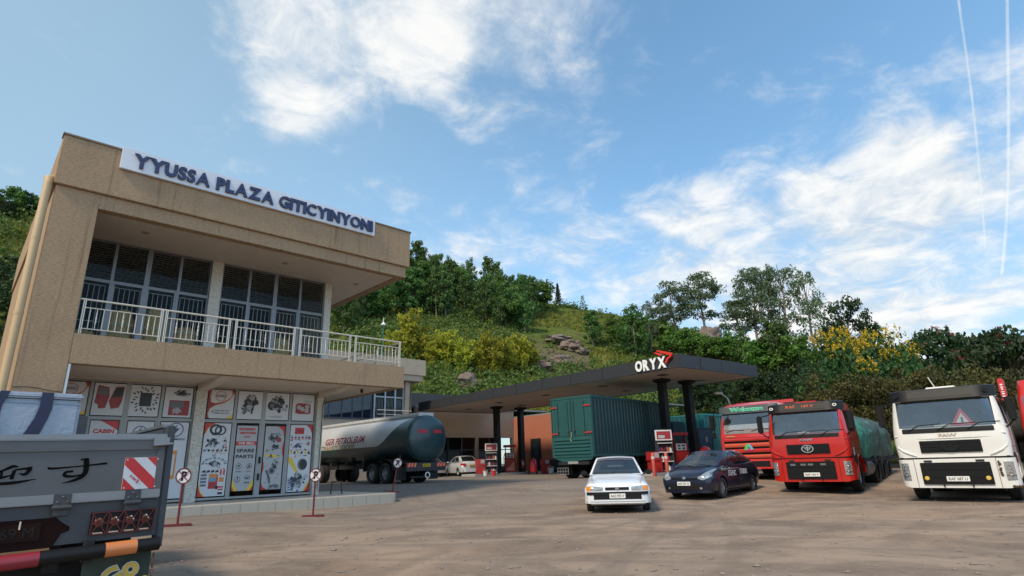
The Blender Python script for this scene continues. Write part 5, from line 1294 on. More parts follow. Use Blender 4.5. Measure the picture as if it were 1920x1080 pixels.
    for sx in (-1, 1): MB().tube([(sx*.3, -.07, .42), (sx*.3, -.13, .40), (sx*.3, -.13, .46), (sx*.3, -.07, .45)], .018, 6).build('tow_eye', UNDER, t)
    for x0, x1, x2 in ((-.86, -.5, -.2), (-.2, .18, .55), (.45, .8, 1.05)):
        wiper(t, (x0, yf(x0, 1.8)-.03, 1.80), (x1-.1, yf(x1, 1.95)-.03, 1.955), (x2+.1, yf(x2, 1.97)-.03, 1.97))
    w = MB(); w.box(-1.0, 1.0, .12, 2.3, .55, 1.14); w.build('engine_block', UNDER, t)
    lorry_rear(t, 3)
    if chips:
        q_ = random.Random(3); c_ = MB()
        for k in range(30):
            x, z = (.9+.02*q_.random() if k < 14 else 1.24-.2*q_.random()), (.4+.62*q_.random() if k < 14 else .385+.03*q_.random())
            r1 = .010+.022*q_.random(); c_.poly([(x+r1*(.7+.6*q_.random())*math.cos(a), yb(x, z)-.004, z+r1*(.7+.8*q_.random())*math.sin(a)) for a in [2*math.pi*i/7 for i in range(7)]])
        c_.build('rust_chip', mat('rust_chip', (.07, .04, .02), .9), t, fixn=False)
        MB().tube([(-1.12, .03, 1.60), (-.4, -.006, 1.595), (.6, -.006, 1.60), (1.1, .02, 1.605)], .006, 5).build('panel_crease', mat('crease_grey', (.42, .41, .37), .7), t)
    if tarp:
        # tarpaulined load behind the cab
        lb = MB(); prof = [(-1.24, 1.05), (-1.27, 1.5), (-1.26, 1.95), (-1.1, 2.3), (-.6, 2.62), (0, 2.72), (.6, 2.62), (1.1, 2.3), (1.26, 1.95), (1.27, 1.5), (1.24, 1.05)]
        prof2 = []
        for a, b2 in zip(prof, prof[1:]):
            for k in range(5): prof2.append((lerp(a[0], b2[0], k/5), lerp(a[1], b2[1], k/5)))
        prof2.append(prof[-1]); NP_ = len(prof2)-1
        def fn(u_, v_):
            i = u_*NP_; a = prof2[int(min(i, NP_-1))]; b2 = prof2[int(min(i, NP_-1))+1]; f_ = i-int(min(i, NP_-1)); x, z = lerp(a[0], b2[0], f_), lerp(a[1], b2[1], f_)
            y = 2.5+7.4*v_; nn = noise.noise((x*1.3, y*1.1, z*1.6))*.12+noise.noise((x*4, y*3.2, z*4))*.06+.05*math.sin(y*5+z*1.5)
            kk = 1-.10*sm(.6, 0, min(v_, 1-v_)*7.4); return (x*(1+nn*.5)*kk, y, z*kk+nn*.7)
        lb.grid(fn, NP_, 70); e0 = [fn(i/NP_, 0) for i in range(NP_+1)]; lb.poly(e0)
        T = bpy.data.materials.new('tarpaulin'); T.use_nodes = True; tt = T.node_tree; bb_ = tt.nodes['Principled BSDF']; q = NG(tt)
        tcn = q.n('ShaderNodeTexCoord').outputs['Object']; sp = q.n('ShaderNodeSeparateXYZ', inp={0: tcn}); f_ = q.noise(tcn, 1.4, 6, .65, .8)
        c_ = q.mix(q.ramp(q.math('ADD', q.math('MULTIPLY', sp.outputs[1], .18), q.math('MULTIPLY', f_, 1.3)), 1.1, 1.6), (.025, .17, .10), (.05, .058, .045)); c_ = q.mix(q.ramp(f_, .5, .8), c_, (.07, .26, .17))
        tt.links.new(c_, bb_.inputs['Base Color']); bb_.inputs['Roughness'].default_value = .5
        bn = q.n('ShaderNodeBump', inp={'Strength': .8, 'Distance': .08, 'Height': q.noise(tcn, 5, 5, .6, 1.0)}); tt.links.new(bn.outputs[0], bb_.inputs['Normal'])
        lb.build('tarpaulin', T, t, smooth=60)
        MB().box(-1.22, 1.22, 2.4, 10, .92, 1.06).build('bed', UNDER, t)
        rp = MB()
        for k in range(6):
            v0 = .06+.16*k; rp.tube([Vector(fn(i/24, v0+.02*math.sin(i)))*1.004 for i in range(25)], .012, 5)
        rp.build('rope', mat('rope_green', (.03, .12, .08), .8), t)
    else:
        MB().box(-1.24, 1.24, 2.5, 9.6, 1.0, 2.2).build('cargo_body', mat('cargo_dark', (.06, .06, .055), .7, dirt=.5), t, bevel=.02)
    MB().box(-.35, .35, .75, 1.2, 2.92, 3.0).build('roof_hatch', PAINT, t, bevel=.03)
    return t
FR = mat('paint_lorry_red', (.46, .014, .008), .28, var=.10, vscale=1.3, coat=.6, dirt=.22, dirtcol=(.28, .09, .055), bump=.02, bscale=2)
FW = mat('paint_lorry_white', (.70, .68, .63), .4, var=.06, vscale=1.2, coat=.3, dirt=.30, dirtcol=(.47, .40, .30))
red_lorry = visor_lorry('bright red cab lorry with green tarpaulin load, second from right', (9.65, 19.95, ground_z(9.6, 20.5)), -39, FR, 'RAF 143 V', 'chrome', (('RAF', -.36, .30), ('143 V', .18, .36)), False, True)
white_lorry = visor_lorry('worn white cab lorry with rusty bumper and yellow fog lamps', (11.33, 15.74, 0), -42, FW, 'RAF 687 U', 'worn', None, True, False, chips=1)
# things behind the white lorry's windscreen
wt_ = thing('warning_triangle', 'red and white warning triangle behind the white lorry windscreen', 'warning sign', white_lorry.location[:], -42)
LEAN = Matrix.Translation((0, .075, 1.9)) @ Matrix.Rotation(R(-13), 4, 'X') @ Matrix.Translation((0, -.12, -1.9))
MB().prism([(.12, 1.905), (.64, 1.905), (.38, 2.37)], .115, .123, 'y').xf(LEAN).build('red_border', mat('sign_red', (.60, .03, .04), .4), wt_)
MB().prism([(.23, 1.955), (.53, 1.955), (.38, 2.23)], .108, .1145, 'y').xf(LEAN).build('white_panel', mat('sign_panel_white', (.75, .75, .72), .4), wt_)
MB().box(.355, .405, .102, .1075, 1.98, 2.12).xf(LEAN).build('figure_mark', mat('sign_teal', (.02, .13, .13), .4), wt_)
sn = MB(); sn.tube([(-.1, .9, 2.93), (-.22, .95, 3.25), (-.24, .95, 3.3)], .015, 6); sno = sn.build('roof_aerial', STEEL, white_lorry)

# ---- red forward lorry with slatted nose and Welcome visor
def slat_lorry():
    t = thing('slat_nose_lorry', 'red lorry with slatted nose and green Welcome visor', 'lorry', (9.55, 24.6, ground_z(9.5, 25)), -42, 'lorries parked in a row')
    HP = mat('paint_lorry_rose', (.55, .035, .035), .25, var=.08, coat=.8)
    HP2 = mat('paint_lorry_coral', (.62, .10, .055), .3, var=.08, coat=.6)
    sec = [(1.0, 1.23, .02, 2.1, .16), (1.5, 1.25, .0, 2.1, .18), (1.85, 1.24, .02, 2.1, .2), (2.0, 1.22, .05, 2.1, .2), (2.4, 1.19, .14, 2.1, .2), (2.75, 1.14, .24, 2.1, .2), (3.0, 1.08, .36, 2.0, .22), (3.08, .98, .55, 1.85, .25)]
    hollow_cab(sec, HP, t, 1.98, 2.66)
    fy = lambda z: interp([(s_[0], s_[2]) for s_ in sec], z)
    yf = lambda x, z: fy(z) + interp([(0, 0), (.98, 0), (1.08, .03), (1.16, .085), (1.21, .16), (1.24, .26)], abs(x))
    MB().grid(lambda s_, v_: (lerp(-1.1, 1.1, s_), yf(lerp(-1.1, 1.1, s_), lerp(1.95, 2.68, v_))-.012, lerp(1.95, 2.68, v_)), 14, 6).build('windscreen', WSCR, t, fixn=False)
    MB().grid(lambda s_, v_: (lerp(-1.1, 1.1, s_), yf(lerp(-1.1, 1.1, s_), lerp(1.97, 2.25, v_))+.05, lerp(1.99, 2.20, v_)), 10, 2).build('dash_cloth', mat('dash_white', (.70, .70, .68), .7), t, fixn=False)
    MB().grid(lambda s_, v_: (lerp(-1.14, 1.14, s_), yf(lerp(-1.14, 1.14, s_), lerp(1.82, 1.955, v_))-.014, lerp(1.82, 1.955, v_)), 14, 2).build('windscreen_apron', mat('apron_grey', (.2, .18, .17), .6), t, fixn=False)
    vs = []; nvis = 14
    for i in range(nvis+1):
        x = lerp(-1.2, 1.2, i/nvis); yy = yf(x*.97, 2.75)
        vs += [(x, yy-.12, 2.66), (x, yy-.06, 2.96), (x, yy+.12, 2.98), (x, yy+.10, 2.68)]
    fs = [(4*i+a, 4*i+(a+1) % 4, 4*i+4+(a+1) % 4, 4*i+4+a) for i in range(nvis) for a in range(4)] + [(0, 1, 2, 3), (4*nvis+3, 4*nvis+2, 4*nvis+1, 4*nvis)]
    vo = MB().add(vs, fs).build('sun_visor', mat('visor_grey', (.06, .07, .07), .4), t)
    wl = mat('welcome_edge', (.55, .75, .66), .5); wg = mat('welcome_green', (.02, .42, .22), .4)
    text('Welcome', .19, (.0, yf(0, 2.75)-.115, 2.81), wl, vo, depth=.01, width=1.42, bold=.07)
    text('Welcome', .17, (.0, yf(0, 2.75)-.130, 2.81), wg, vo, depth=.006, width=1.38, bold=.025)
    # horizontal slats
    MB().box(-1.05, 1.05, -.012, .1, .62, 1.66).build('nose_recess', mat('grille_black', (.018, .018, .018), .45, var=.3), t)
    for k, (z0, z1, m_) in enumerate(((1.52, 1.64, HP), (1.28, 1.43, HP2), (1.06, 1.20, HP), (.84, .97, HP2))):
        s_ = MB(); xx = 1.02
        s_.loft([[(x, -.03-d_*q_, z) for z, q_ in ((z0, .4), (z0+.05, 1), (z1-.03, 1), (z1, .3))] + [(x, .03, z1), (x, .03, z0)] for x, d_ in ((-xx, .02), (-.85, .07), (.85, .07), (xx, .02))]); s_.build('nose_slat', m_, t, smooth=30)
    MB().box(-.92, -.55, -.014, -.002, 1.70, 1.74).build('maker_script', mat('script_tan', (.45, .25, .12), .5), t); text('371', .05, (.86, yf(.86, 1.70)-.012, 1.69), CHROME, t, depth=.006, width=.2)
    e = thing_part = MB().prism([(-.20, 1.16), (-.03, 1.18), (.0, 1.30), (-.06, 1.40), (-.13, 1.34)], -.13, -.115, 'y'); e.build('emblem_facet', mat('em_green', (.08, .45, .08), .4), t)
    MB().prism([(.0, 1.30), (-.06, 1.40), (.06, 1.40), (.20, 1.18), (.10, 1.16)], -.13, -.115, 'y').build('emblem_facet', mat('em_blue', (.16, .38, .50), .4), t)
    MB().prism([(-.14, 1.13), (.14, 1.13), (.04, 1.24), (-.03, 1.20)], -.134, -.119, 'y').build('emblem_facet', mat('em_pink', (.55, .03, .20), .4), t)
    yb = lambda x, z: -.08 + interp([(0, 0), (.9, 0), (1.08, .035), (1.18, .11), (1.235, .25)], abs(x))
    fstrip(-1.24, 1.24, .42, .80, yb, 0, 14, .3).build('bumper', HP, t)
    fstrip(-.75, .75, .50, .72, yb, .01, 8).build('lower_grille', TRIM, t)
    for sx in (-1, 1):
        fstrip(sx*.82, sx*1.16, .50, .70, yb, .012, 4).build('headlight', LAMPG, t)
        fstrip(sx*1.04, sx*1.20, 1.05, 1.66, lambda x, z: yf(x, z), .02, 4).build('corner_deflector', HP, t)
        m_ = MB().box(sx*1.46-.1, sx*1.46+.1, -.1, .03, 2.0, 2.62).build('mirror', BLK, t, bevel=.04)
        MB().box(sx*1.46-.09, sx*1.46+.09, -.1, .03, 1.68, 1.92).build('mirror', BLK, t, bevel=.03)
        MB().tube([(sx*1.42, .0, 1.8), (sx*1.36, .06, 2.3), (sx*1.38, .04, 2.7), (sx*1.15, .3, 2.76)], .02, 6).build('mirror_arm', BLK, m_)
        MB().poly([(sx*1.25, .38, 1.98), (sx*1.25, 1.5, 1.98), (sx*1.18, 1.5, 2.66), (sx*1.175, .5, 2.66)]).build('side_window', SIDEG, t, fixn=False)
    d_ = MB(); d_.lathe([(-.02, .001), (-.015, .12), (.0, .12)], 'y', 18, (-.82, yf(-.82, 2.4)-.06, 2.38)); d_.tube([(-.82, yf(-.82, 2.5)-.05, 2.5), (-.84, yf(-.84, 2.68)-.08, 2.7)], .015, 6); d_.build('kerb_mirror', BLK, t)
    for x0, x1, x2 in ((-.9, -.55, -.15), (.15, .5, .9)): wiper(t, (x0, yf(x0, 1.9)-.03, 1.90), (x1, yf(x1, 1.98)-.03, 1.985), (x2, yf(x2, 1.97)-.03, 1.95))
    MB().box(-1.0, 1.0, .12, 2.3, .5, 1.02).build('engine_block', UNDER, t)
    lorry_rear(t, 3)
    b_ = MB(); b_.box(-1.27, 1.27, 2.5, 2.6, 1.0, 3.12); b_.box(-1.27, -1.2, 2.6, 9.8, 1.0, 3.12); b_.box(1.2, 1.27, 2.6, 9.8, 1.0, 3.12); b_.box(-1.2, 1.2, 2.6, 9.8, 1.0, 1.12); b_.build('tipper_body', HP, t, bevel=.02)
    ld = MB(); ld.grid(lambda s_, v_: (lerp(-1.19, 1.19, s_), lerp(2.62, 9.7, v_), 2.85+.42*math.sin(math.pi*s_)*(.6+.4*math.sin(math.pi*v_*.9+.3))+.12*noise.noise((s_*5, v_*9, 2))+.05*noise.noise((s_*15, v_*28, 2))), 20, 44); ld.build('load', mat('straw_load', (.36, .25, .14), .95, var=.4, vscale=5, bump=.6, bscale=12), t, fixn=False)
    MB().bar((-1.25, 2.45, 3.2), (1.25, 2.45, 3.2), .12, .12).build('headboard_rail', HP, t)
slat_lorry()

# ---- tanker trailer parked square to the plaza
def tanker():
    t = thing('tanker_trailer', 'dark green and white fuel tanker parked beside the plaza', 'tanker', (-4.64, 30.52, .48), 43.9)
    rx, rz, zc, L = 1.2, 1.12, 2.18, 11.2; n = 40
    def ringat(y, k=1.0): return [(k*rx*math.copysign(abs(math.cos(a))**.9, math.cos(a)), y, zc+k*rz*math.copysign(abs(math.sin(a))**.9, math.sin(a))) for a in [2*math.pi*i/n for i in range(n)]]
    TK = bpy.data.materials.new('tank_paint'); TK.use_nodes = True; tt = TK.node_tree; bb_ = tt.nodes['Principled BSDF']; q = NG(tt)
    tcn = q.n('ShaderNodeTexCoord').outputs['Object']; sp = q.n('ShaderNodeSeparateXYZ', inp={0: tcn})
    # white upper flank that sweeps up to the tail, dark green below
    yy = q.math('SUBTRACT', sp.outputs[1], 1.0); edge = q.math('ADD', 1.88, q.math('MULTIPLY', q.ramp(yy, 2.0, -1.2), 1.45))
    up = q.math('GREATER_THAN', sp.outputs[2], edge)
    f_ = q.noise(tcn, 1.1, 6, .65, .4); dr = q.noise(q.n('ShaderNodeMapping', inp={'Vector': tcn, 'Scale': (3, 5, .4)}).outputs[0], 1.5, 5, .6)
    wh = q.mix(q.math('MULTIPLY', q.ramp(dr, .5, .75), .35), (.46, .46, .45), (.30, .28, .25)); gr_ = q.mix(f_, (.008, .030, .034), (.014, .044, .048))
    tt.links.new(q.mix(up, gr_, wh), bb_.inputs['Base Color']); bb_.inputs['Roughness'].default_value = .38; bb_.inputs['Coat Weight'].default_value = .3
    rings = [ringat(0.0)] + [ringat(y) for y in (.02, 2.5, 5, 7.5, L)] + [ringat(L+.2, .8)]
    tank = MB().loft(rings).build('tank', TK, t, smooth=40)
    GRN = mat('tank_green', (.012, .042, .046), .38, var=.25, vscale=2, coat=.3, dirt=.2)
    MB().loft([ringat(0), ringat(-.10, .985), ringat(-.2, .9), ringat(-.27, .7), ringat(-.31, .4), ringat(-.32, .05)]).build('tank_end', GRN, t, smooth=50)
    rim = MB()
    k0 = [(1.02*p[0], p[2]) for p in ringat(0)]
    rim.tube([(1.008*p[0], -.02, zc+(p[2]-zc)*1.008) for p in ringat(0)]+[(1.008*ringat(0)[0][0], -.02, zc)], .025, 6); rim.build('end_rim', GRN, t)
    for x in (-.72, .22): 
        MB().grid(lambda s_, v_, x=x: (x+.55*s_, -.335+.14*((x+.55*s_)/1.2)**2, 2.42+.17*v_), 6, 1).build('tail_decal', mat('decal_red', (.42, .02, .04), .5, var=.3), t, fixn=False)
    MB().bar((-1.0, -.21, 2.42), (1.0, -.21, 2.42), .02, .02).build('weld_seam', GRN, t)
    w = MB(); w.box(-.42, .42, .05, L, zc+rz-.03, zc+rz+.03); w.box(-.46, -.40, .05, L, zc+rz+.03, zc+rz+.17); w.box(.40, .46, .05, L, zc+rz+.03, zc+rz+.17); w.box(-.46, .46, .02, .05, zc+rz-.1, zc+rz+.17); w.build('top_walkway', mat('walkway_white', (.44, .44, .43), .5, dirt=.3), t)
    for y in (2.2, 5, 8): MB().lathe([(zc+rz+.03, .28), (zc+rz+.16, .28), (zc+rz+.2, .2), (zc+rz+.2, .001)], 'z', 18, (0, y, 0)).build('hatch', STEEL, t)
    # lettering on the flank facing the yard (x = -rx side)
    Mz = Matrix.Rotation(R(-90), 4, 'Z')
    def flank(s_, y0, y1, z, h_, m_, shear):
        b_ = text_mb(s_, h_, .004, .02, y1-y0, shear); out = []
        for v in b_.v:
            zz = z+v[2]; a = math.asin(max(-1, min(1, (zz-zc)/rz))); xx = -rx*math.cos(a)**.9 if math.cos(a) > 0 else 0
            out.append((xx-.012+v[1], (y0+y1)/2-v[0], zz))
        b_.v = out; b_.build('lettering', m_, tank, smooth=None, fixn=False)
    LR = mat('tank_letter_red', (.22, .012, .022), .5, var=.2); LO = mat('tank_letter_ochre', (.26, .19, .08), .6, var=.3)
    flank('GER PETROLEUM', 4.1, 8.7, 2.34, .36, LR, .2); flank('TRANSIT GOODS', 5.2, 9.2, 1.98, .26, LO, 0)
    w = MB(); w.box(-.5, -.4, .1, L, .75, 1.06); w.box(.4, .5, .1, L, .75, 1.06)
    for k in range(6): w.box(-1.0, 1.0, .6+1.9*k, .75+1.9*k, .95, 1.15)
    w.build('chassis', UNDER, t)
    for y in (1.95, 3.25, 9.3, 10.6):
        for sx in (-1, 1): wheel(t, (sx*.98, y, .52), .52, .50, 'truck', sx)
    for sx in (-1, 1):
        m_ = MB(); m_.grid(lambda s_, v_, sx=sx: (sx*(.72+.54*v_), 2.6+1.45*math.cos(math.pi*s_), .62+.62*math.sin(math.pi*s_)**.5), 16, 1); m_.build('mudguard', UNDER, t, fixn=False)
        MB().box(sx*.98-.3, sx*.98+.3, .72, .74, .16, .8).build('mud_flap', mat('flap_black', (.03, .03, .03), .8, dirt=.5), t)
        ad = MB(); ad.box(sx*.9-.02, sx*.9+.02, .9, 1.0, .9, 1.5); ad.box(sx*.9-.02, sx*.9+.02, 4.6, 4.7, .9, 1.5); ad.build('tank_bracket', GRN, t)
    b_ = MB().box(-1.2, 1.2, -.06, .06, .58, 1.0).build('rear_bar', mat('rear_bar', (.03, .03, .032), .6, dirt=.4), t, bevel=.01)
    for x in (-1.16, .62):
        s0 = MB().box(x, x+.54, -.075, -.061, .78, .97).build('hazard_panel', mat('haz_red', (.55, .05, .03), .5), b_)
        st_ = MB()
        for k in range(3): st_.poly([(x+.04+.18*k, -.078, .78), (x+.11+.18*k, -.078, .78), (x+.19+.18*k, -.078, .97), (x+.12+.18*k, -.078, .97)])
        st_.build('hazard_stripe', mat('haz_orange', (.75, .33, .2), .5), s0, fixn=False)
    p = MB().box(-.24, .24, -.075, -.061, .78, .93).build('number_plate', PLATEY, b_)
    pb_ = MB()
    for k in range(6): pb_.box(-.18+.062*k, -.145+.062*k, -.077, -.0755, .825, .89)
    pb_.build('plate_print', PTXT, p)
    s9 = MB(); s9.ring((.05, -.09, .38), .10, .16, 'y', 18, .02); s9.build('speed_disc', mat('disc_white', (.65, .65, .62), .5), t); MB().disc((.05, -.085, .38), .10, 'y', 16).build('disc_face', BLK, t, fixn=False)
    MB().bar((-.9, .0, .3), (.9, .0, .3), .1, .1).build('under_run_bar', UNDER, t)
tanker()

# ---- green box lorry seen from behind
def box_lorry():
    t = thing('box_lorry', 'dark green steel box lorry seen from behind under the canopy', 'lorry', (2.74, 29.5, .48), -40.5)
    CG = mat('box_green_shaded', (.005, .034, .035), .55, var=.25, vscale=1.5, dirt=.25, dirtcol=(.05, .08, .07), coat=.1)  # sides away from the sun: shade put into the green
    CL = mat('box_green_lit', (.012, .074, .070), .55, var=.25, vscale=2, dirt=.2, dirtcol=(.06, .09, .08))  # rear and frame: same green painted lighter, as if sunlit
    W2, L, z0, z1 = 1.25, 8.3, 1.02, 3.95
    for sx in (-1, 1):
        pr = []; y = .06
        while y < L-.25:
            pr += [(y, 0), (y+.07, .04), (y+.18, .04), (y+.25, 0)]; y += .31
        b_ = MB(); vs = []
        for (yy, d_) in pr: vs += [(sx*(W2-.05+d_), yy, z0+.1), (sx*(W2-.05+d_), yy, z1-.1)]
        b_.add(vs, [(2*i, 2*i+2, 2*i+3, 2*i+1) for i in range(len(pr)-1)]); b_.build('side_panel', CG, t, fixn=False, smooth=20)
    w = MB(); w.box(-W2, W2, 0, L, z1-.12, z1); w.box(-W2, W2, .0, L, z0, z0+.12); 
    for sx in (-1, 1): w.box(sx*W2-.05 if sx > 0 else -W2, sx*W2 if sx > 0 else -W2+.05, 0, .12, z0+.12, z1-.12); w.box(sx*W2-.05 if sx > 0 else -W2, sx*W2 if sx > 0 else -W2+.05, L-.12, L, z0+.12, z1-.12)
    w.build('box_frame', CL, t, bevel=.01); MB().box(-W2+.06, W2-.06, .08, L-.05, z0+.02, z1-.05).build('box_core', CG, t)
    # upper doors with ribs, lower tailboard with horizontal ribs
    for sx in (-1, 1):
        d_ = MB(); x0, x1 = (.015, W2-.06) if sx > 0 else (-W2+.06, -.015)
        prx = []; nr = 6
        for k in range(nr):
            a = lerp(x0, x1, (k+.15)/nr); b2 = lerp(x0, x1, (k+.85)/nr); prx += [(lerp(x0, x1, k/nr), 0), (a, 0), (a+.03, -.035), (b2-.03, -.035), (b2, 0)]
        prx.append((x1, 0)); vs = []
        for (xx, dd) in prx: vs += [(xx, dd+.02, 2.02), (xx, dd+.02, z1-.13)]
        d_.add(vs, [(2*i, 2*i+2, 2*i+3, 2*i+1) for i in range(len(prx)-1)]); do = d_.build('rear_door', CL, t, fixn=False, smooth=20)
        for zz in (3.42, 2.12): MB().box(sx*1.0-.2, sx*1.0+.22, -.045, -.02, zz, zz+.07).build('hinge', mat('hinge_red', (.42, .03, .03), .5), do, bevel=.006)
        for xx in (.18, .8):
            MB().cyl((sx*xx, -.05, 2.1), (sx*xx, -.05, z1-.2), .018, n=8).build('lock_rod', CL, do); MB().box(sx*xx-.06, sx*xx+.06, -.08, -.04, 2.25, 2.34).build('lock_keeper', mat('dark_iron', (.05, .06, .06), .6), do)
    tb = MB().box(-W2+.05, W2-.05, -.03, .02, 1.0, 2.0).build('tailboard', CL, t, bevel=.01)
    for k in range(5): MB().loft([[(x, -.03, 1.13+.165*k), (x, -.075, 1.155+.165*k), (x, -.075, 1.20+.165*k), (x, -.03, 1.225+.165*k)] for x in (-1.08, 1.08)]).build('rib', CL, tb, smooth=0)
    MB().tube([(.02, -.06, 2.2), (.06, -.1, 2.0), (-.03, -.09, 1.85), (.04, -.09, 1.75)], .02, 6).build('rope_knot', mat('rope_tan', (.3, .27, .16), .9), t)
    MB().prism([(-1.2, 1.0), (1.2, 1.0), (1.05, .88), (-.6, .80)], .0, .1, 'y').build('rear_sill', CL, t)
    w = MB(); w.box(-.45, -.36, .1, L+3, .68, .98); w.box(.36, .45, .1, L+3, .68, .98); w.box(-.9, .9, .0, .12, .66, .80); w.build('chassis', UNDER, t)
    MB().box(-.3, .3, -.03, .0, .70, .82).build('number_plate', mat('plate_worn', (.25, .25, .24), .6), t)
    gr = MB()
    for k in range(5): gr.bar((-.95+.16*k, -.02, .22), (-.95+.16*k, -.02, .52), .02, .02)
    for zz in (.22, .37, .52): gr.bar((-.97, -.02, zz), (-.29, -.02, zz), .02, .02)
    gr.build('lamp_guard', mat('guard_grey', (.2, .2, .19), .6), t)
    for y in (1.3, 2.65, 7.4):
        for sx in (-1, 1): wheel(t, (sx*.98, y, .52), .52, .50, 'dark', sx)
    MB().box(-1.2, 1.2, L+.3, L+2.2, .8, 2.95).build('cab', CG, t, bevel=.12)
box_lorry()

# ---- teal shipping containers behind the columns
def container(label, x, y, deg, m_, m2, L, h_=2.6, zb=1.1, loc=None):
    t = thing('shipping_container', label, 'container', loc or kw(x, y, zb), deg, 'teal containers behind the canopy')
    for fx, y0, y1 in ((0, 0, L),):
        pr = []; y = .08
        while y < L-.3: pr += [(y, 0), (y+.07, .035), (y+.2, .035), (y+.27, 0)]; y += .34
        for sx in (-1, 1):
            vs = []
            for yy, d_ in pr: vs += [(sx*(1.17+d_), yy, .1), (sx*(1.17+d_), yy, h_-.1)]
            MB().add(vs, [(2*i, 2*i+2, 2*i+3, 2*i+1) for i in range(len(pr)-1)]).build('side_panel', m_ if sx < 0 else m2, t, fixn=False, smooth=20)  # separate tones paint the lit side and the shaded side
    w = MB(); w.box(-1.22, 1.22, 0, L, h_-.12, h_); w.box(-1.22, 1.22, 0, L, 0, .12); 
    for sx in (-1, 1):
        for y in (0, L-.14): w.box(sx*1.22-.12 if sx > 0 else -1.22, 1.22 if sx > 0 else -1.10, y, y+.14, .12, h_-.12)
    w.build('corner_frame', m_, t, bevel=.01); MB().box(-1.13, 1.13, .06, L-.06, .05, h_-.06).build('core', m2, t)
    pr = []; x = -1.08
    while x < 1.0: pr += [(x, 0), (x+.06, -.035), (x+.16, -.035), (x+.22, 0)]; x += .28
    vs = []
    for xx, d_ in pr: vs += [(xx, .05+d_, .12), (xx, .05+d_, h_-.12)]
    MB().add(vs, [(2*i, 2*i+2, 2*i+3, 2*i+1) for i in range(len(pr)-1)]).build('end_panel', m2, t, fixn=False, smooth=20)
    w = MB(); w.box(-.5, .5, .2, L-.2, -.25, 0)
    w.build('skeletal_frame', UNDER, t)
    for yy in (1.2, 2.6):
        for sx in (-1, 1): wheel(t, (sx*.95, yy, -.12), .5, .5, 'dark', sx)
TEAL = mat('teal_bright', (.045, .26, .27), .5, var=.2, vscale=1.5, dirt=.2); TEALD = mat('teal_dark', (.03, .14, .135), .55, var=.25, vscale=1.5, dirt=.25)  # lit and shaded tones of one teal; darker container uses only the second
def ray_z(px, py, z):
    d = ray(px, py); return Vector((0, 0, CAM_H)) + d*((z-CAM_H)/d.z)
_c = ray_z(1318, 775, 4.0); _e1 = Vector((math.cos(R(39.6)), math.sin(R(39.6)), 0)); _e2 = Vector((-_e1.y, _e1.x, 0))
_o = _c + _e1*1.22; container('bright teal shipping container behind the right canopy columns', 0, 0, 39.6, TEAL, TEALD, 12, 2.7, 1.3, (_o.x, _o.y, 1.3))
_o = _c + _e1*4.2 + _e2*1.5; container('darker teal container behind the poster totem', 0, 0, 39.6, TEALD, TEALD, 8, 2.7, 1.25, (_o.x, _o.y, 1.25))

# ---- the edge of another red lorry at the far right
def edge_lorry():
    t = thing('edge_lorry', 'red lorry at right edge partly hidden behind the white cab', 'lorry', (14.88, 15.68, 0), -42, 'lorries parked in a row')
    EP = mat('paint_edge_red', (.52, .02, .015), .3, coat=.6)
    sec = [(1.0, 1.2, .02, 2.0, .16), (1.9, 1.22, .03, 2.0, .2), (2.7, 1.14, .25, 2.0, .2), (3.15, 1.08, .5, 1.95, .25)]
    MB().loft([cab_ring(*s_) for s_ in sec]).build('cab', EP, t, smooth=40)
    MB().grid(lambda s_, v_: (lerp(-1.06, 1.06, s_), lerp(.05, .26, v_)-.02, lerp(1.95, 2.68, v_)), 6, 4).build('windscreen', WSCR, t, fixn=False)
    MB().box(-1.15, 1.15, -.05, .2, .45, 1.0).build('bumper', EP, t, bevel=.05)
    f = MB().box(-1.5, -1.36, .4, 1.0, 2.6, 3.25).build('wind_deflector', EP, t, bevel=.03); pb_ = MB()
    for k, (a, b_) in enumerate(((.02, .05), (.03, .04), (.015, .05), (.03, .03), (.02, .05), (.03, .04))): pb_.box(-1.43-b_*.7, -1.43+b_*.7, .388, .398, 2.72+.065*k, 2.72+.065*k+a*1.4)
    pb_.build('white_print', mat('decal_white', (.75, .75, .74), .5), f)
    MB().lathe([(-.2, .001), (-.2, .45), (.2, .45), (.2, .001)], 'x', 20, (-1.3, .9, 1.9)).build('spare_wheel', mat('tyre_rubber', (.022, .021, .02), .85), t)
    MB().box(-1.24, 1.24, 2.4, 9, 1.0, 2.9).build('cargo_body', mat('cargo_dark', (.06, .06, .055), .7, dirt=.5), t, bevel=.03)
    for y in (1.4, 5.2, 6.6):
        for sx in (-1, 1): wheel(t, (sx*1.0, y, .52), .52, .4, 'truck', sx)
edge_lorry()

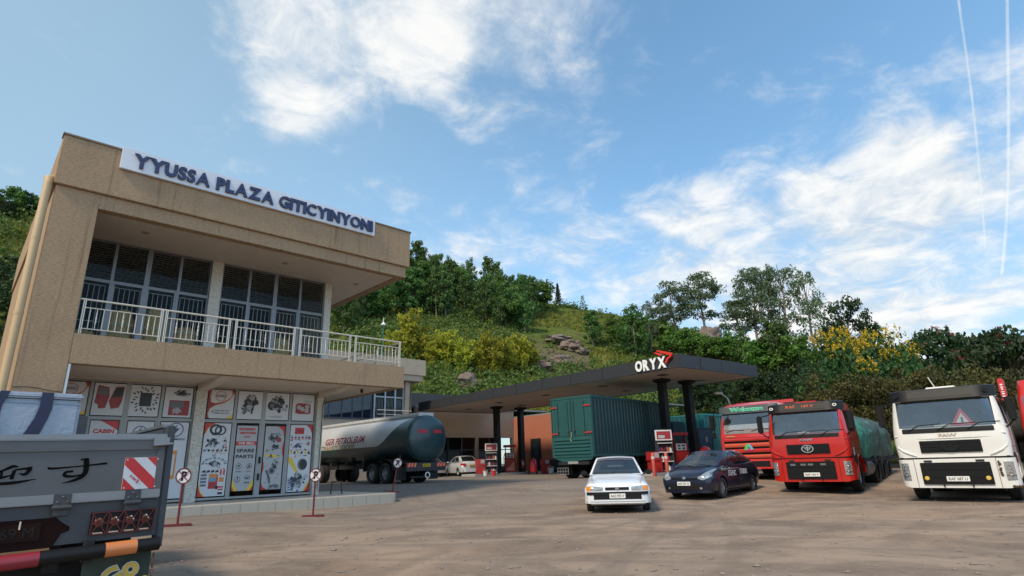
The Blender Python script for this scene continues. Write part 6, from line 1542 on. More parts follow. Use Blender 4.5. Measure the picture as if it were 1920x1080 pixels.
# ---- grey dropside lorry in the left foreground
def dropside():
    # local x = along the tailgate (to the right), y = into the bed, z = height above ground
    t = thing('dropside_lorry', 'grey dropside lorry tail in left foreground with brush characters', 'lorry', (-3.02, 5.15, 0), 43.9, None, (0, -.9))
    GB = mat('dropside_grey', (.098, .099, .103), .6, .2, var=.15, vscale=2.2, dirt=.5, dirtcol=(.075, .066, .055), bump=.25, bscale=3)
    GD = mat('dropside_dark', (.040, .044, .050), .6, .1, var=.15, vscale=2, dirt=.2)
    ALU = mat('edge_alu', (.22, .225, .235), .4, .7, var=.15)
    XL = -2.15; K = lambda z: z
    tg = MB().box(XL, 0, -.03, .012, 1.17, 1.58).build('tailgate', GB, t, bevel=.006)
    MB().box(XL, .004, -.045, .02, 1.582, 1.63).build('top_rail', ALU, tg, bevel=.008)
    MB().box(XL, .0, -.04, .015, 1.50, 1.58).build('upper_band', GB, tg, bevel=.004)
    MB().box(XL, -.005, -.052, .012, 1.115, 1.185).build('lower_band', ALU, tg, bevel=.006)
    MB().box(-.06, -.002, -.043, .01, 1.185, 1.50).build('end_band', GB, tg, bevel=.004)
    MB().box(XL, .055, -.02, .14, .82, 1.11).build('rear_crossmember', GD, t)
    MB().box(.006, .06, -.035, .10, .72, 1.70).build('corner_post', GD, t, bevel=.008)
    # latch
    l_ = MB(); l_.box(-.10, .02, -.06, -.045, 1.53, 1.60); l_.cyl((-.10, -.075, 1.535), (.04, -.075, 1.545), .012, n=8); l_.build('latch', ALU, t)
    for x in (-.20, -.66, -1.14, -1.6):
        h_ = MB(); h_.box(x-.055, x+.055, -.062, -.052, 1.10, 1.185); h_.cyl((x-.06, -.07, 1.09), (x+.06, -.07, 1.09), .016, n=10); h_.box(x-.05, x+.05, -.05, -.02, 1.03, 1.09)
        ho_ = h_.build('hinge', GD, t, bevel=.003)
        bo = MB()
        for dx, dz in ((-.03, 1.13), (.03, 1.13), (0, 1.165)): bo.lathe([(-.074, .001), (-.07, .008), (-.062, .009)], 'y', 8, (x+dx, 0, dz))
        bo.build('rivet', GB, ho_)
    # brush strokes
    INK = mat('brush_black', (.004, .004, .004), .9, spec=.1)
    def stroke(pts, ws_):
        b_ = MB(); P_ = [Vector((p[0], 0, p[1])) for p in pts]; P2 = []; W_ = []
        n_ = len(P_)
        cat = catmull([(p[0], p[1], w_) for p, w_ in zip(pts, ws_)], 6)
        L_, R_ = [], []
        for i, (x, z, w_) in enumerate(cat):
            x2, z2, _ = cat[min(i+1, len(cat)-1)]; x1, z1, _ = cat[max(i-1, 0)]; d_ = Vector((x2-x1, z2-z1)); d_ = d_.normalized() if d_.length > 1e-6 else Vector((1, 0))
            L_.append((x-d_.y*w_/2, -.033, z+d_.x*w_/2)); R_.append((x+d_.y*w_/2, -.033, z-d_.x*w_/2))
        m_ = len(cat); b_.add(L_+R_, [(i, i+1, m_+i+1, m_+i) for i in range(m_-1)]); return b_
    from_ = lambda sx, sz: (sx, sz)
    # character like a cross stroke with hook
    g1 = MB()
    for pts, ws_ in (([(-.775, 1.388), (-.76, 1.376), (-.60, 1.385), (-.405, 1.402)], [.012, .016, .010, .016]), ([(-.56, 1.432), (-.545, 1.42), (-.545, 1.33), (-.60, 1.285), (-.68, 1.265)], [.03, .036, .034, .022, .004]),
                     ([(-.62, 1.35), (-.665, 1.345), (-.67, 1.32), (-.62, 1.312), (-.55, 1.325)], [.014, .018, .022, .016, .010]), ([(-.585, 1.435), (-.53, 1.438)], [.012, .016])):
        s_ = stroke(pts, ws_); g1.add(s_.v, s_.f)
    g1.build('brush_character', INK, tg, fixn=False, smooth=0)
    g2 = MB()
    for pts, ws_ in (([(-1.10, 1.365), (-1.05, 1.37), (-.99, 1.40), (-.955, 1.395)], [.008, .014, .022, .004]), ([(-1.05, 1.372), (-1.045, 1.34), (-1.07, 1.318), (-1.0, 1.335), (-.985, 1.34)], [.016, .016, .02, .012, .006]),
                     ([(-.975, 1.372), (-.985, 1.31)], [.022, .024]), ([(-.975, 1.375), (-.92, 1.382), (-.875, 1.382)], [.012, .016, .03]), ([(-.885, 1.378), (-.91, 1.342), (-.945, 1.35)], [.026, .022, .006]),
                     ([(-1.25, 1.30), (-1.1, 1.285), (-.97, 1.285), (-.84, 1.305)], [.006, .014, .022, .004]), ([(-1.2, 1.41), (-1.16, 1.395)], [.008, .024]), ([(-1.19, 1.36), (-1.15, 1.36), (-1.19, 1.30)], [.014, .016, .012])):
        s_ = stroke(pts, ws_); g2.add(s_.v, s_.f)
    g2.build('brush_character', INK, tg, fixn=False, smooth=0)
    # reflective hazard board
    hb = MB().box(-.285, -.036, -.040, -.031, 1.19, 1.44).build('hazard_board', mat('haz_white', (.55, .55, .56), .4), tg)
    hr = MB(); X0, Z0, S_ = -.285, 1.19, .249
    for pts in ([(0, 1), (0, .78), (.78, 0), (1, 0), (1, .22), (.22, 1)][0:6], [(.62, 1), (1, .62), (1, 1)], [(0, .38), (0, 0), (.38, 0)]):
        hr.poly([(X0+S_*a, -.0425, Z0+S_*b_) for a, b_ in pts])
    hr.build('hazard_stripe', mat('haz_deep_red', (.45, .012, .016), .35), hb, fixn=False)
    rv = MB()
    for a, b_ in ((.06, .06), (.94, .06), (.06, .94), (.94, .94)): rv.disc((X0+S_*a, -.045, Z0+S_*b_), .006, 'y', 8)
    rv.build('rivet', STEEL, hb, fixn=False)
    ms = MB()
    for a, b_ in ((.22, .42), (.29, .36), (.34, .31), (.41, .22), (.43, .27)): ms.box(X0+S_*a-.009, X0+S_*a+.009, -.0445, -.0428, Z0+S_*b_-.004, Z0+S_*b_+.004); ms.box(X0+S_*a-.003, X0+S_*a+.003, -.0446, -.0427, Z0+S_*b_-.011, Z0+S_*b_+.011)
    ms.build('stamp_mark', mat('stamp_rose', (.45, .08, .10), .5), hb)
    # lamp cluster behind a red guard
    MB().box(-.46, -.02, -.026, -.021, .865, 1.035).build('lamp_recess', BLK, t)
    q_ = random.Random(5); lg = MB(); lr_ = MB()
    for k in range(4):
        x = -.40+.105*k
        lr_.lathe([(-.034, .001), (-.034, .030), (-.027, .036)], 'y', 14, (x, 0, .955)); lg.box(x-.035, x+.03, -.034, -.028, .872, .884)
        lg.tube([(x-.02, -.034, .97), (x, -.038, .99), (x+.02, -.034, .96)], .004, 4)
    lr_.build('tail_lamp', mat('lamp_brown', (.16, .03, .01), .25, var=.7, vscale=30), t); lg.build('reflector', CHROME, t)
    gd = MB()
    for k in range(5): gd.bar((-.455+.106*k, -.045, .868), (-.445+.106*k, -.045, 1.032), .008, .008)
    for zz in (.87, .95, 1.03): gd.bar((-.46, -.045, zz), (-.02, -.045, zz), .008, .008)
    for k in range(4):
        a = -.455+.106*k; gd.bar((a, -.05, .87), (a+.106, -.05, 1.03), .006, .006); gd.bar((a, -.05, 1.03), (a+.106, -.05, .87), .006, .006)
    gd.build('lamp_guard', mat('guard_maroon', (.085, .008, .007), .6), t)
    # number plate opening with arrow shaped end
    MB().prism([(-1.45, 1.02), (-.68, 1.02), (-.63, .975), (-.585, .945), (-.585, .915), (-.63, .90), (-.68, .80), (-1.45, .80)], -.0235, -.0215, 'y').build('plate_recess', mat('recess_brown', (.016, .006, .005), .8, spec=.1), t)
    pl = MB().box(-1.32, -.76, -.03, -.024, .87, .99).build('number_plate', mat('plate_dark', (.022, .010, .007), .8, spec=.1), t); text('RAG 269 M', .07, (-1.03, -.032, .93), mat('plate_lettering_dark', (.008, .005, .004), .8), pl, depth=.002, width=.46)  # plate and its lettering are both near-black
    MB().box(-1.45, -.69, -.036, -.022, .793, .808).build('plate_sill', mat('sill_wood', (.26, .13, .05), .7), t)
    MB().cyl((-.885, -.035, .955), (-.885, -.035, 1.01), .006, n=8).build('plate_bolt', STEEL, t)
    # round bumper bar with tape
    bz = .745; MB().cyl((-2.1, -.10, bz-.015), (.02, -.10, bz+.015), .05, n=18).build('bumper_bar', mat('bumper_black', (.008, .008, .008), .5, spec=.25), t)
    MB().cyl((-.35, -.10, bz+.0095), (-.14, -.10, bz+.0125), .0525, n=18).build('orange_tape', mat('tape_orange', (.52, .17, .05), .4, var=.12), t)
    MB().cyl((-1.6, -.10, bz-.009), (-.75, -.10, bz+.003), .0525, n=18).build('red_tape', mat('tape_red', (.22, .015, .025), .4), t)
    for x in (-.45, -1.65): MB().box(x-.03, x+.03, -.09, .1, .68, .84).build('bumper_bracket', UNDER, t)
    # mud flap with painted lettering
    mf = MB().box(-.46, .0, .02, .04, .22, .73).build('mud_flap', mat('flap_painted', (.02, .035, .025), .8, dirt=.3), t)
    ye = mat('flap_yellow', (.50, .33, .05), .6)
    text('Go', .17, (-.21, .012, .56), mat('flap_white', (.5, .5, .42), .6), mf, depth=.003, bold=.07, M=Matrix.Rotation(R(-30), 4, 'Y')); text('Go', .155, (-.21, .007, .56), ye, mf, depth=.003, bold=.03, M=Matrix.Rotation(R(-30), 4, 'Y'))
    d9 = MB(); d9.disc((-.12, .008, .48), .035, 'y', 16); d9.build('flap_spot', mat('flap_red', (.4, .03, .03), .6), mf, fixn=False); d9 = MB(); d9.disc((-.03, .008, .49), .03, 'y', 16); d9.build('flap_spot', ye, mf, fixn=False)
    ch = MB(); 
    for k in range(12): ch.ring((.03, .06, .66-.042*k), .010, .018, 'y' if k % 2 else 'x', 10, .008)
    ch.build('chain', mat('chain_rust', (.24, .10, .05), .8), t)
    # bed, side boards, underbody
    sb = MB(); sb.box(.0, .045, .10, 4.2, 1.12, 1.69); sb.box(XL-.02, XL+.03, .02, 4.2, 1.12, 1.69); sb.build('side_board', GD, t, bevel=.006)
    MB().box(-.012, .052, .10, 4.2, 1.69, 1.72).build('side_rail', ALU, t, bevel=.004)
    MB().box(XL, .0, .012, 4.2, 1.05, 1.115).build('bed_floor', GD, t); MB().box(XL, 0, 4.2, 4.26, 1.1, 2.1).build('headboard', GD, t)
    w = MB(); w.box(-1.5, -1.4, .1, 6, .62, .82); w.box(-.7, -.6, .1, 6, .62, .82); w.box(-2.0, -.1, .3, .4, .5, .8); w.build('chassis', UNDER, t)
    for y in (1.1, 4.9):
        for x in (-1.75, -.36): wheel(t, (x, y, .41), .41, .40, 'truck', 1 if x > -1 else -1)
    MB().box(XL+.1, -.05, 4.5, 6.1, .7, 2.3).build('cab', GB, t, bevel=.12)
    # pale chest standing in the bed
    M_ = Matrix.Translation((-3.02, 5.15, 0)) @ Matrix.Rotation(R(43.9), 4, 'Z')
    c_ = thing('white_chest', 'white metal chest with navy painted letter in the grey lorry bed', 'chest', tuple(M_ @ Vector((0, .5, 1.115))), 43.9)
    CW = mat('chest_white', (.34, .37, .43), .5, .1, var=.12, vscale=3, bump=.35, bscale=26, dirt=.12)
    MB().box(-1.75, -.60, 0, .6, 0, .82).build('chest_body', CW, c_, bevel=.025); MB().box(-1.76, -.592, -.012, .61, .825, .875).build('chest_lid', CW, c_, bevel=.015); MB().box(-1.75, -.60, -.006, .0, .78, .795).build('seam', mat('seam_blue', (.2, .25, .33), .5), c_)
    NV = mat('chest_navy', (.012, .016, .05), .5, var=.3)
    s1 = MB()
    for (pts) in ([(-.885, .875), (-.805, .875), (-.80, .74), (-.815, .66), (-.85, .54), (-.92, .40), (-1.06, .40), (-.95, .54), (-.905, .66), (-.885, .76)], [(-1.15, .875), (-1.09, .875), (-1.125, .76), (-1.13, .66), (-1.12, .58), (-1.06, .40), (-1.2, .40), (-1.25, .6), (-1.23, .75)]):
        s1.prism([(p[0], p[1]) for p in pts], -.016, -.0135, 'y')
    s1.build('painted_letter', NV, c_)
dropside()

# ---- no parking signs on stands
def no_parking(label, loc, deg, h_=1.32, lean=0, double=False, scale=1.0):
    t = thing('no_parking_sign', label, 'sign', loc, deg, 'no parking signs on stands', (0, lean)); t.scale = (.88, .88, .97)
    MR = mat('sign_maroon', (.13, .014, .016), .5, var=.2, vscale=4)
    MB().cyl((0, 0, .03), (0, 0, h_-.36), .03, n=10).build('pole', MR, t)
    b_ = MB(); b_.bar((-.3, -.16, .02), (.3, -.16, .02), .05, .04); b_.bar((-.3, .16, .02), (.3, .16, .02), .05, .04); b_.bar((-.3, -.16, .02), (-.3, .16, .02), .05, .04); b_.bar((.3, -.16, .02), (.3, .16, .02), .05, .04); b_.bar((0, -.16, .021), (0, .16, .021), .07, .03); b_.build('base', MR, t)
    zc = h_-.19
    d_ = MB(); d_.lathe([(-.008, .001), (-.008, .17), (.008, .17), (.008, .001)], 'y', 28, (0, -.03, zc)); do = d_.build('disc', mat('sign_disc_white', (.66, .64, .60), .5, var=.1), t)
    MB().ring((0, -.03, zc), .16, .19, 'y', 32, .03).build('ring', MR, t)
    text('P', .22, (.015, -.041, zc), BLK, do, depth=.003, bold=.05, width=.13)
    MB().bar((-.115, -.05, zc+.115), (.115, -.05, zc-.115), .008, .022).build('slash', MR, do)
    MB().bar((-.115, -.053, zc-.115), (.115, -.053, zc+.115), .008, .022).build('slash', MR, do)
no_parking('no parking sign on stand in front of the step, nearest the tall gear poster', (-5.70, 17.05, ground_z(-5.7, 17)), 12)
no_parking('no parking sign on stand right beside the grey dropside lorry', (-7.86, 14.2, ground_z(-7.8, 14.2)), 25)
no_parking('small leaning no parking sign beside the tanker wheels', (-4.62, 22.4, .42), 15, 1.25, 9)

# ---- lamp posts
def lamp_post(label, base, h_, col, arm, name='lamp_post', r_=.06):
    t = thing(name, label, 'lamp post', base, 0, 'lamp posts')
    m_ = mat('post_'+('green' if col[1] > col[0]*2 else 'pale'), col, .5)
    if arm: MB().tube([(0, 0, 0), (0, 0, h_*.8), (-.15, 0, h_*.93), (-arm, 0, h_)], [r_, r_*.8, r_*.7, r_*.6], 8).build('pole', m_, t); MB().lathe([(-.3, .02), (-.1, .09), (.2, .07), (.25, .001)], 'x', 10, (-arm-.1, 0, h_)).build('lantern', mat('post_pale', (.6, .6, .58), .5), t)
    else: MB().cyl((0, 0, 0), (0, 0, h_), r_, r_*.8, 8).build('pole', m_, t); MB().lathe([(h_, .05), (h_+.15, .3), (h_+.25, .22), (h_+.45, .05), (h_+.9, .02)], 'z', 12).build('lantern', mat('post_pale', (.6, .6, .58), .5), t)

# ================================================================== VEGETATION
BARK = mat('bark_pale', (.23, .19, .145), .9, var=.35, vscale=3, bump=.5, bscale=12)
BARKD = mat('bark_dark', (.075, .06, .045), .95, var=.35, vscale=3, bump=.5, bscale=12)
LM = {'forest': leafmat('leaf_forest', (0.045, 0.103, 0.027), (0.125, 0.225, 0.053)), 'euc': leafmat('leaf_euc', (.062, .100, .052), (.140, .190, .092)), 'bamboo': leafmat('leaf_bamboo', (.19, .23, .02), (.42, .39, .035)),
      'round': leafmat('leaf_round', (0.043, 0.119, 0.022), (0.144, 0.250, 0.040)), 'olive': leafmat('leaf_olive', (.012, .022, .008), (.125, .108, .026)), 'dark': leafmat('leaf_dark', (.013, .034, .012), (.042, .075, .022)),
      'bloom': leafmat('leaf_bloom', (0.022, 0.065, 0.020), (0.056, 0.119, 0.030)), 'scrub': leafmat('leaf_scrub', (0.045, 0.088, 0.020), (0.150, 0.200, 0.040)), 'grass': leafmat('leaf_grass', (0.106, 0.138, 0.022), (0.250, 0.250, 0.044))}
PETY = leafmat('petal_yellow', (.46, .30, .015), (.60, .43, .03)); PETR = leafmat('petal_red', (.20, .025, .02), (.28, .05, .04))

def leaves(mb, c, r_, n, size, elong, rg, flat=1.0, droop=0.0, up=.35):
    for _ in range(n):
        d = Vector((rg.gauss(0, 1), rg.gauss(0, 1), rg.gauss(0, 1))).normalized(); q_ = r_*rg.random()**.45
        p = Vector(c) + Vector((d.x*q_, d.y*q_, d.z*q_*flat)); p.z -= droop*(q_/max(r_, .01))**2
        nrm = (d + Vector((rg.gauss(0, .8), rg.gauss(0, .8), rg.gauss(0, .8)+up))).normalized(); a = nrm.orthogonal().normalized(); th = rg.random()*6.28
        b_ = nrm.cross(a); a2 = a*math.cos(th)+b_*math.sin(th); b2 = nrm.cross(a2); s_ = size*(.6+.8*rg.random())
        if droop: a2 = (a2 + Vector((0, 0, -1.0))).normalized(); b2 = nrm.cross(a2).normalized()
        a2 = a2*(s_*elong*.5); b2 = b2*(s_*.5); k = len(mb.v); bend = nrm*(s_*.12)
        mb.v += [tuple(p-a2), tuple(p+b2+bend), tuple(p+a2), tuple(p-b2+bend)]; mb.f.append((k, k+1, k+2, k+3))

def proto(kind, seed):
    rg = random.Random(seed*17+3); tr = MB(); cr = MB(); fl = None; cl = []; bark = BARK
    if kind == 'forest':
        H = 8.0; n = 40
        for i in range(n):
            t_ = (i+.5)/n; z = H*(.22+.78*t_); w_ = 2.0*math.sin(math.pi*min(1, .16+.80*t_))**.8*(.75+.5*rg.random())+.3; a = i*2.4+rg.random()*.7; q_ = w_*rg.random()**.5
            cl.append((q_*math.cos(a), q_*math.sin(a), z+rg.gauss(0, .3), .45+.55*rg.random(), .9))
        lf = (62, .24, 1.9, .25); path = [(0, 0, -.5), (.1, .05, H*.4), (-.05, .1, H*.75), (0, 0, H*.95)]; rad = [.16, .12, .07, .02]; m_ = 'forest'
    elif kind == 'euc':
        H = 13.0; lean = rg.uniform(-.8, .8); path = [(0, 0, -.6), (lean*.2, .1, H*.35), (lean*.7, -.1, H*.65), (lean, .1, H*.9)]; rad = [.24, .18, .12, .04]; n = 46
        for i in range(n):
            t_ = rg.random(); a = i*2.4+rg.random(); z = H*(.50+.50*t_); w_ = 3.3*math.sqrt(max(.05, 1-((t_-.42)/.62)**2)); q_ = w_*(.35+.65*rg.random())
            cl.append((lean*.7+q_*math.cos(a), q_*math.sin(a), z, .75+.65*rg.random(), .6))
        lf = (84, .17, 2.2, .5); m_ = 'euc'
    elif kind == 'wispy':
        H = 13.0; path = [(0, 0, -.6), (.2, 0, H*.4), (-.2, .1, H*.7), (.1, .1, H)]; rad = [.22, .16, .1, .03]; n = 54
        for i in range(n):
            t_ = rg.random(); a = i*2.4; z = H*(.16+.84*t_); w_ = .8+2.1*math.sin(math.pi*(.12+.8*t_)); q_ = w_*(.3+.7*rg.random()); cl.append((q_*math.cos(a), q_*math.sin(a), z, .45+.55*rg.random(), 1.1))
        lf = (52, .15, 2.4, .8); m_ = 'euc'
    elif kind in ('round', 'olive', 'dark', 'bloom'):
        H, Wd = {'round': (6.5, 2.5), 'olive': (5.6, 3.3), 'dark': (8.5, 3.6), 'bloom': (6.6, 4.4)}[kind]; path = [(0, 0, -.5), (.15, .1, H*.3), (0, -.1, H*.6)]; rad = [.2, .16, .08]; n = {'round': 46, 'olive': 66, 'dark': 60, 'bloom': 84}[kind]; bark = BARKD
        for i in range(n):
            ph = math.asin(rg.random()*1.25-.25); a = i*2.4+rg.random()*.5; q_ = .55+.45*rg.random()
            z = H*.42+H*.5*q_*math.sin(ph); cl.append((Wd*q_*math.cos(ph)*math.cos(a), Wd*q_*math.cos(ph)*math.sin(a), z, (.6+.5*rg.random())*{'round': .9, 'olive': .72, 'dark': 1.0, 'bloom': 1.1}[kind], .8))
        lf = {'round': (70, .23, 1.7, .1), 'olive': (120, .115, 1.7, .0), 'dark': (95, .20, 1.6, .1), 'bloom': (130, .15, 1.9, .15)}[kind]; m_ = kind
        if kind == 'bloom':
            fl = MB()
            for c_ in cl:
                if c_[2] > H*.66 or (rg.random() < .22 and c_[2] > H*.5):
                    for k in range(30):
                        th = rg.random()*6.28; up_ = rg.random(); p_ = (c_[0]+c_[3]*.9*math.cos(th)*math.sqrt(1-up_*up_*.8), c_[1]+c_[3]*.9*math.sin(th)*math.sqrt(1-up_*up_*.8), c_[2]+c_[3]*.85*up_+.1); leaves(fl, p_, .12, 7, .09, 1.3, rg, 1.3)
    elif kind == 'flame':
        H = 6.0; path = [(0, 0, -.5), (.2, .1, H*.4), (-.1, 0, H*.7)]; rad = [.22, .17, .1]; n = 58; fl = MB(); bark = BARKD
        for i in range(n):
            a = i*2.4; q_ = 3.6*math.sqrt(rg.random()); z = H*(.96-.30*(q_/3.6)**2)-1.4*rg.random()*(1 if i % 3 == 0 else .3); cl.append((q_*math.cos(a), q_*math.sin(a), z, .65+.35*rg.random(), .38))
            if i % 3 == 1 and z > H*.7: leaves(fl, (q_*math.cos(a), q_*math.sin(a), z+.25), .6, 9, .12, 1.6, rg, .15)
        lf = (58, .19, 1.7, .05); m_ = 'dark'
    elif kind == 'cypress':
        H = 7.0; path = [(0, 0, -.5), (.05, 0, H*.5), (.2, 0, H*.97)]; rad = [.14, .09, .02]; n = 34; bark = BARKD
        for i in range(n):
            t_ = i/n; a = i*2.4; w_ = 1.05*(1-t_)**.8; cl.append((.2*t_+w_*.7*math.cos(a), w_*.7*math.sin(a), H*(.15+.85*t_), .16+.45*(1-t_), 1.5))
        lf = (40, .18, 2.0, .0); m_ = 'dark'
    elif kind == 'lolly':
        H = 4.0; path = [(0, 0, -.4), (.05, 0, H*.5), (0, .05, H*.8)]; rad = [.06, .045, .02]; n = 14
        for i in range(n): a = i*2.4; q_ = .75*rg.random()**.5; cl.append((q_*math.cos(a), q_*math.sin(a), H*(.62+.36*rg.random()), .38, .8))
        lf = (40, .16, 1.8, .1); m_ = 'euc'
    elif kind == 'sparse':
        H = 4.6; path = [(0, 0, -.4), (.05, 0, H*.5), (0, .05, H)]; rad = [.07, .05, .015]; n = 22
        for i in range(n): t_ = i/n; a = i*2.4; w_ = .25+.75*(1-t_); cl.append((w_*math.cos(a)*.8, w_*math.sin(a)*.8, H*(.25+.72*t_), .22, .9))
        lf = (22, .13, 2.0, .1); m_ = 'euc'
    elif kind == 'bamboo':
        H = 6.0; path = [(0, 0, -.4), (0, 0, .3)]; rad = [.05, .03]; m_ = 'bamboo'
        for i in range(20):
            a = i*2.4+rg.random(); sp_ = .25+1.5*rg.random(); h_ = H*(.40+.62*rg.random()); pts = []
            for k in range(7):
                t_ = k/6; q_ = sp_*t_**1.8; pts.append((.2*math.cos(a)+q_*math.cos(a), .2*math.sin(a)+q_*math.sin(a), h_*math.sin(t_*1.35)/math.sin(1.35)))
            tr.tube(pts, [.035-.004*k for k in range(7)], 5)
            for k in range(1, 7):
                for _ in range(2): leaves(cr, (pts[k][0]+rg.gauss(0, .12), pts[k][1]+rg.gauss(0, .12), pts[k][2]+rg.uniform(-.3, .2)), .42, 15, .16, 3.2, rg, 1.1, .25)
        lf = None
    elif kind == 'shrub':
        H = 1.8; path = [(0, 0, -.3), (0, 0, .5)]; rad = [.08, .05]; m_ = 'scrub'
        for i in range(14): a = i*2.4; q_ = .9*rg.random()**.5; cl.append((q_*math.cos(a), q_*math.sin(a), .35+1.1*rg.random()*(1-q_*.5), .45, .8))
        lf = (40, .19, 1.8, .1)
    tr.tube(path, rad, 8)
    if lf:
        for i, c_ in enumerate(cl):
            leaves(cr, c_[:3], c_[3], lf[0], lf[1], lf[2], rg, c_[4], 0.0 if kind not in ('euc', 'wispy') else lf[3]*.5)
            if kind != 'shrub' and i % 2 == 0:
                P_ = [Vector(p) for p in path]; zt = min(c_[2]*.8, P_[-1].z*.95); k = 0
                while k < len(P_)-2 and P_[k+1].z < zt: k += 1
                f_ = clamp01((zt-P_[k].z)/max(.01, P_[k+1].z-P_[k].z)); s0 = P_[k].lerp(P_[k+1], f_); e0 = Vector(c_[:3]); r0 = lerp(rad[k], rad[k+1], f_)*.45
                tr.tube([s0, s0.lerp(e0, .5)+Vector((0, 0, .15)), e0], [r0, r0*.6, r0*.25], 5)
    tm = tr.mesh('trunk', fixn=False, smooth=60); tm.materials.append(bark); cm_ = cr.mesh('crown', fixn=False, smooth=0); cm_.materials.append(LM[m_])
    fm = None
    if fl: fm = fl.mesh('blossom', fixn=False, smooth=0); fm.materials.append(PETY if kind == 'bloom' else PETR)
    return (tm, cm_, fm, H)
PROTO = {}
def tree(kind, var, loc, h_, label, group=None, cat='tree', name='tree', sx=1.0):
    if (kind, var) not in PROTO: PROTO[(kind, var)] = proto(kind, var)
    tm, cm_, fm, H = PROTO[(kind, var)]; k = h_/H
    t = thing(name, label, cat, loc, rnd.random()*360, group); t.scale = (k*sx, k*sx, k)
    link('trunk', tm, t); link('crown', cm_, t)
    if fm: link('blossom', fm, t)
    return t
def hpx(px, py0, py1, r_):     # metres between two picture heights at ground distance r
    return (px_dir(px, py1)[1]-px_dir(px, py0)[1])*r_

# wood on the shoulder of the hill above the station (individual trees, one label for the look-alikes)
G1 = 'young gum trees in the wood on the hillside'
cnt = 0
for i in range(400):
    px, py = rnd.uniform(632, 1012), rnd.uniform(520, 655); ed = interp([(620, 640), (700, 610), (760, 600), (860, 610), (960, 630), (1010, 622)], px); tp = interp([(620, 548), (700, 520), (760, 512), (870, 528), (960, 556), (1012, 585)], px)
    if py > ed or py < tp: continue
    p, r_ = on_hill(px, py)
    if p is None: continue
    tree(rnd.choice(('forest', 'forest', 'forest', 'round')), rnd.randrange(4), p, rnd.uniform(5.0, 8.4), 'slender young gum tree in the dense wood on the hillside', G1, name='gum_tree', sx=rnd.uniform(.75, 1.1)); cnt += 1
    if cnt > 68: break
for px, py, h_, k in ((690, 520, 6, 'forest'), (725, 512, 6.5, 'forest'), (790, 520, 6.5, 'forest'), (845, 530, 6.5, 'forest'), (880, 538, 7, 'forest'), (915, 545, 8.5, 'forest'), (930, 552, 8.0, 'forest'), (960, 566, 6.5, 'forest')):
    p, r_ = on_hill(px, py+14)
    if p: tree(k, rnd.randrange(4), p, h_, 'slender young gum tree in the dense wood on the hillside', G1, name='gum_tree', sx=.8)
# singles on the skyline
for px, kind, hp, lab in ((811, 'lolly', 44, 'round headed little tree alone on the skyline above the wood'), (778, 'lolly', 26, 'tiny tree on the skyline next to the roof corner'), (843, 'sparse', 24, 'thin ragged tree on the skyline over the wood'),
                     (1023, 'sparse', 42, 'thin wispy tree left of the cone shaped one on the open ridge'), (1047, 'cypress', 44, 'small cone shaped tree on the open ridge'), (1092, 'sparse', 30, 'low twiggy tree on the bare ridge right of the cone tree'), (1006, 'shrub', 16, 'low bush on the ridge beside the wispy tree'), (1225, 'sparse', 34, 'bare topped little tree on the ridge above the lettered sign')):
    a, _ = px_dir(px, 560); rr = ridge_r(a)-1.5; p = Vector((rr*math.sin(a), rr*math.cos(a), 0)); p.z = hill_z(p.x, p.y)
    tree(kind, 9, p, hp*rr/1081*1.05, lab, 'single trees on the skyline', name='skyline_tree')
# yellow green bamboo clumps on the lower slope
bl = ['leftmost', 'second', 'third', 'fourth', 'fifth', 'sixth', 'seventh', 'eighth', 'ninth', 'tenth', 'eleventh']
for i, (px, py, hp) in enumerate(((733, 668, 46), (765, 670, 82), (786, 674, 66), (812, 690, 50), (838, 694, 70), (866, 698, 66), (903, 700, 62), (930, 704, 74), (952, 702, 58), (978, 702, 66), (996, 700, 50))):
    p, r_ = on_hill(px, py)
    if p: tree('bamboo', i % 3, p, hp*r_/1081*1.06, bl[i]+' yellow green bamboo clump on the lower hillside, counted from left', 'bamboo clumps on the lower slope', 'bamboo', 'bamboo_clump', 1.15)
# trees right of the rocky slope, above the canopy sign
G2 = 'bushy trees above the canopy'
for i, (px, py, hp, kd, lab) in enumerate(((1112, 650, 62, 'forest', 'grey green tree on the rocky slope left of the canopy lettering'), (1170, 660, 66, 'round', 'bushy tree just left of the red horn emblem'), (1192, 672, 88, 'forest', 'tall bushy tree rising behind the canopy lettering'), (1222, 668, 96, 'wispy', 'loose brownish tree behind the red horn emblem'),
        (1262, 672, 58, 'round', 'round tree behind the canopy corner'), (1300, 680, 66, 'round', 'bright round tree right of the canopy corner'), (1335, 690, 60, 'round', 'leafy tree below the skyline boulder'), (1365, 690, 66, 'round', 'green tree between the skyline boulder and tall gums'), (1400, 700, 62, 'forest', 'dense green tree left under the tall gums'),
        (1436, 716, 78, 'round', 'light green tree above the slatted nose lorry'), (1468, 720, 100, 'forest', 'tall green tree above the red cab lorry'), (1500, 726, 90, 'round', 'broad green tree behind the red cab lorry'), (1240, 640, 46, 'shrub', 'bush on the ridge behind the emblem'), (1150, 620, 30, 'shrub', 'bush on the bare slope under the ridge'))):
    p, r_ = on_hill(px, py)
    if p: tree(kd, 3+i % 3, p, hp*r_/1081*1.05, lab, G2, name='bushy_tree', sx=1.05)
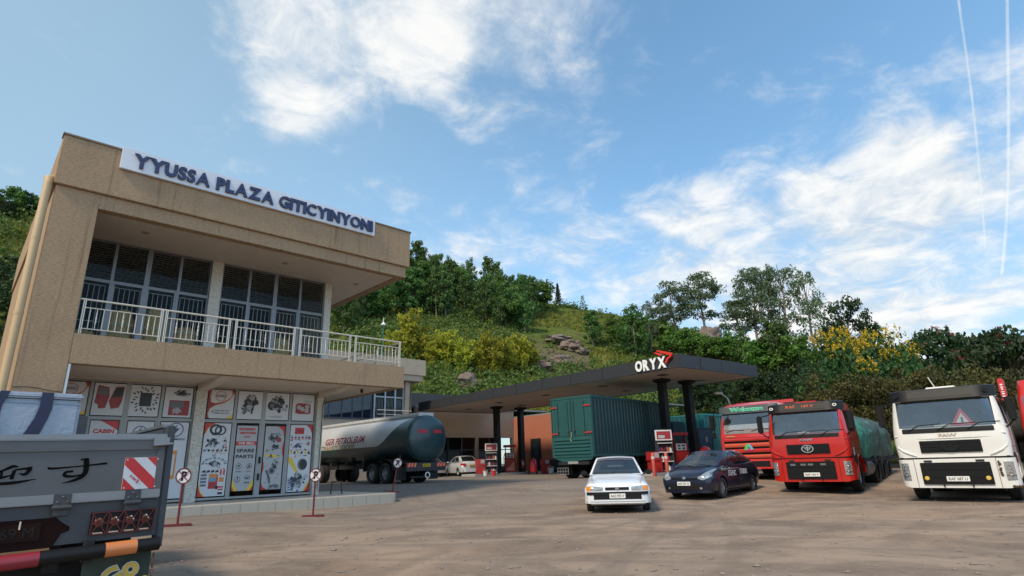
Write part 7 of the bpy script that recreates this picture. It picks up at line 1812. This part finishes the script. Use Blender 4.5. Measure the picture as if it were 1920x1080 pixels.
# tall gums on the skyline
for px, top, base, kd, v_, lab, sx in ((1288, 530, 640, 'euc', 1, 'leftmost tall gum with leaning umbrella crown on the ridge', 1.0), (1346, 508, 655, 'euc', 2, 'tall gum with wide umbrella crown above the boulder', 1.0), (1446, 497, 670, 'euc', 3, 'tall gum in the middle of the skyline group', 1.0), (1412, 560, 670, 'euc', 4, 'shorter gum between the two umbrella gums', .9),
        (1508, 488, 680, 'wispy', 1, 'tallest wispy gum with many thin stems', 1.05), (1556, 500, 680, 'wispy', 2, 'wispy gum just left of the dark broad tree', .9), (1478, 520, 680, 'wispy', 3, 'wispy gum at the left edge of the thin stemmed group', .85)):
    r_ = 92; p = at_r(px, r_); h_ = CAM_H+px_dir(px, top)[1]*r_-p.z
    tree(kd, v_, p, h_, lab, 'tall gums on the skyline', name='gum_tree', sx=sx*13.0/h_*1.08 if kd == 'euc' else sx*1.02)
# the dark belt at the right behind the lorries
def belt(kind, var, px, top, r_, lab, grp, sx=1.0, name='broad_tree', zoff=0):
    p = at_r(px, r_); p.z += zoff; h_ = CAM_H+px_dir(px, top)[1]*r_-p.z; return tree(kind, var, p, h_, lab, grp, name=name, sx=sx)
G3 = 'trees in the dark belt behind the lorries'
belt('dark', 1, 1628, 536, 80, 'dark broad tree standing above the yellow flowering one', G3, .62)
belt('bloom', 1, 1645, 602, 46, 'dome shaped tree covered in yellow flowers', G3, .66, 'flowering_tree')
belt('flame', 1, 1778, 612, 52, 'flat topped tree with faint red flowers left of the cypresses', G3, .70, 'flowering_tree'); belt('flame', 2, 1925, 604, 46, 'flat topped tree with red flowers at the right edge', G3, .72, 'flowering_tree')
for i, (px, top) in enumerate(((1822, 606), (1838, 622), (1850, 630), (1868, 622))): belt('cypress', i % 2, px, top, 66, ['tallest', 'second', 'third', 'rightmost'][i]+' of the narrow dark cypresses between the red flowering trees', 'narrow cypresses', .55, 'cypress_tree')
for i, (px, top, lab) in enumerate(((1585, 678, 'olive tree right behind the red cab lorry'), (1640, 690, 'olive tree between the red and white lorries'), (1690, 668, 'bushy olive tree left above the white cab'), (1745, 676, 'olive tree straight above the white cab'), (1800, 664, 'bronze olive tree above the right end of the white cab'), (1860, 670, 'olive tree above the edge lorry'), (1915, 690, 'olive tree at the right picture edge'))):
    belt('olive', i % 3, px, top, 37+i % 2*3, lab, 'olive trees behind the lorries', .78, 'olive_tree')
for i, (px, top, r_) in enumerate(((1310, 694, 62), (1345, 688, 64), (1385, 690, 62), (1425, 686, 60), (1470, 670, 60), (1515, 664, 58), (1550, 660, 56), (1590, 650, 60), (1660, 640, 60), (1715, 640, 58), (1745, 650, 56), (1800, 650, 56), (1850, 655, 54), (1900, 650, 56), (1950, 650, 54), (1570, 700, 46), (1620, 715, 45), (1475, 716, 50), (1430, 726, 50), (1370, 732, 52), (1525, 720, 48))):
    belt('dark', 2+i % 3, px, top, r_, 'dark leafy tree in the shaded belt behind the lorries', G3, .75)
for i, (px, top, base) in enumerate(((20, 345, 400), (45, 352, 400), (70, 362, 402), (92, 366, 405), (-10, 350, 400), (5, 368, 410))):
    p, r_ = on_hill(px, base+4)
    if p: tree('dark' if i % 2 else 'round', 2+i % 2, p, hpx(px, base+4, top, r_), ['bushy tree at the upper left picture edge on the skyline', 'dark tree second from left on the left skyline', 'rounded tree third on the left skyline', 'dark tree on the left skyline nearest the drain pipe', 'skyline tree cut by the left picture edge', 'low dark tree under the left skyline'][i], 'trees on the left skyline', name='skyline_tree', sx=.8)
for i, (px, py, hp, kd) in enumerate(((15, 640, 110, 'dark'), (48, 590, 70, 'round'), (5, 560, 60, 'dark'), (60, 520, 50, 'forest'), (30, 700, 80, 'dark'), (78, 470, 40, 'round'))):
    p, r_ = on_hill(px, py)
    if p: tree(kd, 2, p, hp*r_/1081*1.1, ['large dark tree on the left slope beside the drain pipe', 'mid green tree in the middle of the left slope', 'dark tree at the left edge half way up the slope', 'small upright tree high on the left slope', 'dark tree low on the left slope', 'little round tree under the left skyline field'][i], 'trees on the left slope', name='slope_tree')

# scrub and grass (uncountable)
sc = MB(); rg = random.Random(11); k = 0
while k < 6500:
    a = R(rg.uniform(-50, 30)); rf, zf = foot(a); rr = ridge_r(a); r_ = rf+(rr-rf)*rg.random()**.9+rg.random()*3; x, y = r_*math.sin(a), r_*math.cos(a)
    if noise.noise((x*.06, y*.06, 8)) < -.22 and rg.random() < .85: continue
    s_ = .3+1.7*rg.random()**3.2; leaves(sc, (x, y, hill_z(x, y)+s_*.3), s_, int(18+20*s_), .23, 1.7, rg, .7); k += 1
k = 0
while k < 1700:
    a = R(rg.uniform(-16, 17)); rf, zf = foot(a); r_ = rf+1+34*rg.random(); x, y = r_*math.sin(a), r_*math.cos(a); k += 1
    if noise.noise((x*.10, y*.10, 21)) < -.05: continue
    s_ = .4+1.1*rg.random()**2; leaves(sc, (x, y, hill_z(x, y)+s_*.3), s_, int(22+22*s_), .2, 1.7, rg, .75)
tag(sc.build('hill_scrub', LM['scrub'], fixn=False, smooth=0), 'low scrub covering the rocky hillside', 'scrub', kind='stuff')
gs = MB(); k = 0
while k < 90000:
    a = R(rg.uniform(-50, 26)); rf, zf = foot(a); rr = ridge_r(a); r_ = rf+(rr-rf)*rg.random()**1.6; x, y = r_*math.sin(a), r_*math.cos(a); k += 1
    if noise.noise((x*.08, y*.08, 4)) < -.1: continue
    z = hill_z(x, y); h_ = .3+.5*rg.random()**1.5; th = rg.random()*6.28; w_ = .16+.12*rg.random(); dx, dy = w_*math.cos(th), w_*math.sin(th); lx, ly = rg.gauss(0, .15), rg.gauss(0, .15)
    n0 = len(gs.v); gs.v += [(x-dx, y-dy, z-.05), (x+dx, y+dy, z-.05), (x+dx*.9+lx, y+dy*.9+ly, z+h_), (x+lx*.4, y+ly*.4, z+h_*.55), (x-dx*.9+lx*.6, y-dy*.9+ly, z+h_*.9)]; gs.f.append((n0, n0+1, n0+2, n0+3, n0+4))
tag(gs.build('hill_grass', LM['grass'], fixn=False, smooth=0), 'long yellow green grass on the hillside', 'grass', kind='stuff')

# boulders
RK = mat('hill_rock', (.165, .122, .096), .9, var=.5, vscale=1.2, bump=.9, bscale=2.2, dirt=.4, dirtcol=(.10, .09, .07)); RK2 = mat('ridge_rock', (.17, .135, .115), .9, var=.45, vscale=1.0, bump=.9, bscale=2, dirt=.4, dirtcol=(.05, .05, .045))
def boulder(px, py, wpx, hpx_, label, m_=RK, seed=1):
    p, r_ = on_hill(px, py)
    if p is None: return
    k = r_/1081; b_ = lump(wpx*k/2, wpx*k/2.4, hpx_*k/2*1.15, seed, nu=30, nv=20, amp=.38, ex=.85); o = b_.build('boulder', m_, None, smooth=30); o.location = p-Vector((0, 0, hpx_*k*.45)); o.rotation_euler = (0, 0, seed*1.3); tag(o, label, 'boulder', 'boulders on the hillside')
boulder(876, 726, 44, 34, 'pink grey boulder in the bright grass just above the canopy', RK, 1); boulder(1012, 690, 44, 18, 'low pale rock slab left of the rocky gully', RK, 2); boulder(1052, 682, 40, 22, 'pointed pale rock beside the grassy hump', RK, 3); boulder(1070, 655, 46, 22, 'grey rock high in the rocky gully', RK, 4); boulder(1046, 640, 50, 16, 'flat rock at the top of the gully', RK2, 5); boulder(1090, 662, 30, 12, 'small rock right side of the gully', RK, 6)
for px, top, w_, h_, lab, sd in ((1328, 600, 44, 36, 'large brown boulder on the skyline under the tall gums', 7), (1226, 598, 30, 22, 'brown boulder on the skyline left of the large one', 8), (1080, 690, 22, 10, 'little rock near the canopy edge', 9)):
    boulder(px, top+h_+4, w_, h_, lab, RK2, sd)

# lamp posts
p = at_r(712, 58); lamp_post('green lamp post on the slope behind the balcony railing', tuple(p), CAM_H+px_dir(712, 612)[1]*58-p.z, (.015, .14, .11), 0)
p = at_r(1376, 36); lamp_post('pale curved lamp post behind the slatted nose lorry', tuple(p), CAM_H+px_dir(1376, 736)[1]*36-p.z, (.5, .5, .48), .5)
# thin pale streaks in the sky, added as far translucent tubes
CT = bpy.data.materials.new('streak'); CT.use_nodes = True; t = CT.node_tree; t.nodes.clear(); q = NG(t)
d1 = q.n('ShaderNodeBsdfDiffuse', inp={'Color': (.9, .9, .88, 1)}); t1 = q.n('ShaderNodeBsdfTransparent'); lw = q.n('ShaderNodeLayerWeight', inp={0: .5}); nz = q.noise(q.n('ShaderNodeTexCoord').outputs['Object'], .01, 4)
mx = q.n('ShaderNodeMixShader', inp={0: q.math('MULTIPLY', q.math('SUBTRACT', 1.0, lw.outputs['Facing']), q.math('MULTIPLY', nz, .5))}); t.links.new(t1.outputs[0], mx.inputs[1]); t.links.new(d1.outputs[0], mx.inputs[2]); o_ = q.n('ShaderNodeOutputMaterial'); t.links.new(mx.outputs[0], o_.inputs[0])
def streak(pts, w_, label):
    P_ = [Vector((0, 0, CAM_H))+ray(px, py)*2600 for px, py in pts]; c_ = catmull([tuple(p) for p in P_], 8); o = MB().tube(c_, [w_]*len(c_), 10).build('streak', CT, None, smooth=180); tag(o, label, 'streak', 'streaks at the right')
streak([(1790, -60), (1800, 20), (1822, 180), (1838, 340), (1848, 470)], 6, 'faint left contrail curving down the right of the sky'); streak([(1888, -60), (1889, 40), (1891, 200), (1889, 380), (1878, 520)], 8, 'faint right contrail near the picture edge')
